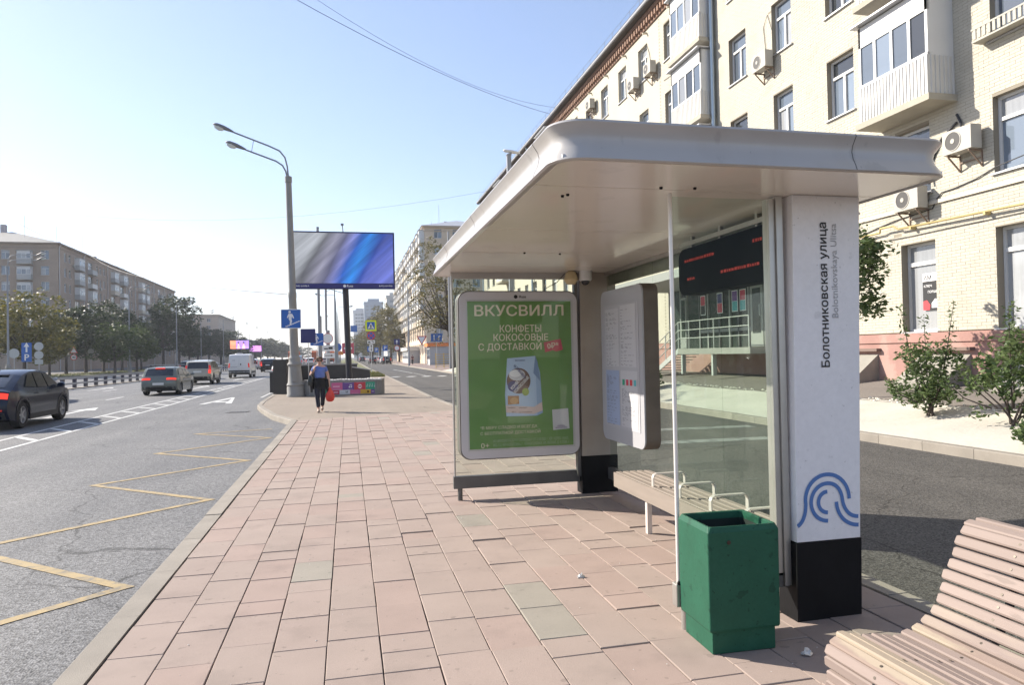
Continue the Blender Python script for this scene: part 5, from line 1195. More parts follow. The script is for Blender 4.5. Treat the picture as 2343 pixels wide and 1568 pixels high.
fb = obj('footer', MB().quad((bx0+.02,-.004,bz0+.02),(bx1-.02,-.004,bz0+.02),(bx1-.02,-.004,bz0+.27),(bx0+.02,-.004,bz0+.27)), PK['navy'], BB, recalc=False)
mb = MB(); put_text(mb,'Russ',(.05,-.008,bz0+.09),(1,0,0),(0,0,1),.19,.01,'LEFT'); mb.disc((-.06,-.008,bz0+.15),.08,14); put_text(mb,'МБ 01978 А',(bx0+.2,-.008,bz0+.10),(1,0,0),(0,0,1),.13,.005,'LEFT'); put_text(mb,'8(495)-620-0200',(bx1-.15,-.008,bz0+.12),(1,0,0),(0,0,1),.11,.005,'RIGHT'); obj('lettering',mb,PK['white'],fb,recalc=False)
obj('post', MB().tube([(.12,.25,0),(-.02,.25,5.5)],.17,12), M('billboard_post',(0.018,0.02,0.028),.5), BB, smooth=50)
obj('top_camera', MB().tube([(-.1,.2,8.6),(-.14,.2,9.05)],.03,6).box(-.22,-.06,.1,.3,9.03,9.12), LAMPG, BB)
# ---- underpass parapets
GRAN = M('granite_dark', (0.035,0.032,0.03), .35, var=.25, vs=1.2, speck=.2, speck_s=40); COPE = M('coping_grey',(0.30,0.29,0.28),.6,var=.08)
UP = thing('underpass_parapet', 'long dark granite parapet around the underpass stairs behind the planter', 'parapet', (-1.6,50,0))
for a, b in ((-3.75,-1.6),(-1.59,.62)): obj('wall_panel', MB().box(a+1.6,b+1.6,3.6,3.95,-.02,1.06), GRAN, UP)
for a, b in ((-3.8,-1.6),(-1.59,.68)): obj('coping', MB().box(a+1.6,b+1.6,3.5,4.05,1.06,1.16), COPE, UP)
obj('wall_panel', MB().box(-2.12,-1.8,-14,3.58,-.02,.95), GRAN, UP); obj('coping', MB().box(-2.17,-1.75,-14.05,3.49,.95,1.03), COPE, UP)
UB = thing('parapet_end', 'short dark parapet end with pale sloping coping at the underpass', 'parapet', (.95,53,0))
obj('block', MB().prism([(-.75,0),(.55,0),(.55,.62),(-.75,.88)],1,-1.0,.4), GRAN, UB); obj('coping', MB().prism([(-.82,.885),(.62,.625),(.62,.69),(-.82,.955)],1,-1.08,.48), COPE, UB); obj('side_post', MB().box(-.98,-.80,-1.0,.4,0,.8), COPE, UB)
UL = thing('parapet_end', 'tall black granite wall end standing left of the lamp base', 'parapet', (-3.0,34.4,0))
obj('front_slab', MB().box(-.36,.22,-.5,.1,-.01,1.58), GRAN, UL, bevel=.01); obj('side_slab', MB().box(.225,.36,-.45,3.0,-.01,1.60), M('granite_brown',(0.075,0.062,0.05),.4,var=.2,vs=2), UL)
# ---- ribbed concrete planter with posters
PL = thing('planter_seat', 'ribbed grey concrete seat wall with rounded ends and colourful posters', 'planter', (-.17,31.55,0))
RIB = M('ribbed_concrete',(0.26,0.25,0.235),.85,var=.1,vs=3); Lp, Dp = 3.34, .95
out = rrect(-Lp/2,Lp/2,-Dp/2,Dp/2,Dp/2-.02,14)
obj('core', MB().prism(out,2,0,.60), RIB, PL, smooth=30)
per = [Vector((*p,0)) for p in out]+[Vector((*out[0],0))]; seg = []; acc = 0
for a, b in zip(per[:-1],per[1:]): seg.append((acc,a,b)); acc += (b-a).length
nr = int(acc/.085)
rbm = MB().box(-.028,.028,-.022,.004,0.02,.585).mesh('rib'); rbm.materials.append(RIB)
for k in range(nr):
    s_ = acc*k/nr; q = [x for x in seg if x[0] <= s_ and (x[2]-x[1]).length > 1e-6][-1]; d = (q[2]-q[1]).normalized(); p = q[1]+d*(s_-q[0])
    if -1.25 < p.x < 1.22 and p.y < 0: continue
    link('rib', rbm, PL, (p.x,p.y,0), math.atan2(d.y,d.x))
sr = rg
for k in range(26):
    x = -Lp/2+.12+k*(Lp-.24)/26; obj('cap_stone', MB().box(x+.005,x+.115,-Dp/2-.03,Dp/2+.03,.60,.68+sr.uniform(-.012,.012)), M('cap_stone',(0.40,0.39,0.38),.8,rnd=.15), PL, bevel=.02)
for s_ in (-1,1): obj('cap_end', MB().prism([(s_*(Lp/2-.12),-.4),(s_*(Lp/2+.02),-.15),(s_*(Lp/2+.02),.15),(s_*(Lp/2-.12),.4)],2,.60,.675), RIB, PL)
x0 = -.55; yq = -Dp/2-.012
for i, (w_, c) in enumerate(((.46,'pink'),(.48,'purple'),(.48,'red'),(.45,'green'))):
    p_ = obj('poster', MB().box(x0,x0+w_-.005,yq,yq+.012,.235,.545), PK[c], PL)
    if c == 'pink': flat(p_,(x0+.06,x0+.34,.36,.41),yq-.004,M('pale_pink',(0.75,0.4,0.5),.6)); flat(p_,(x0+.05,x0+.4,.25,.265),yq-.004,M('pale_pink',(0.75,0.4,0.5),.6))
    if c == 'purple':
        for dx, dz in ((.28,.0),(.36,.0)): obj('print', MB().disc((x0+dx,yq-.004,.35+dz),.028,12), PK['white'], p_); flat(p_,(x0+dx+.016,x0+dx+.028,.35,.44),yq-.004,PK['white'])
        flat(p_,(x0+.296,x0+.388,.43,.455),yq-.005,PK['white']); flat(p_,(x0+.08,x0+.4,.53,.537),yq-.004,PK['lgrey']); flat(p_,(x0+.2,x0+.42,.25,.258),yq-.004,PK['lgrey'])
    if c == 'red':
        obj('print', MB().disc((x0+.24,yq-.004,.37),.085,20), PK['white'], p_); flat(p_,(x0+.17,x0+.31,.34,.40),yq-.006,PK['red']); flat(p_,(x0+.1,x0+.36,.515,.53),yq-.004,PK['pink']); flat(p_,(x0+.12,x0+.34,.25,.258),yq-.004,PK['pink'])
    if c == 'green':
        for r_ in range(2):
            for k in range(4): obj('print', MB().disc((x0+.06+k*.105+r_*.02,yq-.004,.36+r_*.075),.02,10), PK['white'], p_)
        flat(p_,(x0+.05,x0+.38,.50,.512),yq-.004,M('pale_green',(0.1,0.5,0.3),.6))
    x0 += w_
x0 = -.72
for w_, c in ((.50,'crimson'),(.44,'lgrey'),(.43,'pink'),(.44,'amber'),(.16,'purple')):
    p_ = obj('poster', MB().box(x0,x0+w_-.005,yq,yq+.012,.05,.228), PK[c], PL)
    if c == 'lgrey':
        mb = MB(); put_text(mb,'М',(x0+.3,yq-.004,.10),(1,0,0),(0,0,1),.12,.01); obj('lettering',mb,PK['black'],p_,recalc=False); flat(p_,(x0+.05,x0+.2,.13,.138),yq-.004,PK['grey']); flat(p_,(x0+.05,x0+.2,.115,.12),yq-.004,PK['grey'])
    if c == 'crimson': flat(p_,(x0+.26,x0+.44,.12,.16),yq-.004,M('pale_pink',(0.75,0.4,0.5),.6))
    if c == 'amber': obj('print', MB().lathe([(.045,-.002),(.03,-.002)],14,(x0+.32,yq-.003,.14),1), PK['brown'], p_); flat(p_,(x0+.12,x0+.36,.065,.072),yq-.004,PK['brown'])
    if c == 'pink': flat(p_,(x0+.05,x0+.35,.09,.1),yq-.004,M('pale_pink',(0.75,0.4,0.5),.6))
    if c == 'purple': flat(p_,(x0+.03,x0+.13,.12,.15),yq-.004,PK['lgrey'])
    x0 += w_
obj('poster', MB().box(-1.0,-.73,yq,yq+.012,.10,.36), PK['green'], PL)
# ---- crash barrier along the centre of the road
GR = thing('guard_rail', 'low two rail crash barrier with dark posts along the road centre', 'guard rail', (-18.15,20,ZR))
RAILM = M('rail_galvanised',(0.33,0.33,0.34),.5,metal=.4,var=.08,vs=1); POSTD = M('rail_post_dark',(0.04,0.04,0.06),.7)
pm_ = MB().box(-.08,.08,-.17,.17,0,.74).mesh('post'); pm_.materials.append(POSTD)
for k in range(78): link('post', pm_, GR, (0,k*2.1,0))
for k in range(26):
    for z in (.30,.66): obj('rail', MB().box(.085,.14,k*6.3-.0+.01,k*6.3+6.29,z,z+.12), RAILM, GR)
obj('rail', MB().box(.085,.14,164,330,.66,.78), RAILM, GR); obj('rail', MB().box(.085,.14,164,330,.30,.42), RAILM, GR)
kb = MB().box(-.35,.35,-5,360,0,.06); obj('rail_footing', kb, C_KERB, GR)
# ---- kiosks, yellow railing, flower box on the right pavement
for nm, x, y, w, d, h, lab in (('kiosk',13.2,118,6,4,3.6,'grey corrugated kiosk with red fascia on the right pavement'),('kiosk',12.4,150,5,18,3.2,'long pale kiosk row with awning past the parking signs')):
    t = thing(nm, lab, 'kiosk', (x,y,0)); obj('wall', MB().box(0,w,0,d,0,h), M('kiosk_panel',(0.42,0.43,0.43),.6,var=.1,vs=1.5), t)
    for k in range(int(w/.3)): obj('rib', MB().box(k*.3,k*.3+.12,-.04,0,.1,h-.5), FRAME_G, t)
    for k in range(5): obj('window', MB().box(-.03,0,d*(k+.15)/5,d*(k+.85)/5,1.0,h-.9), PANE[0], t)
    obj('fascia', MB().box(-.4,w+.1,-.3,d,h-.5,h+.1), PK['orange'] if y < 130 else M('awning_pale',(0.6,0.58,0.54),.7), t); obj('roof', MB().box(-.5,w+.2,-.4,d+.2,h+.1,h+.25), FRAME_G, t)
t = thing('barrier_fence', 'yellow metal street railing beside the tree', 'railing', (10.6,88,0)); YEL = M('railing_yellow',(0.60,0.40,0.05),.6)
for k in range(4): obj('post', MB().box(k*1.0-.04,k*1.0+.04,-.03,.03,0,1.9), YEL, t)
for k in range(6): obj('bar', MB().box(.04,2.96,-.02,.02,.2+k*.3,.26+k*.3), YEL, t)
t = thing('flower_trough', 'low grey concrete flower trough by the white fabric', 'planter', (13.0,84,0)); obj('trough', MB().box(0,3.0,-.6,.6,0,.75).box(.1,2.9,-.5,.5,.74,.76), COPE, t, bevel=.03); obj('soil', MB().box(.15,2.85,-.45,.45,.76,.80), C_SAND, t)
# ---- boulevard billboards on the left
def led(label, px, pz, Y, w, h, parts):
    g = gy(px,pz,Y); t = thing('billboard', label, 'billboard', (g.x,Y,0)); obj('cabinet', MB().box(-w/2-.2,w/2+.2,0,.6,g.z-h/2-.2,g.z+h/2+.2), PK['black'], t)
    for a, b, c in parts: obj('screen', MB().quad((-w/2+a*w,-.01,g.z-h/2),(-w/2+b*w,-.01,g.z-h/2),(-w/2+b*w,-.01,g.z+h/2),(-w/2+a*w,-.01,g.z+h/2)), c, t, recalc=False)
    obj('post', MB().box(-.5,.5,.1,.5,0,g.z-h/2-.2), PK['black'], t); return t, g
EM = lambda n, c: M('screen_'+n, c, .5, emit=.8, var=.5, vs=.5)
t, g = led('wide screen with orange and violet panels and two figures under the trees', 548,789,230,5.4,2.5,((0,.32,EM('orange',(0.75,0.22,0.12))),(.325,1,EM('violet',(0.28,0.16,0.70)))))
for dx in (-.3,1.2):
    obj('figure_print', MB().poly([(dx+a*.75,-.03,g.z-1.22+b*1.25) for a, b in ((-.6,0),(.6,0),(.5,.6),(.2,.9),(.3,1.2),(.2,1.55),(-.2,1.55),(-.3,1.2),(-.2,.9),(-.5,.6))]), EM('peach',(0.75,0.36,0.28)), t)
    obj('figure_print', MB().poly([(dx+a*.75,-.05,g.z-1.22+b*1.25) for a, b in ((-.32,1.0),(-.2,1.3),(.2,1.3),(.32,1.0),(.35,1.5),(0,1.75),(-.35,1.5))]), PK['black'], t)
led('small magenta screen beside the round sign further along', 584,798,290,4.4,2.2,((0,1,EM('magenta',(0.62,0.20,0.72))),))
# ---- overhead wires
def wire(a, b, sag, r=.012, name='overhead_wire', label='', group=None):
    A, B = Vector(a), Vector(b); P = [A.lerp(B,k/16)-Vector((0,0,sag*4*(k/16)*(1-k/16))) for k in range(17)]
    return tag(obj(name, MB().tube([tuple(p) for p in P],r,4), CABLE), label, 'wire', group)
wire(gy(660,-12,30), (14.2,47.5,18.4), .5, .014, label='upper of two dark wires running to the brick house roof')
wire(gy(690,-25,30), (14.2,46.0,18.35), .95, .010, label='lower thin wire running to the brick house roof')
wire((-60,120,28), (14.2,67,17.6), 4.0, .010, label='faint long wire crossing the sky to the brick house')
wire((-57,176,26.5), (-2.5,31.4,4.35), 1.6, .02, label='black wire from the brown block roof to the lamp shaft')
wire((-60,150,28.0), (-57,230,27.5), 1.5, .03, label='wire strung along the roof of the brown block')

# ---- crumpled litter on the slabs
FOIL = M('foil_litter',(0.55,0.54,0.52),.35,metal=.3)
for k, (x, y, lab) in enumerate(((1.62,4.93,'crumpled foil wrapper lying on the slabs in front of the shelter bench'),(2.36,3.36,'small torn paper scrap on the slabs by the green bin'),(1.05,3.02,'tiny pale paper scrap near the bottom of the paving'))):
    r_ = random.Random(k+4); mb = MB(); rings = []
    for q in range(4): rings.append([(.035*(1-.2*q)*math.cos(a)*r_.uniform(.6,1.3),.022*(1-.2*q)*math.sin(a)*r_.uniform(.6,1.3),.002+q*.009*r_.uniform(.6,1.3)) for a in [j*.785 for j in range(8)]])
    tag(obj('litter', mb.loft(rings), FOIL, None, (x,y,.002)), lab, 'litter')
# ================================================================ VEHICLES
TYRE = M('tyre_rubber',(0.018,0.018,0.019),.85); RIMS = M('rim_alloy',(0.34,0.34,0.35),.35,metal=.2); RIMD = M('rim_dark',(0.10,0.10,0.105),.4,metal=.6)
CGLASS = M('car_glass',(0.014,0.017,0.02),.06,spec=.8); BPLAS = M('bumper_plastic',(0.025,0.025,0.027),.6); CHROME = M('car_chrome',(0.6,0.6,0.62),.2,metal=.9)
TAIL = M('tail_lamp',(0.30,0.012,0.012),.25,emit=.15,emitcol=(1,.05,.03)); BRAKE = M('brake_lamp_lit',(0.5,0.02,0.02),.3,emit=.4,emitcol=(1,.05,.02)); PLATE = M('number_plate',(0.62,0.62,0.60),.5); HEADL = M('head_lamp',(0.55,0.56,0.58),.15,spec=.8)
def paint(name, col, metal=.1): return M('paint_'+name, col, .16, metal=metal, coat=.15, spec=.25)
WH = {}
def wheel_mesh(r, w, dark):
    k = (r,w,dark)
    if k not in WH:
        ty = MB().lathe([(r*.62,-w/2),(r*.90,-w/2),(r*.985,-w*.36),(r,-w*.2),(r,w*.2),(r*.985,w*.36),(r*.90,w/2),(r*.62,w/2)],26,(0,0,0),0,False).mesh('wheel',True,40); ty.materials.append(TYRE)
        mb = MB().lathe([(r*.64,-w*.42),(r*.64,w*.46),(r*.58,w*.46),(r*.56,w*.1),(r*.1,w*.02),(r*.1,-w*.02)],24,(0,0,0),0,False)
        for s in range(5):
            a = 2*math.pi*s/5; c, si = math.cos(a), math.sin(a); hw = r*.085
            pts = [(-hw,.05*r),(hw,.05*r),(hw*.8,.58*r),(-hw*.8,.58*r)]
            for x0, x1 in ((w*.30,w*.40),): mb.add([(x,p*c-q*si,p*si+q*c) for x in (x0,x1) for p, q in pts],[(0,1,2,3),(7,6,5,4),(0,4,5,1),(1,5,6,2),(2,6,7,3),(3,7,4,0)])
        mb.lathe([(r*.12,w*.30),(r*.12,w*.43),(r*.05,w*.44)],12,(0,0,0),0); ri = mb.mesh('rim'); ri.materials.append(RIMD if dark else RIMS)
        bk = MB().lathe([(r*.56,w*.05),(r*.02,w*.05)],16,(0,0,0),0).mesh('brake_disc'); bk.materials.append(BPLAS)
        WH[k] = (ty,ri,bk)
    return WH[k]
def arch(cy, r, n=10, z0=.22):
    a0 = math.asin(min(.9,max(-.6,(z0-r)/ (r*1.14)))); R_ = r*1.14
    return [(cy+R_*math.cos(a), r+R_*math.sin(a)) for a in [math.pi-a0-(math.pi-2*a0)*k/n*1.0 for k in range(n+1)]]
class Car:
    def __init__(s, name, label, cat, loc, rz, L, W, H, top, rw, ws, belt, wb, r, pm, group=None, tumble=.2, crown=.055, gz=.22, dark_rim=False, clad=True, endc=.16, wheels=True):
        """top = outline from rear bottom over the roof to front bottom; rw / ws = indices of rear window / windscreen segments"""
        s.L, s.W, s.H, s.belt, s.tum, s.crown, s.endc, s.top = L, W, H, belt, tumble, crown, endc, top
        s.T = thing(name, label, cat, loc, rz, group)
        front = arch(wb/2+s.top_off(), r, z0=gz); rear = arch(-wb/2+s.top_off(), r, z0=gz)
        out = list(top) + list(reversed(front)) + list(reversed(rear))
        bm = bmesh.new(); n = len(out)
        A = [bm.verts.new((-1,p[0],p[1])) for p in out]; B = [bm.verts.new((1,p[0],p[1])) for p in out]
        bm.faces.new(A); bm.faces.new(list(reversed(B)))
        for i in range(n): j = (i+1)%n; bm.faces.new((A[j],A[i],B[i],B[j]))
        def cut(co, no): bmesh.ops.bisect_plane(bm, geom=list(bm.verts)+list(bm.edges)+list(bm.faces), plane_co=co, plane_no=no)
        for x in (-.97,-.90,-.78,-.45,0,.45,.78,.90,.97): cut((x,0,0),(1,0,0))
        for z in (gz+.06,belt*.55,belt*.8,belt,belt+.04,(belt+H)/2): cut((0,0,z),(0,0,1))
        k = -L/2+.3
        while k < L/2-.1: cut((0,k,0),(0,1,0)); k += .45
        for v in bm.verts: v.co = s.disp(*v.co)
        bmesh.ops.recalc_face_normals(bm, faces=bm.faces)
        me = bpy.data.meshes.new('body'); bm.to_mesh(me); bm.free(); me.materials.append(pm)
        me.polygons.foreach_set('use_smooth',[True]*len(me.polygons)); me.set_sharp_from_angle(angle=R(42))
        s.body = link('body', me, s.T); s.r, s.wb, s.pm = r, wb, pm
        if wheels:
            ty, ri, bk = wheel_mesh(r,.23,dark_rim)
            for sx in (-1,1):
                for yy in (-wb/2+s.top_off(),wb/2+s.top_off()):
                    w = link('wheel', ty, s.T, (sx*(W/2-.13),yy,r)); w.rotation_euler = (rg.uniform(0,1.2),0,0 if sx > 0 else math.pi)
                    link('rim', ri, w); link('brake_disc', bk, w)
        if clad:
            for sx in (-1,1):
                for yy in (-wb/2+s.top_off(),wb/2+s.top_off()):
                    ar = arch(yy,r,12,gz); mb = MB()
                    for i in range(len(ar)-1):
                        p, q = ar[i], ar[i+1]; po, qo = [(yy+(t[0]-yy)*1.13,r+(t[1]-r)*1.13) for t in (p,q)]
                        mb.quad(*[s.side(sx,a,b,.012) for a, b in (p,q,qo,po)])
                    obj('arch_trim', mb, BPLAS, s.T)
                mb = MB(); y0, y1 = -wb/2+s.top_off()+r*1.15, wb/2+s.top_off()-r*1.15
                mb.quad(*[s.side(sx,a,b,.010) for a, b in ((y0,gz+.0),(y1,gz+.0),(y1,gz+.15),(y0,gz+.15))]); obj('sill_trim', mb, BPLAS, s.T)
        s.glass_seg(rw,'rear_window',.80); s.glass_seg(ws,'windscreen',.86)
    def top_off(s): return 0.0
    def disp(s, sx, y, z):
        L, W, H = s.L, s.W, s.H
        e = max(0,(abs(y)-.36*L)/(.14*L)); plan = 1-.09*min(1,e)**2
        if z > s.belt: tm = 1-.02-s.tum*(z-s.belt)/(H-s.belt)
        else: tm = 1-.02*(z-s.belt*.72)**2/(s.belt*.28)**2*.9 if z > s.belt*.72 else 1-.05*((s.belt*.72-z)/s.belt)**2
        a = abs(sx); k = min(1,max(0,(z-.45*s.belt)/(.5*s.belt)))
        ye = y-math.copysign(s.endc*a**3*min(1,max(0,(abs(y)-.38*L)/(.1*L))),y)
        return Vector((sx*W/2*plan*tm, ye, z-s.crown*a**6*k))
    def side(s, sx, y, z, off=.006):
        p = s.disp(sx,y,z); q = s.disp(sx,y,z+.02); n = Vector((0,1,0)).cross(q-p).normalized()*(1 if sx > 0 else 1); n = Vector((abs(n.x)*sx,0,abs(n.z) if z > s.belt else 0)); n.normalize()
        p = Vector((p.x,p.y,z)); return tuple(p+n*off)
    def side_window(s, pts, name='side_window', mat=None, off=.007):
        for sx in (-1,1):
            mb = MB(); (y0,z0),(y1,z1),(y2,z2),(y3,z3) = pts; N_ = 5
            for i in range(N_):
                a, b = i/N_, (i+1)/N_
                f = lambda t, q: (y0+(y1-y0)*t+((y3+(y2-y3)*t)-(y0+(y1-y0)*t))*q, z0+(z1-z0)*t+((z3+(z2-z3)*t)-(z0+(z1-z0)*t))*q)
                mb.quad(*[s.side(sx,*f(t,q),off) for t, q in ((a,0),(b,0),(b,1),(a,1))])
            obj(name, mb, mat or CGLASS, s.T)
    def glass_seg(s, i, name, sw, off=.008):
        a, b = Vector((0,*s.top[i])), Vector((0,*s.top[i+1])); d = (b-a).normalized(); n = Vector((0,-d.z,d.y)); mb = MB(); N_ = 8; g = []
        for q in (.07,.5,.95):
            p = a.lerp(b,q); g.append([tuple(s.disp(-sw+2*sw*k/N_,p.y,p.z)+n*off) for k in range(N_+1)])
        for r_ in range(2):
            for k in range(N_): mb.quad(g[r_][k],g[r_][k+1],g[r_+1][k+1],g[r_+1][k])
        return obj(name, mb, CGLASS, s.T)
    def end_y(s, z, rear):
        P = s.top if rear else list(reversed(s.top))
        for a, b in zip(P[:-1],P[1:]):
            if a[1] <= z <= b[1]: return a[0]+(b[0]-a[0])*(z-a[1])/max(1e-6,b[1]-a[1])
        return P[0][0]
    def panel(s, s0, s1, z0, z1, mat, name, rear=True, off=.008, skew=0.0, both=False):
        for m in ((1,-1) if both else (1,)):
            mb = MB(); Nx, Nz = 6, 3; g = []
            for j in range(Nz+1):
                row = []
                for i in range(Nx+1):
                    u = s0+(s1-s0)*i/Nx; z = z0+(z1-z0)*j/Nz+skew*(i/Nx); y = s.end_y(z,rear); p = s.disp(u*m,y,z)
                    row.append((p.x*1.0+m*off*.5*(abs(u) > .85),p.y+(-off if rear else off),p.z))
                g.append(row)
            for j in range(Nz):
                for i in range(Nx): mb.quad(g[j][i],g[j][i+1],g[j+1][i+1],g[j+1][i])
            obj(name, mb, mat, s.T)
    def mirror(s, y, z, mat=None):
        for sx in (-1,1):
            x = abs(s.disp(sx,y,z).x); mb = MB(); c = (sx*(x+.12),y,z+.05)
            mb.loft([[(c[0]+w*math.cos(a),c[1]+dy,c[2]+h*math.sin(a)) for a in [2*math.pi*k/8 for k in range(8)]] for dy, w, h in ((-.06,.10,.07),(.0,.115,.085),(.07,.09,.06),(.1,.03,.03))]); mb.box(min(sx*x,sx*(x+.08)),max(sx*x,sx*(x+.08)),y-.03,y+.03,z-.03,z+.02)
            obj('wing_mirror', mb, mat or s.pm, s.T, smooth=50)
    def handles(s, ys, z):
        for sx in (-1,1):
            for y in ys: p = s.side(sx,y,z,.012); obj('door_handle', MB().box(p[0]-.012,p[0]+.012,y-.10,y+.10,z-.015,z+.015), s.pm, s.T)
    def seams(s, ys, z0, z1):
        for sx in (-1,1):
            for y in ys:
                mb = MB(); mb.quad(*[s.side(sx,a,b,.0035) for a, b in ((y-.006,z0),(y+.006,z0),(y+.006,z1),(y-.006,z1))]); obj('door_seam', mb, BPLAS, s.T)
    def plate(s, z, zh=.115, w=.52): 
        y = s.end_y(z,True)-.025; obj('number_plate', MB().box(-w/2,w/2,y-.012,y,z-zh/2,z+zh/2), PLATE, s.T)
def coupe_suv(label, loc, rz, pm):
    top = [(-2.26,.30),(-2.36,.46),(-2.375,.70),(-2.30,.95),(-2.24,1.07),(-2.06,1.12),(-1.12,1.50),(-.55,1.60),(.0,1.62),(.42,1.585),(.62,1.53),(1.28,1.10),(1.85,1.02),(2.18,.90),(2.33,.68),(2.345,.45),(2.26,.24)]
    c = Car('car', label, 'car', loc, rz, 4.75,1.93,1.62,top,5,10,1.07,2.86,.375,pm,dark_rim=False)
    c.side_window([(-.42,1.10),(.26,1.09),(.18,1.50),(-.40,1.52)]); c.side_window([(.34,1.09),(1.10,1.08),(.56,1.46),(.26,1.50)]); c.side_window([(-1.22,1.14),(-.50,1.105),(-.48,1.51),(-.80,1.46)])
    c.panel(.52,.98,.86,1.02,BRAKE,'tail_lamp',both=True,skew=.01); c.panel(-.5,.5,.90,.955,TAIL,'lamp_strip'); c.panel(-.93,.93,.30,.48,BPLAS,'bumper'); c.panel(.55,.88,.53,.565,TAIL,'reflector',both=True)
    c.plate(.70); c.mirror(.98,1.06); c.handles((-.55,.35),.93); c.seams((-.46,.30),.34,1.05); c.panel(.5,.96,.70,.86,HEADL,'head_lamp',False,both=True)
    for sx in (-1,1): obj('exhaust', MB().tube([(sx*.55,-2.40,.36),(sx*.55,-2.2,.36)],.05,10), CHROME, c.T)
    obj('aerial', MB().prism([(-.62,1.60),(-.42,1.61),(-.56,1.68)],0,-.02,.02), pm, c.T); obj('spoiler', MB().box(-.55,.55,-1.30,-1.10,1.455,1.475), BPLAS, c.T)
    return c
def wagon(label, loc, rz, pm, rack=True, lit=True, s=1.0, group=None):
    top = [(-2.16,.30),(-2.27,.44),(-2.29,.66),(-2.23,.90),(-2.17,.98),(-1.74,1.38),(-1.50,1.43),(-.3,1.475),(.25,1.45),(.50,1.40),(1.22,1.0),(1.80,.91),(2.12,.78),(2.27,.58),(2.28,.40),(2.2,.22)]
    c = Car('car', label, 'car', loc, rz, 4.6,1.80,1.475,top,4,9,.97,2.65,.33,pm,group=group,clad=False,gz=.20)
    c.side_window([(-.50,1.0),(.20,.99),(.12,1.37),(-.48,1.38)]); c.side_window([(.27,.99),(1.02,.98),(.46,1.34),(.20,1.37)]); c.side_window([(-1.70,1.05),(-.58,1.0),(-.56,1.38),(-1.40,1.34)])
    c.panel(.45,.97,.80,.90,BRAKE if lit else TAIL,'tail_lamp',both=True,skew=.02); c.panel(-.92,.92,.30,.46,BPLAS,'bumper'); c.plate(.60); c.mirror(.92,.97); c.handles((-.6,.3),.83); c.seams((-.52,.24),.28,.96)
    c.panel(.45,.96,.62,.76,HEADL,'head_lamp',False,both=True)
    if lit: obj('high_brake_lamp', MB().box(-.22,.22,-1.83,-1.76,1.36,1.40), BRAKE, c.T)
    if rack:
        for sx in (-1,1): obj('roof_rail', MB().tube([(sx*.62,-1.5,1.42),(sx*.62,-1.4,1.47),(sx*.62,.2,1.50),(sx*.62,.35,1.44)],.018,6), BPLAS, c.T)
        for y in (-1.05,-.1): obj('cross_bar', MB().box(-.82,.82,y-.04,y+.04,1.535,1.565), RIMS, c.T)
        for sx in (-1,1):
            for y in (-1.05,-.1): obj('bar_foot', MB().box(sx*.62-.03,sx*.62+.03,y-.03,y+.03,1.48,1.536), BPLAS, c.T)
    return c
def suv(label, loc, rz, pm, lit=False, tall=True, group=None, clad=True, rails=True):
    top = [(-2.24,.36),(-2.37,.52),(-2.38,.80),(-2.30,1.06),(-2.26,1.12),(-2.02,1.62),(-1.80,1.69),(-.6,1.77),(.1,1.76),(.52,1.69),(1.24,1.16),(1.85,1.06),(2.20,.94),(2.36,.70),(2.36,.48),(2.26,.28)]
    c = Car('car', label, 'car', loc, rz, 4.78,1.90,1.78,top,4,9,1.14,2.86,.37,pm,group=group,clad=clad,gz=.26,tumble=.17)
    c.side_window([(-.62,1.17),(.18,1.16),(.10,1.64),(-.60,1.65)]); c.side_window([(.26,1.16),(1.06,1.15),(.47,1.62),(.18,1.64)]); c.side_window([(-1.92,1.20),(-.70,1.17),(-.68,1.65),(-1.75,1.60)])
    c.panel(.80,1.0,.82,1.10,BRAKE if lit else TAIL,'tail_lamp',both=True); c.panel(.84,.99,1.10,1.42,TAIL,'tail_lamp',both=True); c.panel(-.94,.94,.36,.58,BPLAS,'bumper'); c.plate(.93); c.mirror(.95,1.14); c.handles((-.7,.25),1.0); c.seams((-.66,.22),.36,1.12)
    c.panel(.5,.96,.74,.92,HEADL,'head_lamp',False,both=True)
    if rails:
        for sx in (-1,1): obj('roof_rail', MB().tube([(sx*.66,-1.75,1.70),(sx*.66,-1.6,1.78),(sx*.66,.1,1.82),(sx*.66,.25,1.76)],.02,6), BPLAS, c.T)
    return c
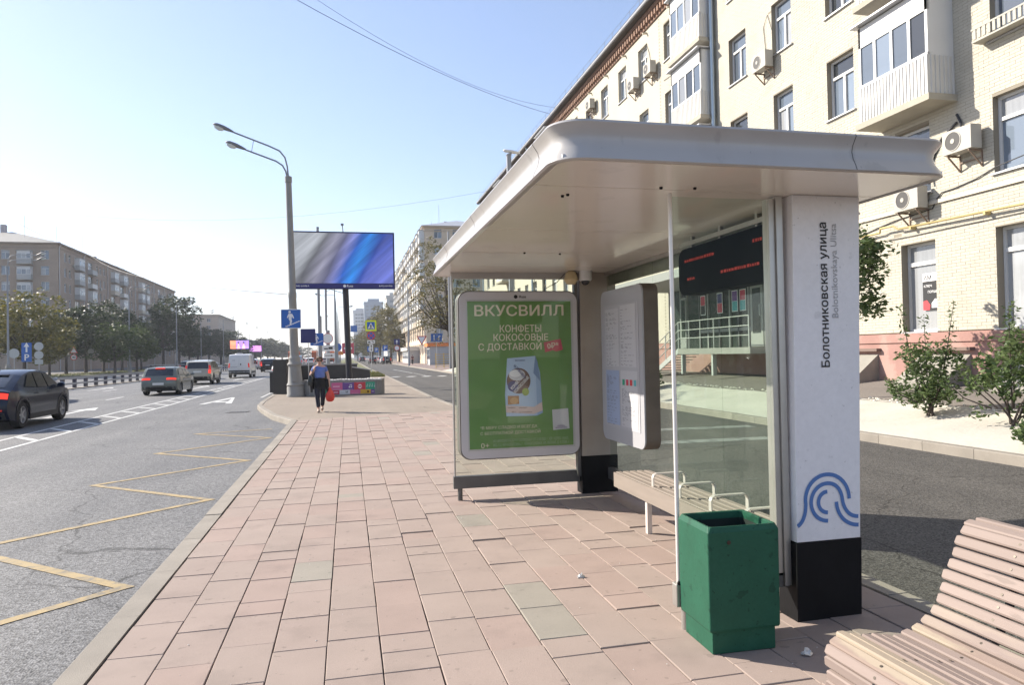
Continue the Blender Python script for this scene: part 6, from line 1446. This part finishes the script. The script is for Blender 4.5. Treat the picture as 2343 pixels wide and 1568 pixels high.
def van(label, loc, rz, pm, marks=True):
    top = [(-2.42,.40),(-2.50,.54),(-2.50,1.2),(-2.47,1.95),(-2.40,2.16),(-2.25,2.22),(0,2.26),(1.0,2.24),(1.22,2.17),(2.0,1.40),(2.36,1.16),(2.50,.85),(2.50,.55),(2.42,.30)]
    c = Car('van', label, 'van', loc, rz, 5.05,2.05,2.26,top,2,8,1.25,3.0,.345,pm,clad=False,gz=.30,tumble=.10,crown=.05,endc=.05)
    for ch in list(c.T.children):
        if ch.name.startswith('rear_window'): bpy.data.objects.remove(ch)
    c.side_window([(.75,1.32),(1.75,1.30),(1.22,1.95),(.80,1.98)])
    c.panel(.86,1.0,1.0,1.42,TAIL,'tail_lamp',both=True); c.panel(-.99,.99,.40,.72,BPLAS,'bumper'); c.panel(-.004,.004,.74,2.1,BPLAS,'door_seam',off=.010); c.panel(.12,.22,1.20,1.36,BPLAS,'door_latch',off=.014)
    c.panel(-.80,-.15,1.035,1.055,BPLAS,'door_seam',off=.012); c.plate(.93)
    for y in range(2): c.seams((.6,-1.0),.5,2.0)
    c.mirror(1.7,1.30,BPLAS)
    for sx in (-1,1):
        mb = MB(); y0, y1 = -1.15, 1.15; mb.quad(*[c.side(sx,a,b,.012) for a, b in ((-2.2,.46),(2.2,.46),(2.2,.66),(-2.2,.66))]) if False else mb.quad(*[c.side(sx,a,b,.012) for a, b in ((-1.05,.42),(1.05,.42),(1.05,.62),(-1.05,.62))]); obj('side_strip', mb, BPLAS, c.T)
    if marks:
        for z, a, b in ((1.70,-.66,-.38),(1.66,-.68,-.36),(1.60,-.70,-.34)): c.panel(a,b,z,z+.022,PK['grey'],'small_print',off=.012)
        obj('roof_vent', MB().lathe([(.35,0),(.33,.07),(.1,.09)],14,(-.1,-1.6,2.24)), FRAME_W, c.T)
    return c
ZR0 = ZR
coupe_suv('dark blue coupe SUV with lit tail lamps driving in the lane beside the hatching', (-9.66,23.33,ZR0), R(.8), paint('navy',(0.005,0.010,0.026)))
wagon('grey green estate car with roof bars and lit brake lamps', (-9.42,41.25,ZR0), R(.6), paint('sage',(0.16,0.175,0.16)))
suv('beige SUV with tall red rear lamps ahead of the grey estate', (-10.55,56.6,ZR0), R(1.2), paint('beige',(0.36,0.33,0.27)), True)
van('white panel van with black rear bumper in the left traffic', (-10.05,73.0,ZR0), R(.8), paint('white',(0.62,0.62,0.62),0))
wagon('pale silver estate showing only its roof behind the dark blue SUV', (-14.3,36.0,ZR0), R(.5), paint('silver',(0.42,0.43,0.45)), False, False)
suv('dark green SUV seen past the beige SUV', (-13.9,70.5,ZR0), R(.5), paint('darkgreen',(0.03,0.036,0.03)), True)
suv('black SUV just right of the white van', (-10.3,99.5,ZR0), R(.6), paint('black',(0.012,0.012,0.013)), True)
wagon('black hatchback with pale plate in the queue past the van', (-9.0,114,ZR0), R(.4), paint('black',(0.012,0.012,0.013)), False, False)
van('pale blue delivery van in the distant queue', (-9.2,137,ZR0), R(.4), paint('paleblue',(0.36,0.42,0.50),0), False)
suv('white SUV waiting in front of the orange trucks', (-8.3,165,ZR0), R(0), paint('white',(0.62,0.62,0.62),0))
wagon('white car partly hidden behind the lamp base', (-5.2,62,ZR0), R(0), paint('white',(0.62,0.62,0.62),0), False, False)
wagon('small white car left of the white van on the far lane', (-16.2,92,ZR0), R(0), paint('white',(0.62,0.62,0.62),0), False, True)
for k, (x, y, c) in enumerate(((-12.8,120,'silver'),(-12.9,133,'darkgrey'),(-15.8,128,'white'),(-12.6,150,'black'),(-15.9,156,'silver'),(-9.2,190,'silver'),(-12.5,205,'white'),(-15.8,190,'darkgrey'),(-6.0,200,'silver'),(-9,230,'white'))):
    (wagon if k % 2 else suv)({'silver':'silver car in the distant traffic queue past the vans','darkgrey':'dark grey car in the distant traffic queue past the vans','white':'white car in the distant traffic queue past the vans','black':'black SUV in the far lane level with the distant queue'}[c], (x,y,ZR0), 0, paint(c,{'silver':(0.42,0.43,0.45),'darkgrey':(0.08,0.08,0.09),'white':(0.62,0.62,0.62),'black':(0.012,0.012,0.013)}[c]), False, False, group='cars in the distant queue')
# orange municipal trucks
ORG = M('truck_orange',(0.42,0.085,0.02),.6,var=.1,vs=1)
def truck(label, loc):
    t = thing('truck', label, 'truck', loc); obj('chassis', MB().box(-1.0,1.0,-3.6,3.4,.55,.95), BPLAS, t)
    obj('hopper', MB().prism([(-3.7,1.0),(-3.8,3.2),(-3.2,3.45),(1.2,3.45),(1.4,1.0)],0,-1.22,1.22), ORG, t, bevel=.04); obj('tailgate', MB().box(-1.1,1.1,-3.86,-3.78,1.1,3.0), ORG, t)
    for k in range(4): obj('rib', MB().box(-1.27,-1.22,-3.2+k*1.2,-3.05+k*1.2,1.1,3.4), ORG, t); obj('rib', MB().box(1.22,1.27,-3.2+k*1.2,-3.05+k*1.2,1.1,3.4), ORG, t)
    cb = obj('cab', MB().prism([(1.6,.9),(1.6,2.9),(2.9,2.85),(3.5,1.9),(3.55,.7),(1.6,.7)],0,-1.2,1.2), ORG, t, bevel=.05); obj('cab_window', MB().box(-1.21,1.21,2.0,2.9,1.95,2.6), CGLASS, cb)
    ty, ri, bk = wheel_mesh(.5,.3,True)
    for sx in (-1,1):
        for y in (-2.6,-1.4,2.6): w = link('wheel', ty, t, (sx*1.05,y,.5), 0 if sx > 0 else math.pi); link('rim', ri, w)
    for sx in (-.9,.9): obj('tail_lamp', MB().box(sx-.1,sx+.1,-3.64,-3.6,.7,.9), TAIL, t)
for x, y in ((-12.8,178),(-7.4,182),(-5.2,196)): pass
truck('orange municipal truck partly behind the lamp shaft', (-13.2,186,ZR0)); truck('orange municipal truck right of the lamp beyond the white SUV', (-7.9,192,ZR0)); truck('orange truck tail showing past the navy sign panels', (-4.9,205,ZR0))
# service road and parked cars on the right
wagon('black car with roof box driving away on the service road', (5.4,168,ZS), 0, paint('black',(0.012,0.012,0.013)), True, False)
suv('black minivan parked along the right kerb', (8.3,160,ZS), 0, paint('black',(0.012,0.012,0.013)), False)
for k, (y, c) in enumerate(((172,'white'),(184,'silver'),(197,'red'),(211,'white'),(226,'darkgrey'))):
    (suv if k % 2 else wagon)('pale car in the row parked along the right kerb behind the minivan', (8.2,y,ZS), 0, paint(c,{'silver':(0.42,0.43,0.45),'white':(0.62,0.62,0.62),'red':(0.3,0.05,0.04),'darkgrey':(0.08,0.08,0.09)}[c]), False, False, group='cars parked along the right kerb')
suv('grey car far down the service road', (4.4,235,ZS), 0, paint('darkgrey',(0.08,0.08,0.09)))
# ================================================================ PEOPLE
SKIN = M('skin',(0.52,0.30,0.22),.55,var=.06,vs=8)
def skinned(name, mat, parent, V, E, root=0, sub=2):
    """V = [(x,y,z,r)] joints, E = bones; grown with Skin + Subdivision into one surface"""
    me = bpy.data.meshes.new(name); me.from_pydata([v[:3] for v in V], E, []); o = link(name, me, parent, mat=mat)
    m = o.modifiers.new('skin','SKIN'); m.use_smooth_shade = True
    for i, v in enumerate(V):
        sv = me.skin_vertices[0].data[i]; rr = v[3] if isinstance(v[3],tuple) else (v[3],v[3]); sv.radius = rr; sv.use_root = (i == root)
    s_ = o.modifiers.new('sub','SUBSURF'); s_.levels = sub; s_.render_levels = sub
    return o
class Sk:
    def __init__(s): s.V = []; s.E = []
    def v(s, x, y, z, r, par=None):
        s.V.append((x,y,z,r)); i = len(s.V)-1
        if par is not None: s.E.append((par,i))
        return i
def hand(s, w, d, palm_n, curl=.5, sc=1.0):
    """five fingers from wrist index w along direction d"""
    p = Vector(s.V[w][:3]); d = Vector(d).normalized(); n = Vector(palm_n).normalized(); sd = d.cross(n).normalized()
    pm = s.v(*(p+d*.055*sc),(.030*sc,.018*sc),w)
    for k, l in enumerate((.060,.070,.066,.052)):
        o = (k-1.5)*.019*sc; a = s.v(*(p+d*.10*sc+sd*o),.0095*sc,pm); b = s.v(*(p+d*(.10+l*.5)*sc+sd*o+n*.015*curl),.0085*sc,a); s.v(*(p+d*(.10+l*.8)*sc+sd*o+n*.045*curl),.0075*sc,b)
    a = s.v(*(p+d*.045*sc-sd*.035*sc+n*.01),.011*sc,pm); s.v(*(p+d*.085*sc-sd*.05*sc+n*.03),.009*sc,a)
def person(label, loc, rz, shirt, trousers, hair, bent=True, scale=1.0, jacket=None, dress=None):
    T = thing('person', label, 'person', loc, rz); T.scale = (scale,)*3
    s = Sk(); pel = s.v(0,0,.90,(.145,.11)); wa = s.v(0,.0,1.06,(.135,.105),pel); ch = s.v(0,-.01,1.24,(.145,.105),wa); nb = s.v(0,.0,1.375,(.075,.065),ch); nk = s.v(0,-.012,1.44,.048,nb)
    jaw = s.v(0,-.035,1.485,(.052,.060),nk); hd = s.v(0,-.022,1.545,(.070,.085),jaw); s.v(0,-.012,1.605,(.062,.072),hd)
    for sx, el, wr in ((-1,(-.285,.03,1.10),(-.165,-.13,1.235)) if bent else (-1,(-.23,.05,1.09),(-.22,-.04,.86)),(1,(.245,.03,1.09),(.275,-.03,.865))):
        sh = s.v(sx*.165,.0,1.335,.058,nb); e = s.v(*el,.040,sh); w = s.v(*wr,.027,e)
        d = Vector(wr)-Vector(el); hand(s, w, (0.1,-.1,.9) if (sx < 0 and bent) else (0,-.05,-1), (.6,.5,0) if sx < 0 else (-.6,-.3,0), 1.2)
    for sx, kn, an in ((-1,(-.075,-.06,.475),(-.045,-.10,.085)),(1,(.085,.02,.48),(.055,.19,.13))):
        hp = s.v(sx*.085,0,.83,.090,pel); k = s.v(*kn,.058,hp); a = s.v(*an,.036,k); f = s.v(an[0],an[1]-.07,an[2]-.045,.035,a); s.v(an[0],an[1]-.16,max(.028,an[2]-.07 if sx < 0 else an[2]-.10),.026,f)
    skinned('body', SKIN, T, s.V, s.E)
    # face
    obj('nose', MB().prism([(-.108,1.525),(-.128,1.505),(-.100,1.50)],0,-.010,.010), SKIN, T); obj('mouth', MB().box(-.022,.022,-.099,-.094,1.474,1.481), M('lips',(0.38,0.12,0.11),.5), T)
    for sx in (-1,1): obj('ear', MB().lathe([(.018,-.006),(.022,0),(.014,.008)],8,(sx*.082,-.005,1.53),0), SKIN, T)
    # hair cap
    rings = []
    for z, rx, ry, yy in ((1.50,.070,.05,.035),(1.54,.092,.075,.022),(1.58,.098,.098,-.002),(1.62,.092,.098,-.012),(1.655,.066,.072,-.012),(1.672,.02,.02,-.01)):
        rings.append([(rx*math.cos(a)*(1+.05*math.sin(5*a+z*40)),max({1.50:.015,1.54:.0,1.58:-.035}.get(z,-1),yy+ry*math.sin(a)*(1+.04*math.cos(4*a))),z) for a in [2*math.pi*k/16 for k in range(16)]])
    obj('hair', MB().loft(rings), hair, T, smooth=70)
    # shirt
    s = Sk(); a = s.v(0,0,.98,(.160,.125)); b = s.v(0,-.01,1.10,(.165,.125),a); c = s.v(0,-.025,1.23,(.172,.138),b); d = s.v(0,.0,1.345,(.115,.082),c); s.v(0,.004,1.375,(.085,.072),d)
    for sx, el in ((-1,(-.285,.03,1.10) if bent else (-.23,.05,1.09)),(1,(.245,.03,1.09))):
        sh = s.v(sx*.155,.0,1.325,.070,d); p = Vector((sx*.165,0,1.335)).lerp(Vector(el),.55); s.v(*p,.058,sh)
    skinned('shirt', shirt, T, s.V, s.E)
    # trousers
    s = Sk(); a = s.v(0,.0,.985,(.160,.125)); b = s.v(0,.01,.88,(.170,.135),a)
    for sx, kn, an in ((-1,(-.075,-.06,.475),(-.045,-.09,.12)),(1,(.085,.02,.48),(.055,.18,.16))):
        h = s.v(sx*.088,0,.80,.105,b); k = s.v(*kn,.076,h); s.v(*an,.062,k)
    skinned('trousers', trousers, T, s.V, s.E)
    for an in ((-.045,-.10,.03),(.055,.19,.09)): obj('shoe', MB().loft([[(an[0]+w*math.cos(t),an[1]+dy,max(an[2]-.028,an[2]+h*math.sin(t))) for t in [2*math.pi*k/10 for k in range(10)]] for dy, w, h in ((.07,.03,.04),(.02,.042,.06),(-.08,.045,.05),(-.16,.045,.035),(-.20,.025,.02))]), M('shoe_tan',(0.32,0.25,0.20),.7), T, smooth=50)
    return T
NAVYC = M('trousers_navy',(0.012,0.014,0.028),.85,var=.2,vs=12); BLKC = M('jacket_black',(0.010,0.010,0.012),.8,var=.25,vs=9)
WM = person('woman in blue T-shirt and dark trousers walking towards the shelter', (-.85,22.1,0), 0, M('tshirt_blue',(0.115,0.175,0.45),.85,var=.1,vs=10), NAVYC, M('hair_brown',(0.10,0.065,0.04),.7,var=.3,vs=25))
obj('sunglasses', MB().box(-.066,-.008,-.118,-.100,1.525,1.562).box(.008,.066,-.118,-.100,1.525,1.562).box(-.01,.01,-.114,-.104,1.545,1.556).box(-.082,-.066,-.11,.0,1.548,1.557).box(.066,.082,-.11,.0,1.548,1.557), M('sunglass_dark',(0.01,0.008,0.008),.15), WM, bevel=.006)
rings = []
for z, rx, ry in ((1.02,.178,.142),(.97,.190,.155),(.88,.200,.165),(.78,.205,.160),(.72,.200,.155)):
    rings.append([(rx*math.cos(a)*(1+.05*math.sin(6*a+z*20)),.015+ry*math.sin(a)*(1+.05*math.cos(5*a)),z-.05*math.sin(3*a)*(z < .85)) for a in [2*math.pi*k/24 for k in range(24)]])
obj('tied_jacket', MB().loft(rings,cap=False), BLKC, WM, smooth=70)
obj('jacket_knot', MB().loft([[(-.04,-.17,1.03),(.04,-.17,1.03),(.05,-.15,1.03),(-.05,-.15,1.03)],[(-.05,-.185,.98),(.05,-.185,.98),(.05,-.16,.98),(-.05,-.16,.98)],[(-.03,-.19,.84),(.05,-.19,.84),(.05,-.175,.84),(-.03,-.175,.84)]]), BLKC, WM)
for x0, x1 in ((-.20,-.24),(.20,.215)): obj('sleeve', MB().tube([(x0,-.02,.98),(x1,-.05,.78),(x1*1.02,-.03,.60)],[.05,.055,.03],8), BLKC, WM, smooth=60)
HB_ = thing('handbag', 'black shoulder bag hanging at the walking woman\'s side', 'handbag', (-1.12,22.06,.80)); 
obj('bag', MB().loft([[(-.06,-.15,0),(.06,-.15,0),(.06,.15,0),(-.06,.15,0)],[(-.075,-.17,.12),(.075,-.17,.12),(.075,.17,.12),(-.075,.17,.12)],[(-.04,-.14,.30),(.04,-.14,.30),(.04,.14,.30),(-.04,.14,.30)]]), M('bag_black',(0.02,0.024,0.024),.4), HB_, bevel=.02)
obj('strap', MB().tube([(.02,-.10,.30),(.09,-.10,.48),(.12,-.06,.57),(.12,.02,.575),(.08,.08,.48),(.02,.10,.30)],.012,6), M('bag_black',(0.02,0.024,0.024),.4), HB_)
RB = thing('carrier_bag', 'red plastic carrier bag held in the walking woman\'s hand', 'carrier bag', (-.555,22.05,.30)); rings = []
for z, rx, ry in ((0,.05,.03),(.04,.105,.05),(.14,.125,.06),(.26,.10,.045),(.36,.05,.03),(.44,.022,.018)):
    rings.append([(rx*math.cos(a)*(1+.10*math.sin(4*a+z*9)),ry*math.sin(a)*(1+.15*math.cos(5*a+z*13)),z) for a in [2*math.pi*k/18 for k in range(18)]])
obj('bag', MB().loft(rings), M('red_plastic',(0.60,0.045,0.03),.35,var=.15,vs=9), RB, smooth=50); obj('handle', MB().tube([(-.012,0,.43),(-.015,0,.48),(0,0,.505),(.015,0,.48),(.012,0,.43)],.006,5), M('red_plastic',(0.6,0.045,0.03),.35), RB)
g = gy(944,832,125)
person('man in dark red top walking on the right pavement by the kiosks', (g.x,125,0), R(180), M('top_maroon',(0.10,0.025,0.03),.85), M('trousers_grey',(0.03,0.03,0.035),.85), M('hair_dark',(0.03,0.025,0.02),.7), False, 1.06)
# ================================================================ PLANTS
def leaf_mat(name, col, col2, tr=.35):
    m = bpy.data.materials.new(name); m.use_nodes = True; t = m.node_tree; N = t.nodes; L = t.links; N.remove(N['Principled BSDF'])
    pos = N.new('ShaderNodeNewGeometry').outputs['Position']; nz = N.new('ShaderNodeTexNoise'); nz.inputs['Scale'].default_value = 2.3; nz.inputs['Detail'].default_value = 6; nz.inputs['Roughness'].default_value = .75; L.new(pos, nz.inputs['Vector'])
    mr = N.new('ShaderNodeMapRange'); mr.inputs[1].default_value = .38; mr.inputs[2].default_value = .64; L.new(nz.outputs['Fac'], mr.inputs[0])
    mx = N.new('ShaderNodeMix'); mx.data_type = 'RGBA'; mx.inputs[6].default_value = (*col,1); mx.inputs[7].default_value = (*col2,1); L.new(mr.outputs[0], mx.inputs[0])
    d = N.new('ShaderNodeBsdfPrincipled'); d.inputs['Roughness'].default_value = .5; d.inputs['Specular IOR Level'].default_value = .35; L.new(mx.outputs[2], d.inputs['Base Color'])
    tl = N.new('ShaderNodeBsdfTranslucent'); L.new(mx.outputs[2], tl.inputs[0]); ms = N.new('ShaderNodeMixShader'); ms.inputs[0].default_value = tr
    L.new(d.outputs[0], ms.inputs[1]); L.new(tl.outputs[0], ms.inputs[2]); L.new(ms.outputs[0], N['Material Output'].inputs[0]); return m
BARK = M('bark',(0.075,0.06,0.05),.9,var=.25,vs=5,bump=.02,bs=12)
def leaves(cen, rad, n_per, size, seed, aspect=.55, flat=.35):
    """leaf quads around clump centres: cen (k,3), rad (k,), returns verts, faces"""
    r = np.random.RandomState(seed); k = len(cen); n = k*n_per
    idx = np.repeat(np.arange(k), n_per); dv = r.normal(size=(n,3)); dv /= np.linalg.norm(dv,axis=1)[:,None]; rr = rad[idx]*r.uniform(.25,1,n)**.6
    P = cen[idx]+dv*rr[:,None]*np.array([1,1,.75])
    a = r.normal(size=(n,3)); a[:,2] *= flat; a /= np.linalg.norm(a,axis=1)[:,None]; b = np.cross(a, r.normal(size=(n,3))); b /= np.linalg.norm(b,axis=1)[:,None]
    s = size*r.uniform(.6,1.35,n)[:,None]; A = a*s/2; B = b*s*aspect/2
    V = np.stack([P-A, P+B*.9-A*.1, P+A, P-B*.9-A*.1],1).reshape(-1,3); F = np.arange(n*4).reshape(n,4); return V, F
def crown_pts(n, rx, ry, rz, cz, seed, hollow=.45, lobes=7):
    r = np.random.RandomState(seed); d = r.normal(size=(n,3)); d /= np.linalg.norm(d,axis=1)[:,None]
    ld = r.normal(size=(lobes,3)); ld /= np.linalg.norm(ld,axis=1)[:,None]; lobe = .72+.42*np.max((d@ld.T).clip(0)**3,axis=1)
    t = r.uniform(hollow**3,1,n)**(1/3.); P = d*(t*lobe)[:,None]*np.array([rx,ry,rz]); P[:,2] += cz; return P
def tree_mesh(H, rx, rz, seed, n_clump, n_per, size, mat, trunk_r=.18, lean=(0,0), lobes=7, clump_r=.9, cz=None):
    cz = cz if cz is not None else H-rz; C_ = crown_pts(n_clump, rx, rx, rz, cz, seed, .4, lobes); C_[:,0] += lean[0]; C_[:,1] += lean[1]
    C_ = C_[C_[:,2] > .16*H]
    r = np.random.RandomState(seed+50); V, F = leaves(C_, clump_r*r.uniform(.6,1.3,len(C_)), n_per, size, seed+9); cm = npmesh('crown', V, F, mat)
    mb = MB(); fork = Vector((lean[0]*.35,lean[1]*.35,max(1.2,cz-rz*.75)))
    mb.tube([(0,0,-.1),(lean[0]*.1,lean[1]*.1,fork.z*.5),tuple(fork),(lean[0]*.8,lean[1]*.8,cz+rz*.2)],[trunk_r*1.25,trunk_r,trunk_r*.85,trunk_r*.35],8)
    order = r.permutation(len(C_))[:16]
    for i in order:
        e = Vector(C_[i]); m_ = fork.lerp(e,.5)+Vector((0,0,-.08*(e-fork).length)); mb.tube([tuple(fork+Vector((0,0,r.uniform(-.2,.5)))),tuple(m_),tuple(e)],[trunk_r*.45,trunk_r*.25,trunk_r*.07],5)
    tm = mb.mesh('trunk',True,60); tm.materials.append(BARK); return tm, cm
def plant_tree(name, label, loc, meshes, rz=0, sc=(1,1,1), group=None, cat='tree'):
    t = thing(name, label, cat, loc, rz, group); t.scale = sc; link('trunk', meshes[0], t); link('crown', meshes[1], t); return t
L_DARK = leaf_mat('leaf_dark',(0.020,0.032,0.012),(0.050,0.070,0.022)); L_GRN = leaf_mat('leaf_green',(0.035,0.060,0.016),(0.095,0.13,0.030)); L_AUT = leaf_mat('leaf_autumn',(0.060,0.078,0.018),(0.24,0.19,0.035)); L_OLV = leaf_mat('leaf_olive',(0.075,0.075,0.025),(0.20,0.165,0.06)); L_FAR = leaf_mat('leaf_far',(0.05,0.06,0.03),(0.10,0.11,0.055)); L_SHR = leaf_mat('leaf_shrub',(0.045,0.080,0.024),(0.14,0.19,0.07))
TM = {'dark': [tree_mesh(13,4.2,5.2,s_,150,34,.46,L_DARK,.22,lobes=8) for s_ in (1,2)], 'green': [tree_mesh(9,3.6,3.6,s_,120,34,.42,L_GRN,.18) for s_ in (3,)], 'aut': [tree_mesh(11,4.6,4.6,s_,170,34,.44,L_AUT,.22,lobes=9) for s_ in (4,5)], 'far': [tree_mesh(11,4.5,4.6,s_,120,26,.7,L_FAR,.2) for s_ in (6,7)], 'olive': [tree_mesh(15,4.8,6.0,s_,230,30,.42,L_OLV,.26,lobes=9) for s_ in (8,9)]}
def T_at(px, pytop, Y, kind, i, label, H0, wpx=None, group=None, rz=0.0, name='tree'):
    g = gy(px,pytop,Y); h = g.z; s_ = h/H0; w = s_ if wpx is None else wpx; return plant_tree(name, label, (g.x,Y,0), TM[kind][i], rz, (w,w,s_), group)
T_at(55,668,93,'aut',0,'yellowing broad tree in front of the brown block end wall',11,1.02)
T_at(-15,690,97,'aut',1,'green yellow tree beside the boulevard lamp',11,1.0,rz=1); T_at(112,735,99,'aut',1,'low autumn tree under the brown block corner',11,.62,rz=2)
for k, (px, py, Y, w) in enumerate(((150,705,110,.9),(195,683,118,1.0),(236,712,124,.85),(278,690,136,.95),(322,735,140,.8),(372,680,158,1.15),(408,676,168,1.2),(432,738,190,1.0))): T_at(px,py,Y,'dark',k%2,{0:'dark tree rising right beside the low autumn tree',1:'tall dark tree behind the red triangle sign',2:'dark tree behind the small dark sign back',6:'tallest dark tree covering the far end of the brown block'}.get(k,'dark leafy tree in the row before the brown block'),13,w,'dark trees before the brown block',k*1.3)
for k, (px, py, Y, w) in enumerate(((262,742,112,.95),(312,748,120,.9))): T_at(px,py,Y,'green',0,'lighter green tree with yellow tips between the dark trees',9,w,'lighter trees between the dark ones',k*2.0)
for k, (px, py, Y, w) in enumerate(((452,748,215,1.3),(478,752,235,1.4),(505,757,250,1.5),(530,757,265,1.5),(548,768,280,1.4))): T_at(px,py,Y,'dark',(k+1)%2,'dark tree far along the left boulevard',13,w,'dark trees far along the left boulevard',k)
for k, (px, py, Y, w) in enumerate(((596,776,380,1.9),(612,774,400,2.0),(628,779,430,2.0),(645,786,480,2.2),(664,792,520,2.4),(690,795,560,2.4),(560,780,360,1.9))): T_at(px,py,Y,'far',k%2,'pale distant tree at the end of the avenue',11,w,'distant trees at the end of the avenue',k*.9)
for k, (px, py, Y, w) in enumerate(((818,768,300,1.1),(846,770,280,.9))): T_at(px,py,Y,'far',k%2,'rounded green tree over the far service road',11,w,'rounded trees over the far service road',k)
for k, (px, py, Y, w) in enumerate(((868,700,215,1.25),(893,698,205,1.35),(912,735,190,.9),(851,745,240,1.2))): T_at(px,py,Y,'olive',k%2,'tall olive tree before the pale towers',15,w,'olive trees before the pale towers',k*1.1)
# big autumn tree by the end of the brick house
BT = tree_mesh(16.5,4.0,6.6,21,190,30,.32,L_OLV,.34,(-.9,0),10,.85,9.6); g = gy(1036,838,86); plant_tree('tree','large brown green autumn tree at the end of the brick house',(g.x,86,0),BT)
# young tree behind the printed pillar
YT = tree_mesh(4.3,1.15,1.25,31,95,44,.14,L_SHR,.05,(0.1,0),6,.30,3.15); g = gy(1915,620,14.6); plant_tree('tree','slender young tree half hidden behind the printed pillar',(g.x,14.6,.35),YT)
# shrubs on the white fabric
def shrub(label, loc, H, rx, seed, shoots, stems=6):
    t = thing('shrub', label, 'shrub', loc); r = np.random.RandomState(seed); C_ = crown_pts(74,rx,rx,H*.42,H*.50,seed,.25,6); C_ = C_[C_[:,2] > .22]
    mb = MB(); 
    for i in range(stems): a = r.uniform(0,6.28); e = C_[r.randint(len(C_))]; mb.tube([(.08*math.cos(a),.08*math.sin(a),-.05),(e[0]*.35,e[1]*.35,e[2]*.5),tuple(e)],[.022,.016,.006],5)
    sh = []
    for (dx, dy, dz) in shoots:
        mb.tube([(dx*.3,dy*.3,.3),(dx*.7,dy*.7,dz*.6),(dx,dy,dz)],[.014,.010,.004],5)
        for q in np.linspace(.55,1,9): sh.append((dx*(.5+.5*q),dy*(.5+.5*q),dz*q))
    obj('stem', mb, BARK, t, smooth=60)
    V, F = leaves(C_, .20*r.uniform(.7,1.3,len(C_)), 27, .105, seed+2, .50, .6); V2, F2 = leaves(np.array(sh), np.full(len(sh),.10), 9, .09, seed+3, .42, .6)
    link('crown', npmesh('crown', np.vstack([V,V2]), np.vstack([F,F2+len(V)]), L_SHR), t); return t
shrub('bushy green shrub with two tall shoots growing through the white fabric',(10.95,11.55,.24),1.55,.62,41,[(-.35,.3,2.15),(.42,-.2,2.2),(-.85,.1,.75),(.15,.25,1.95),(.6,.2,1.5),(-.6,-.2,1.3)])
shrub('leafy green shrub at the next window along the bed',(10.9,9.75,.24),1.75,.70,43,[(-.6,.4,1.0),(.3,.2,2.1),(-.9,.5,.8),(-.25,-.2,2.0),(.6,-.1,1.6)])
shrub('small shrub just sprouting at the bed kerb',(9.75,8.35,.05),.42,.22,45,[(.1,.1,.5)],3)
shrub('low shrub far along the white fabric bed',(10.6,24,.2),.9,.5,47,[(.2,.1,1.2)],4)
# lawn tufts on the verges nobody could count
r = np.random.RandomState(8); n = 5200; x = np.concatenate([r.uniform(-39,-31.3,n//2), r.uniform(.45,2.8,n//2)]); y = np.concatenate([r.uniform(60,200,n//2), r.uniform(57.6,70,n//2)])
C_ = np.stack([x,y,np.full(n,.05)],1); V, F = leaves(C_, np.full(n,.10), 3, .22, 77, .25, 2.5)
tag(link('lawn', npmesh('lawn', V, F, leaf_mat('leaf_grass',(0.07,0.085,0.025),(0.16,0.15,0.05)))), 'short uneven grass on the verges and the boulevard lawn', 'grass', kind='stuff')
# ================================================================ AIR
hz = bpy.data.materials.new('haze_air'); hz.use_nodes = True; t = hz.node_tree; t.nodes.remove(t.nodes['Principled BSDF'])
pv = t.nodes.new('ShaderNodeVolumePrincipled'); pv.inputs['Color'].default_value = (0.86,0.91,1.0,1); pv.inputs['Density'].default_value = 0.00030; pv.inputs['Anisotropy'].default_value = 0.25
t.links.new(pv.outputs[0], t.nodes['Material Output'].inputs['Volume'])
tag(obj('haze', MB().box(-1250,1250,-350,2450,-1.4,70), hz), 'thin pale morning haze filling the avenue', 'haze', kind='stuff')
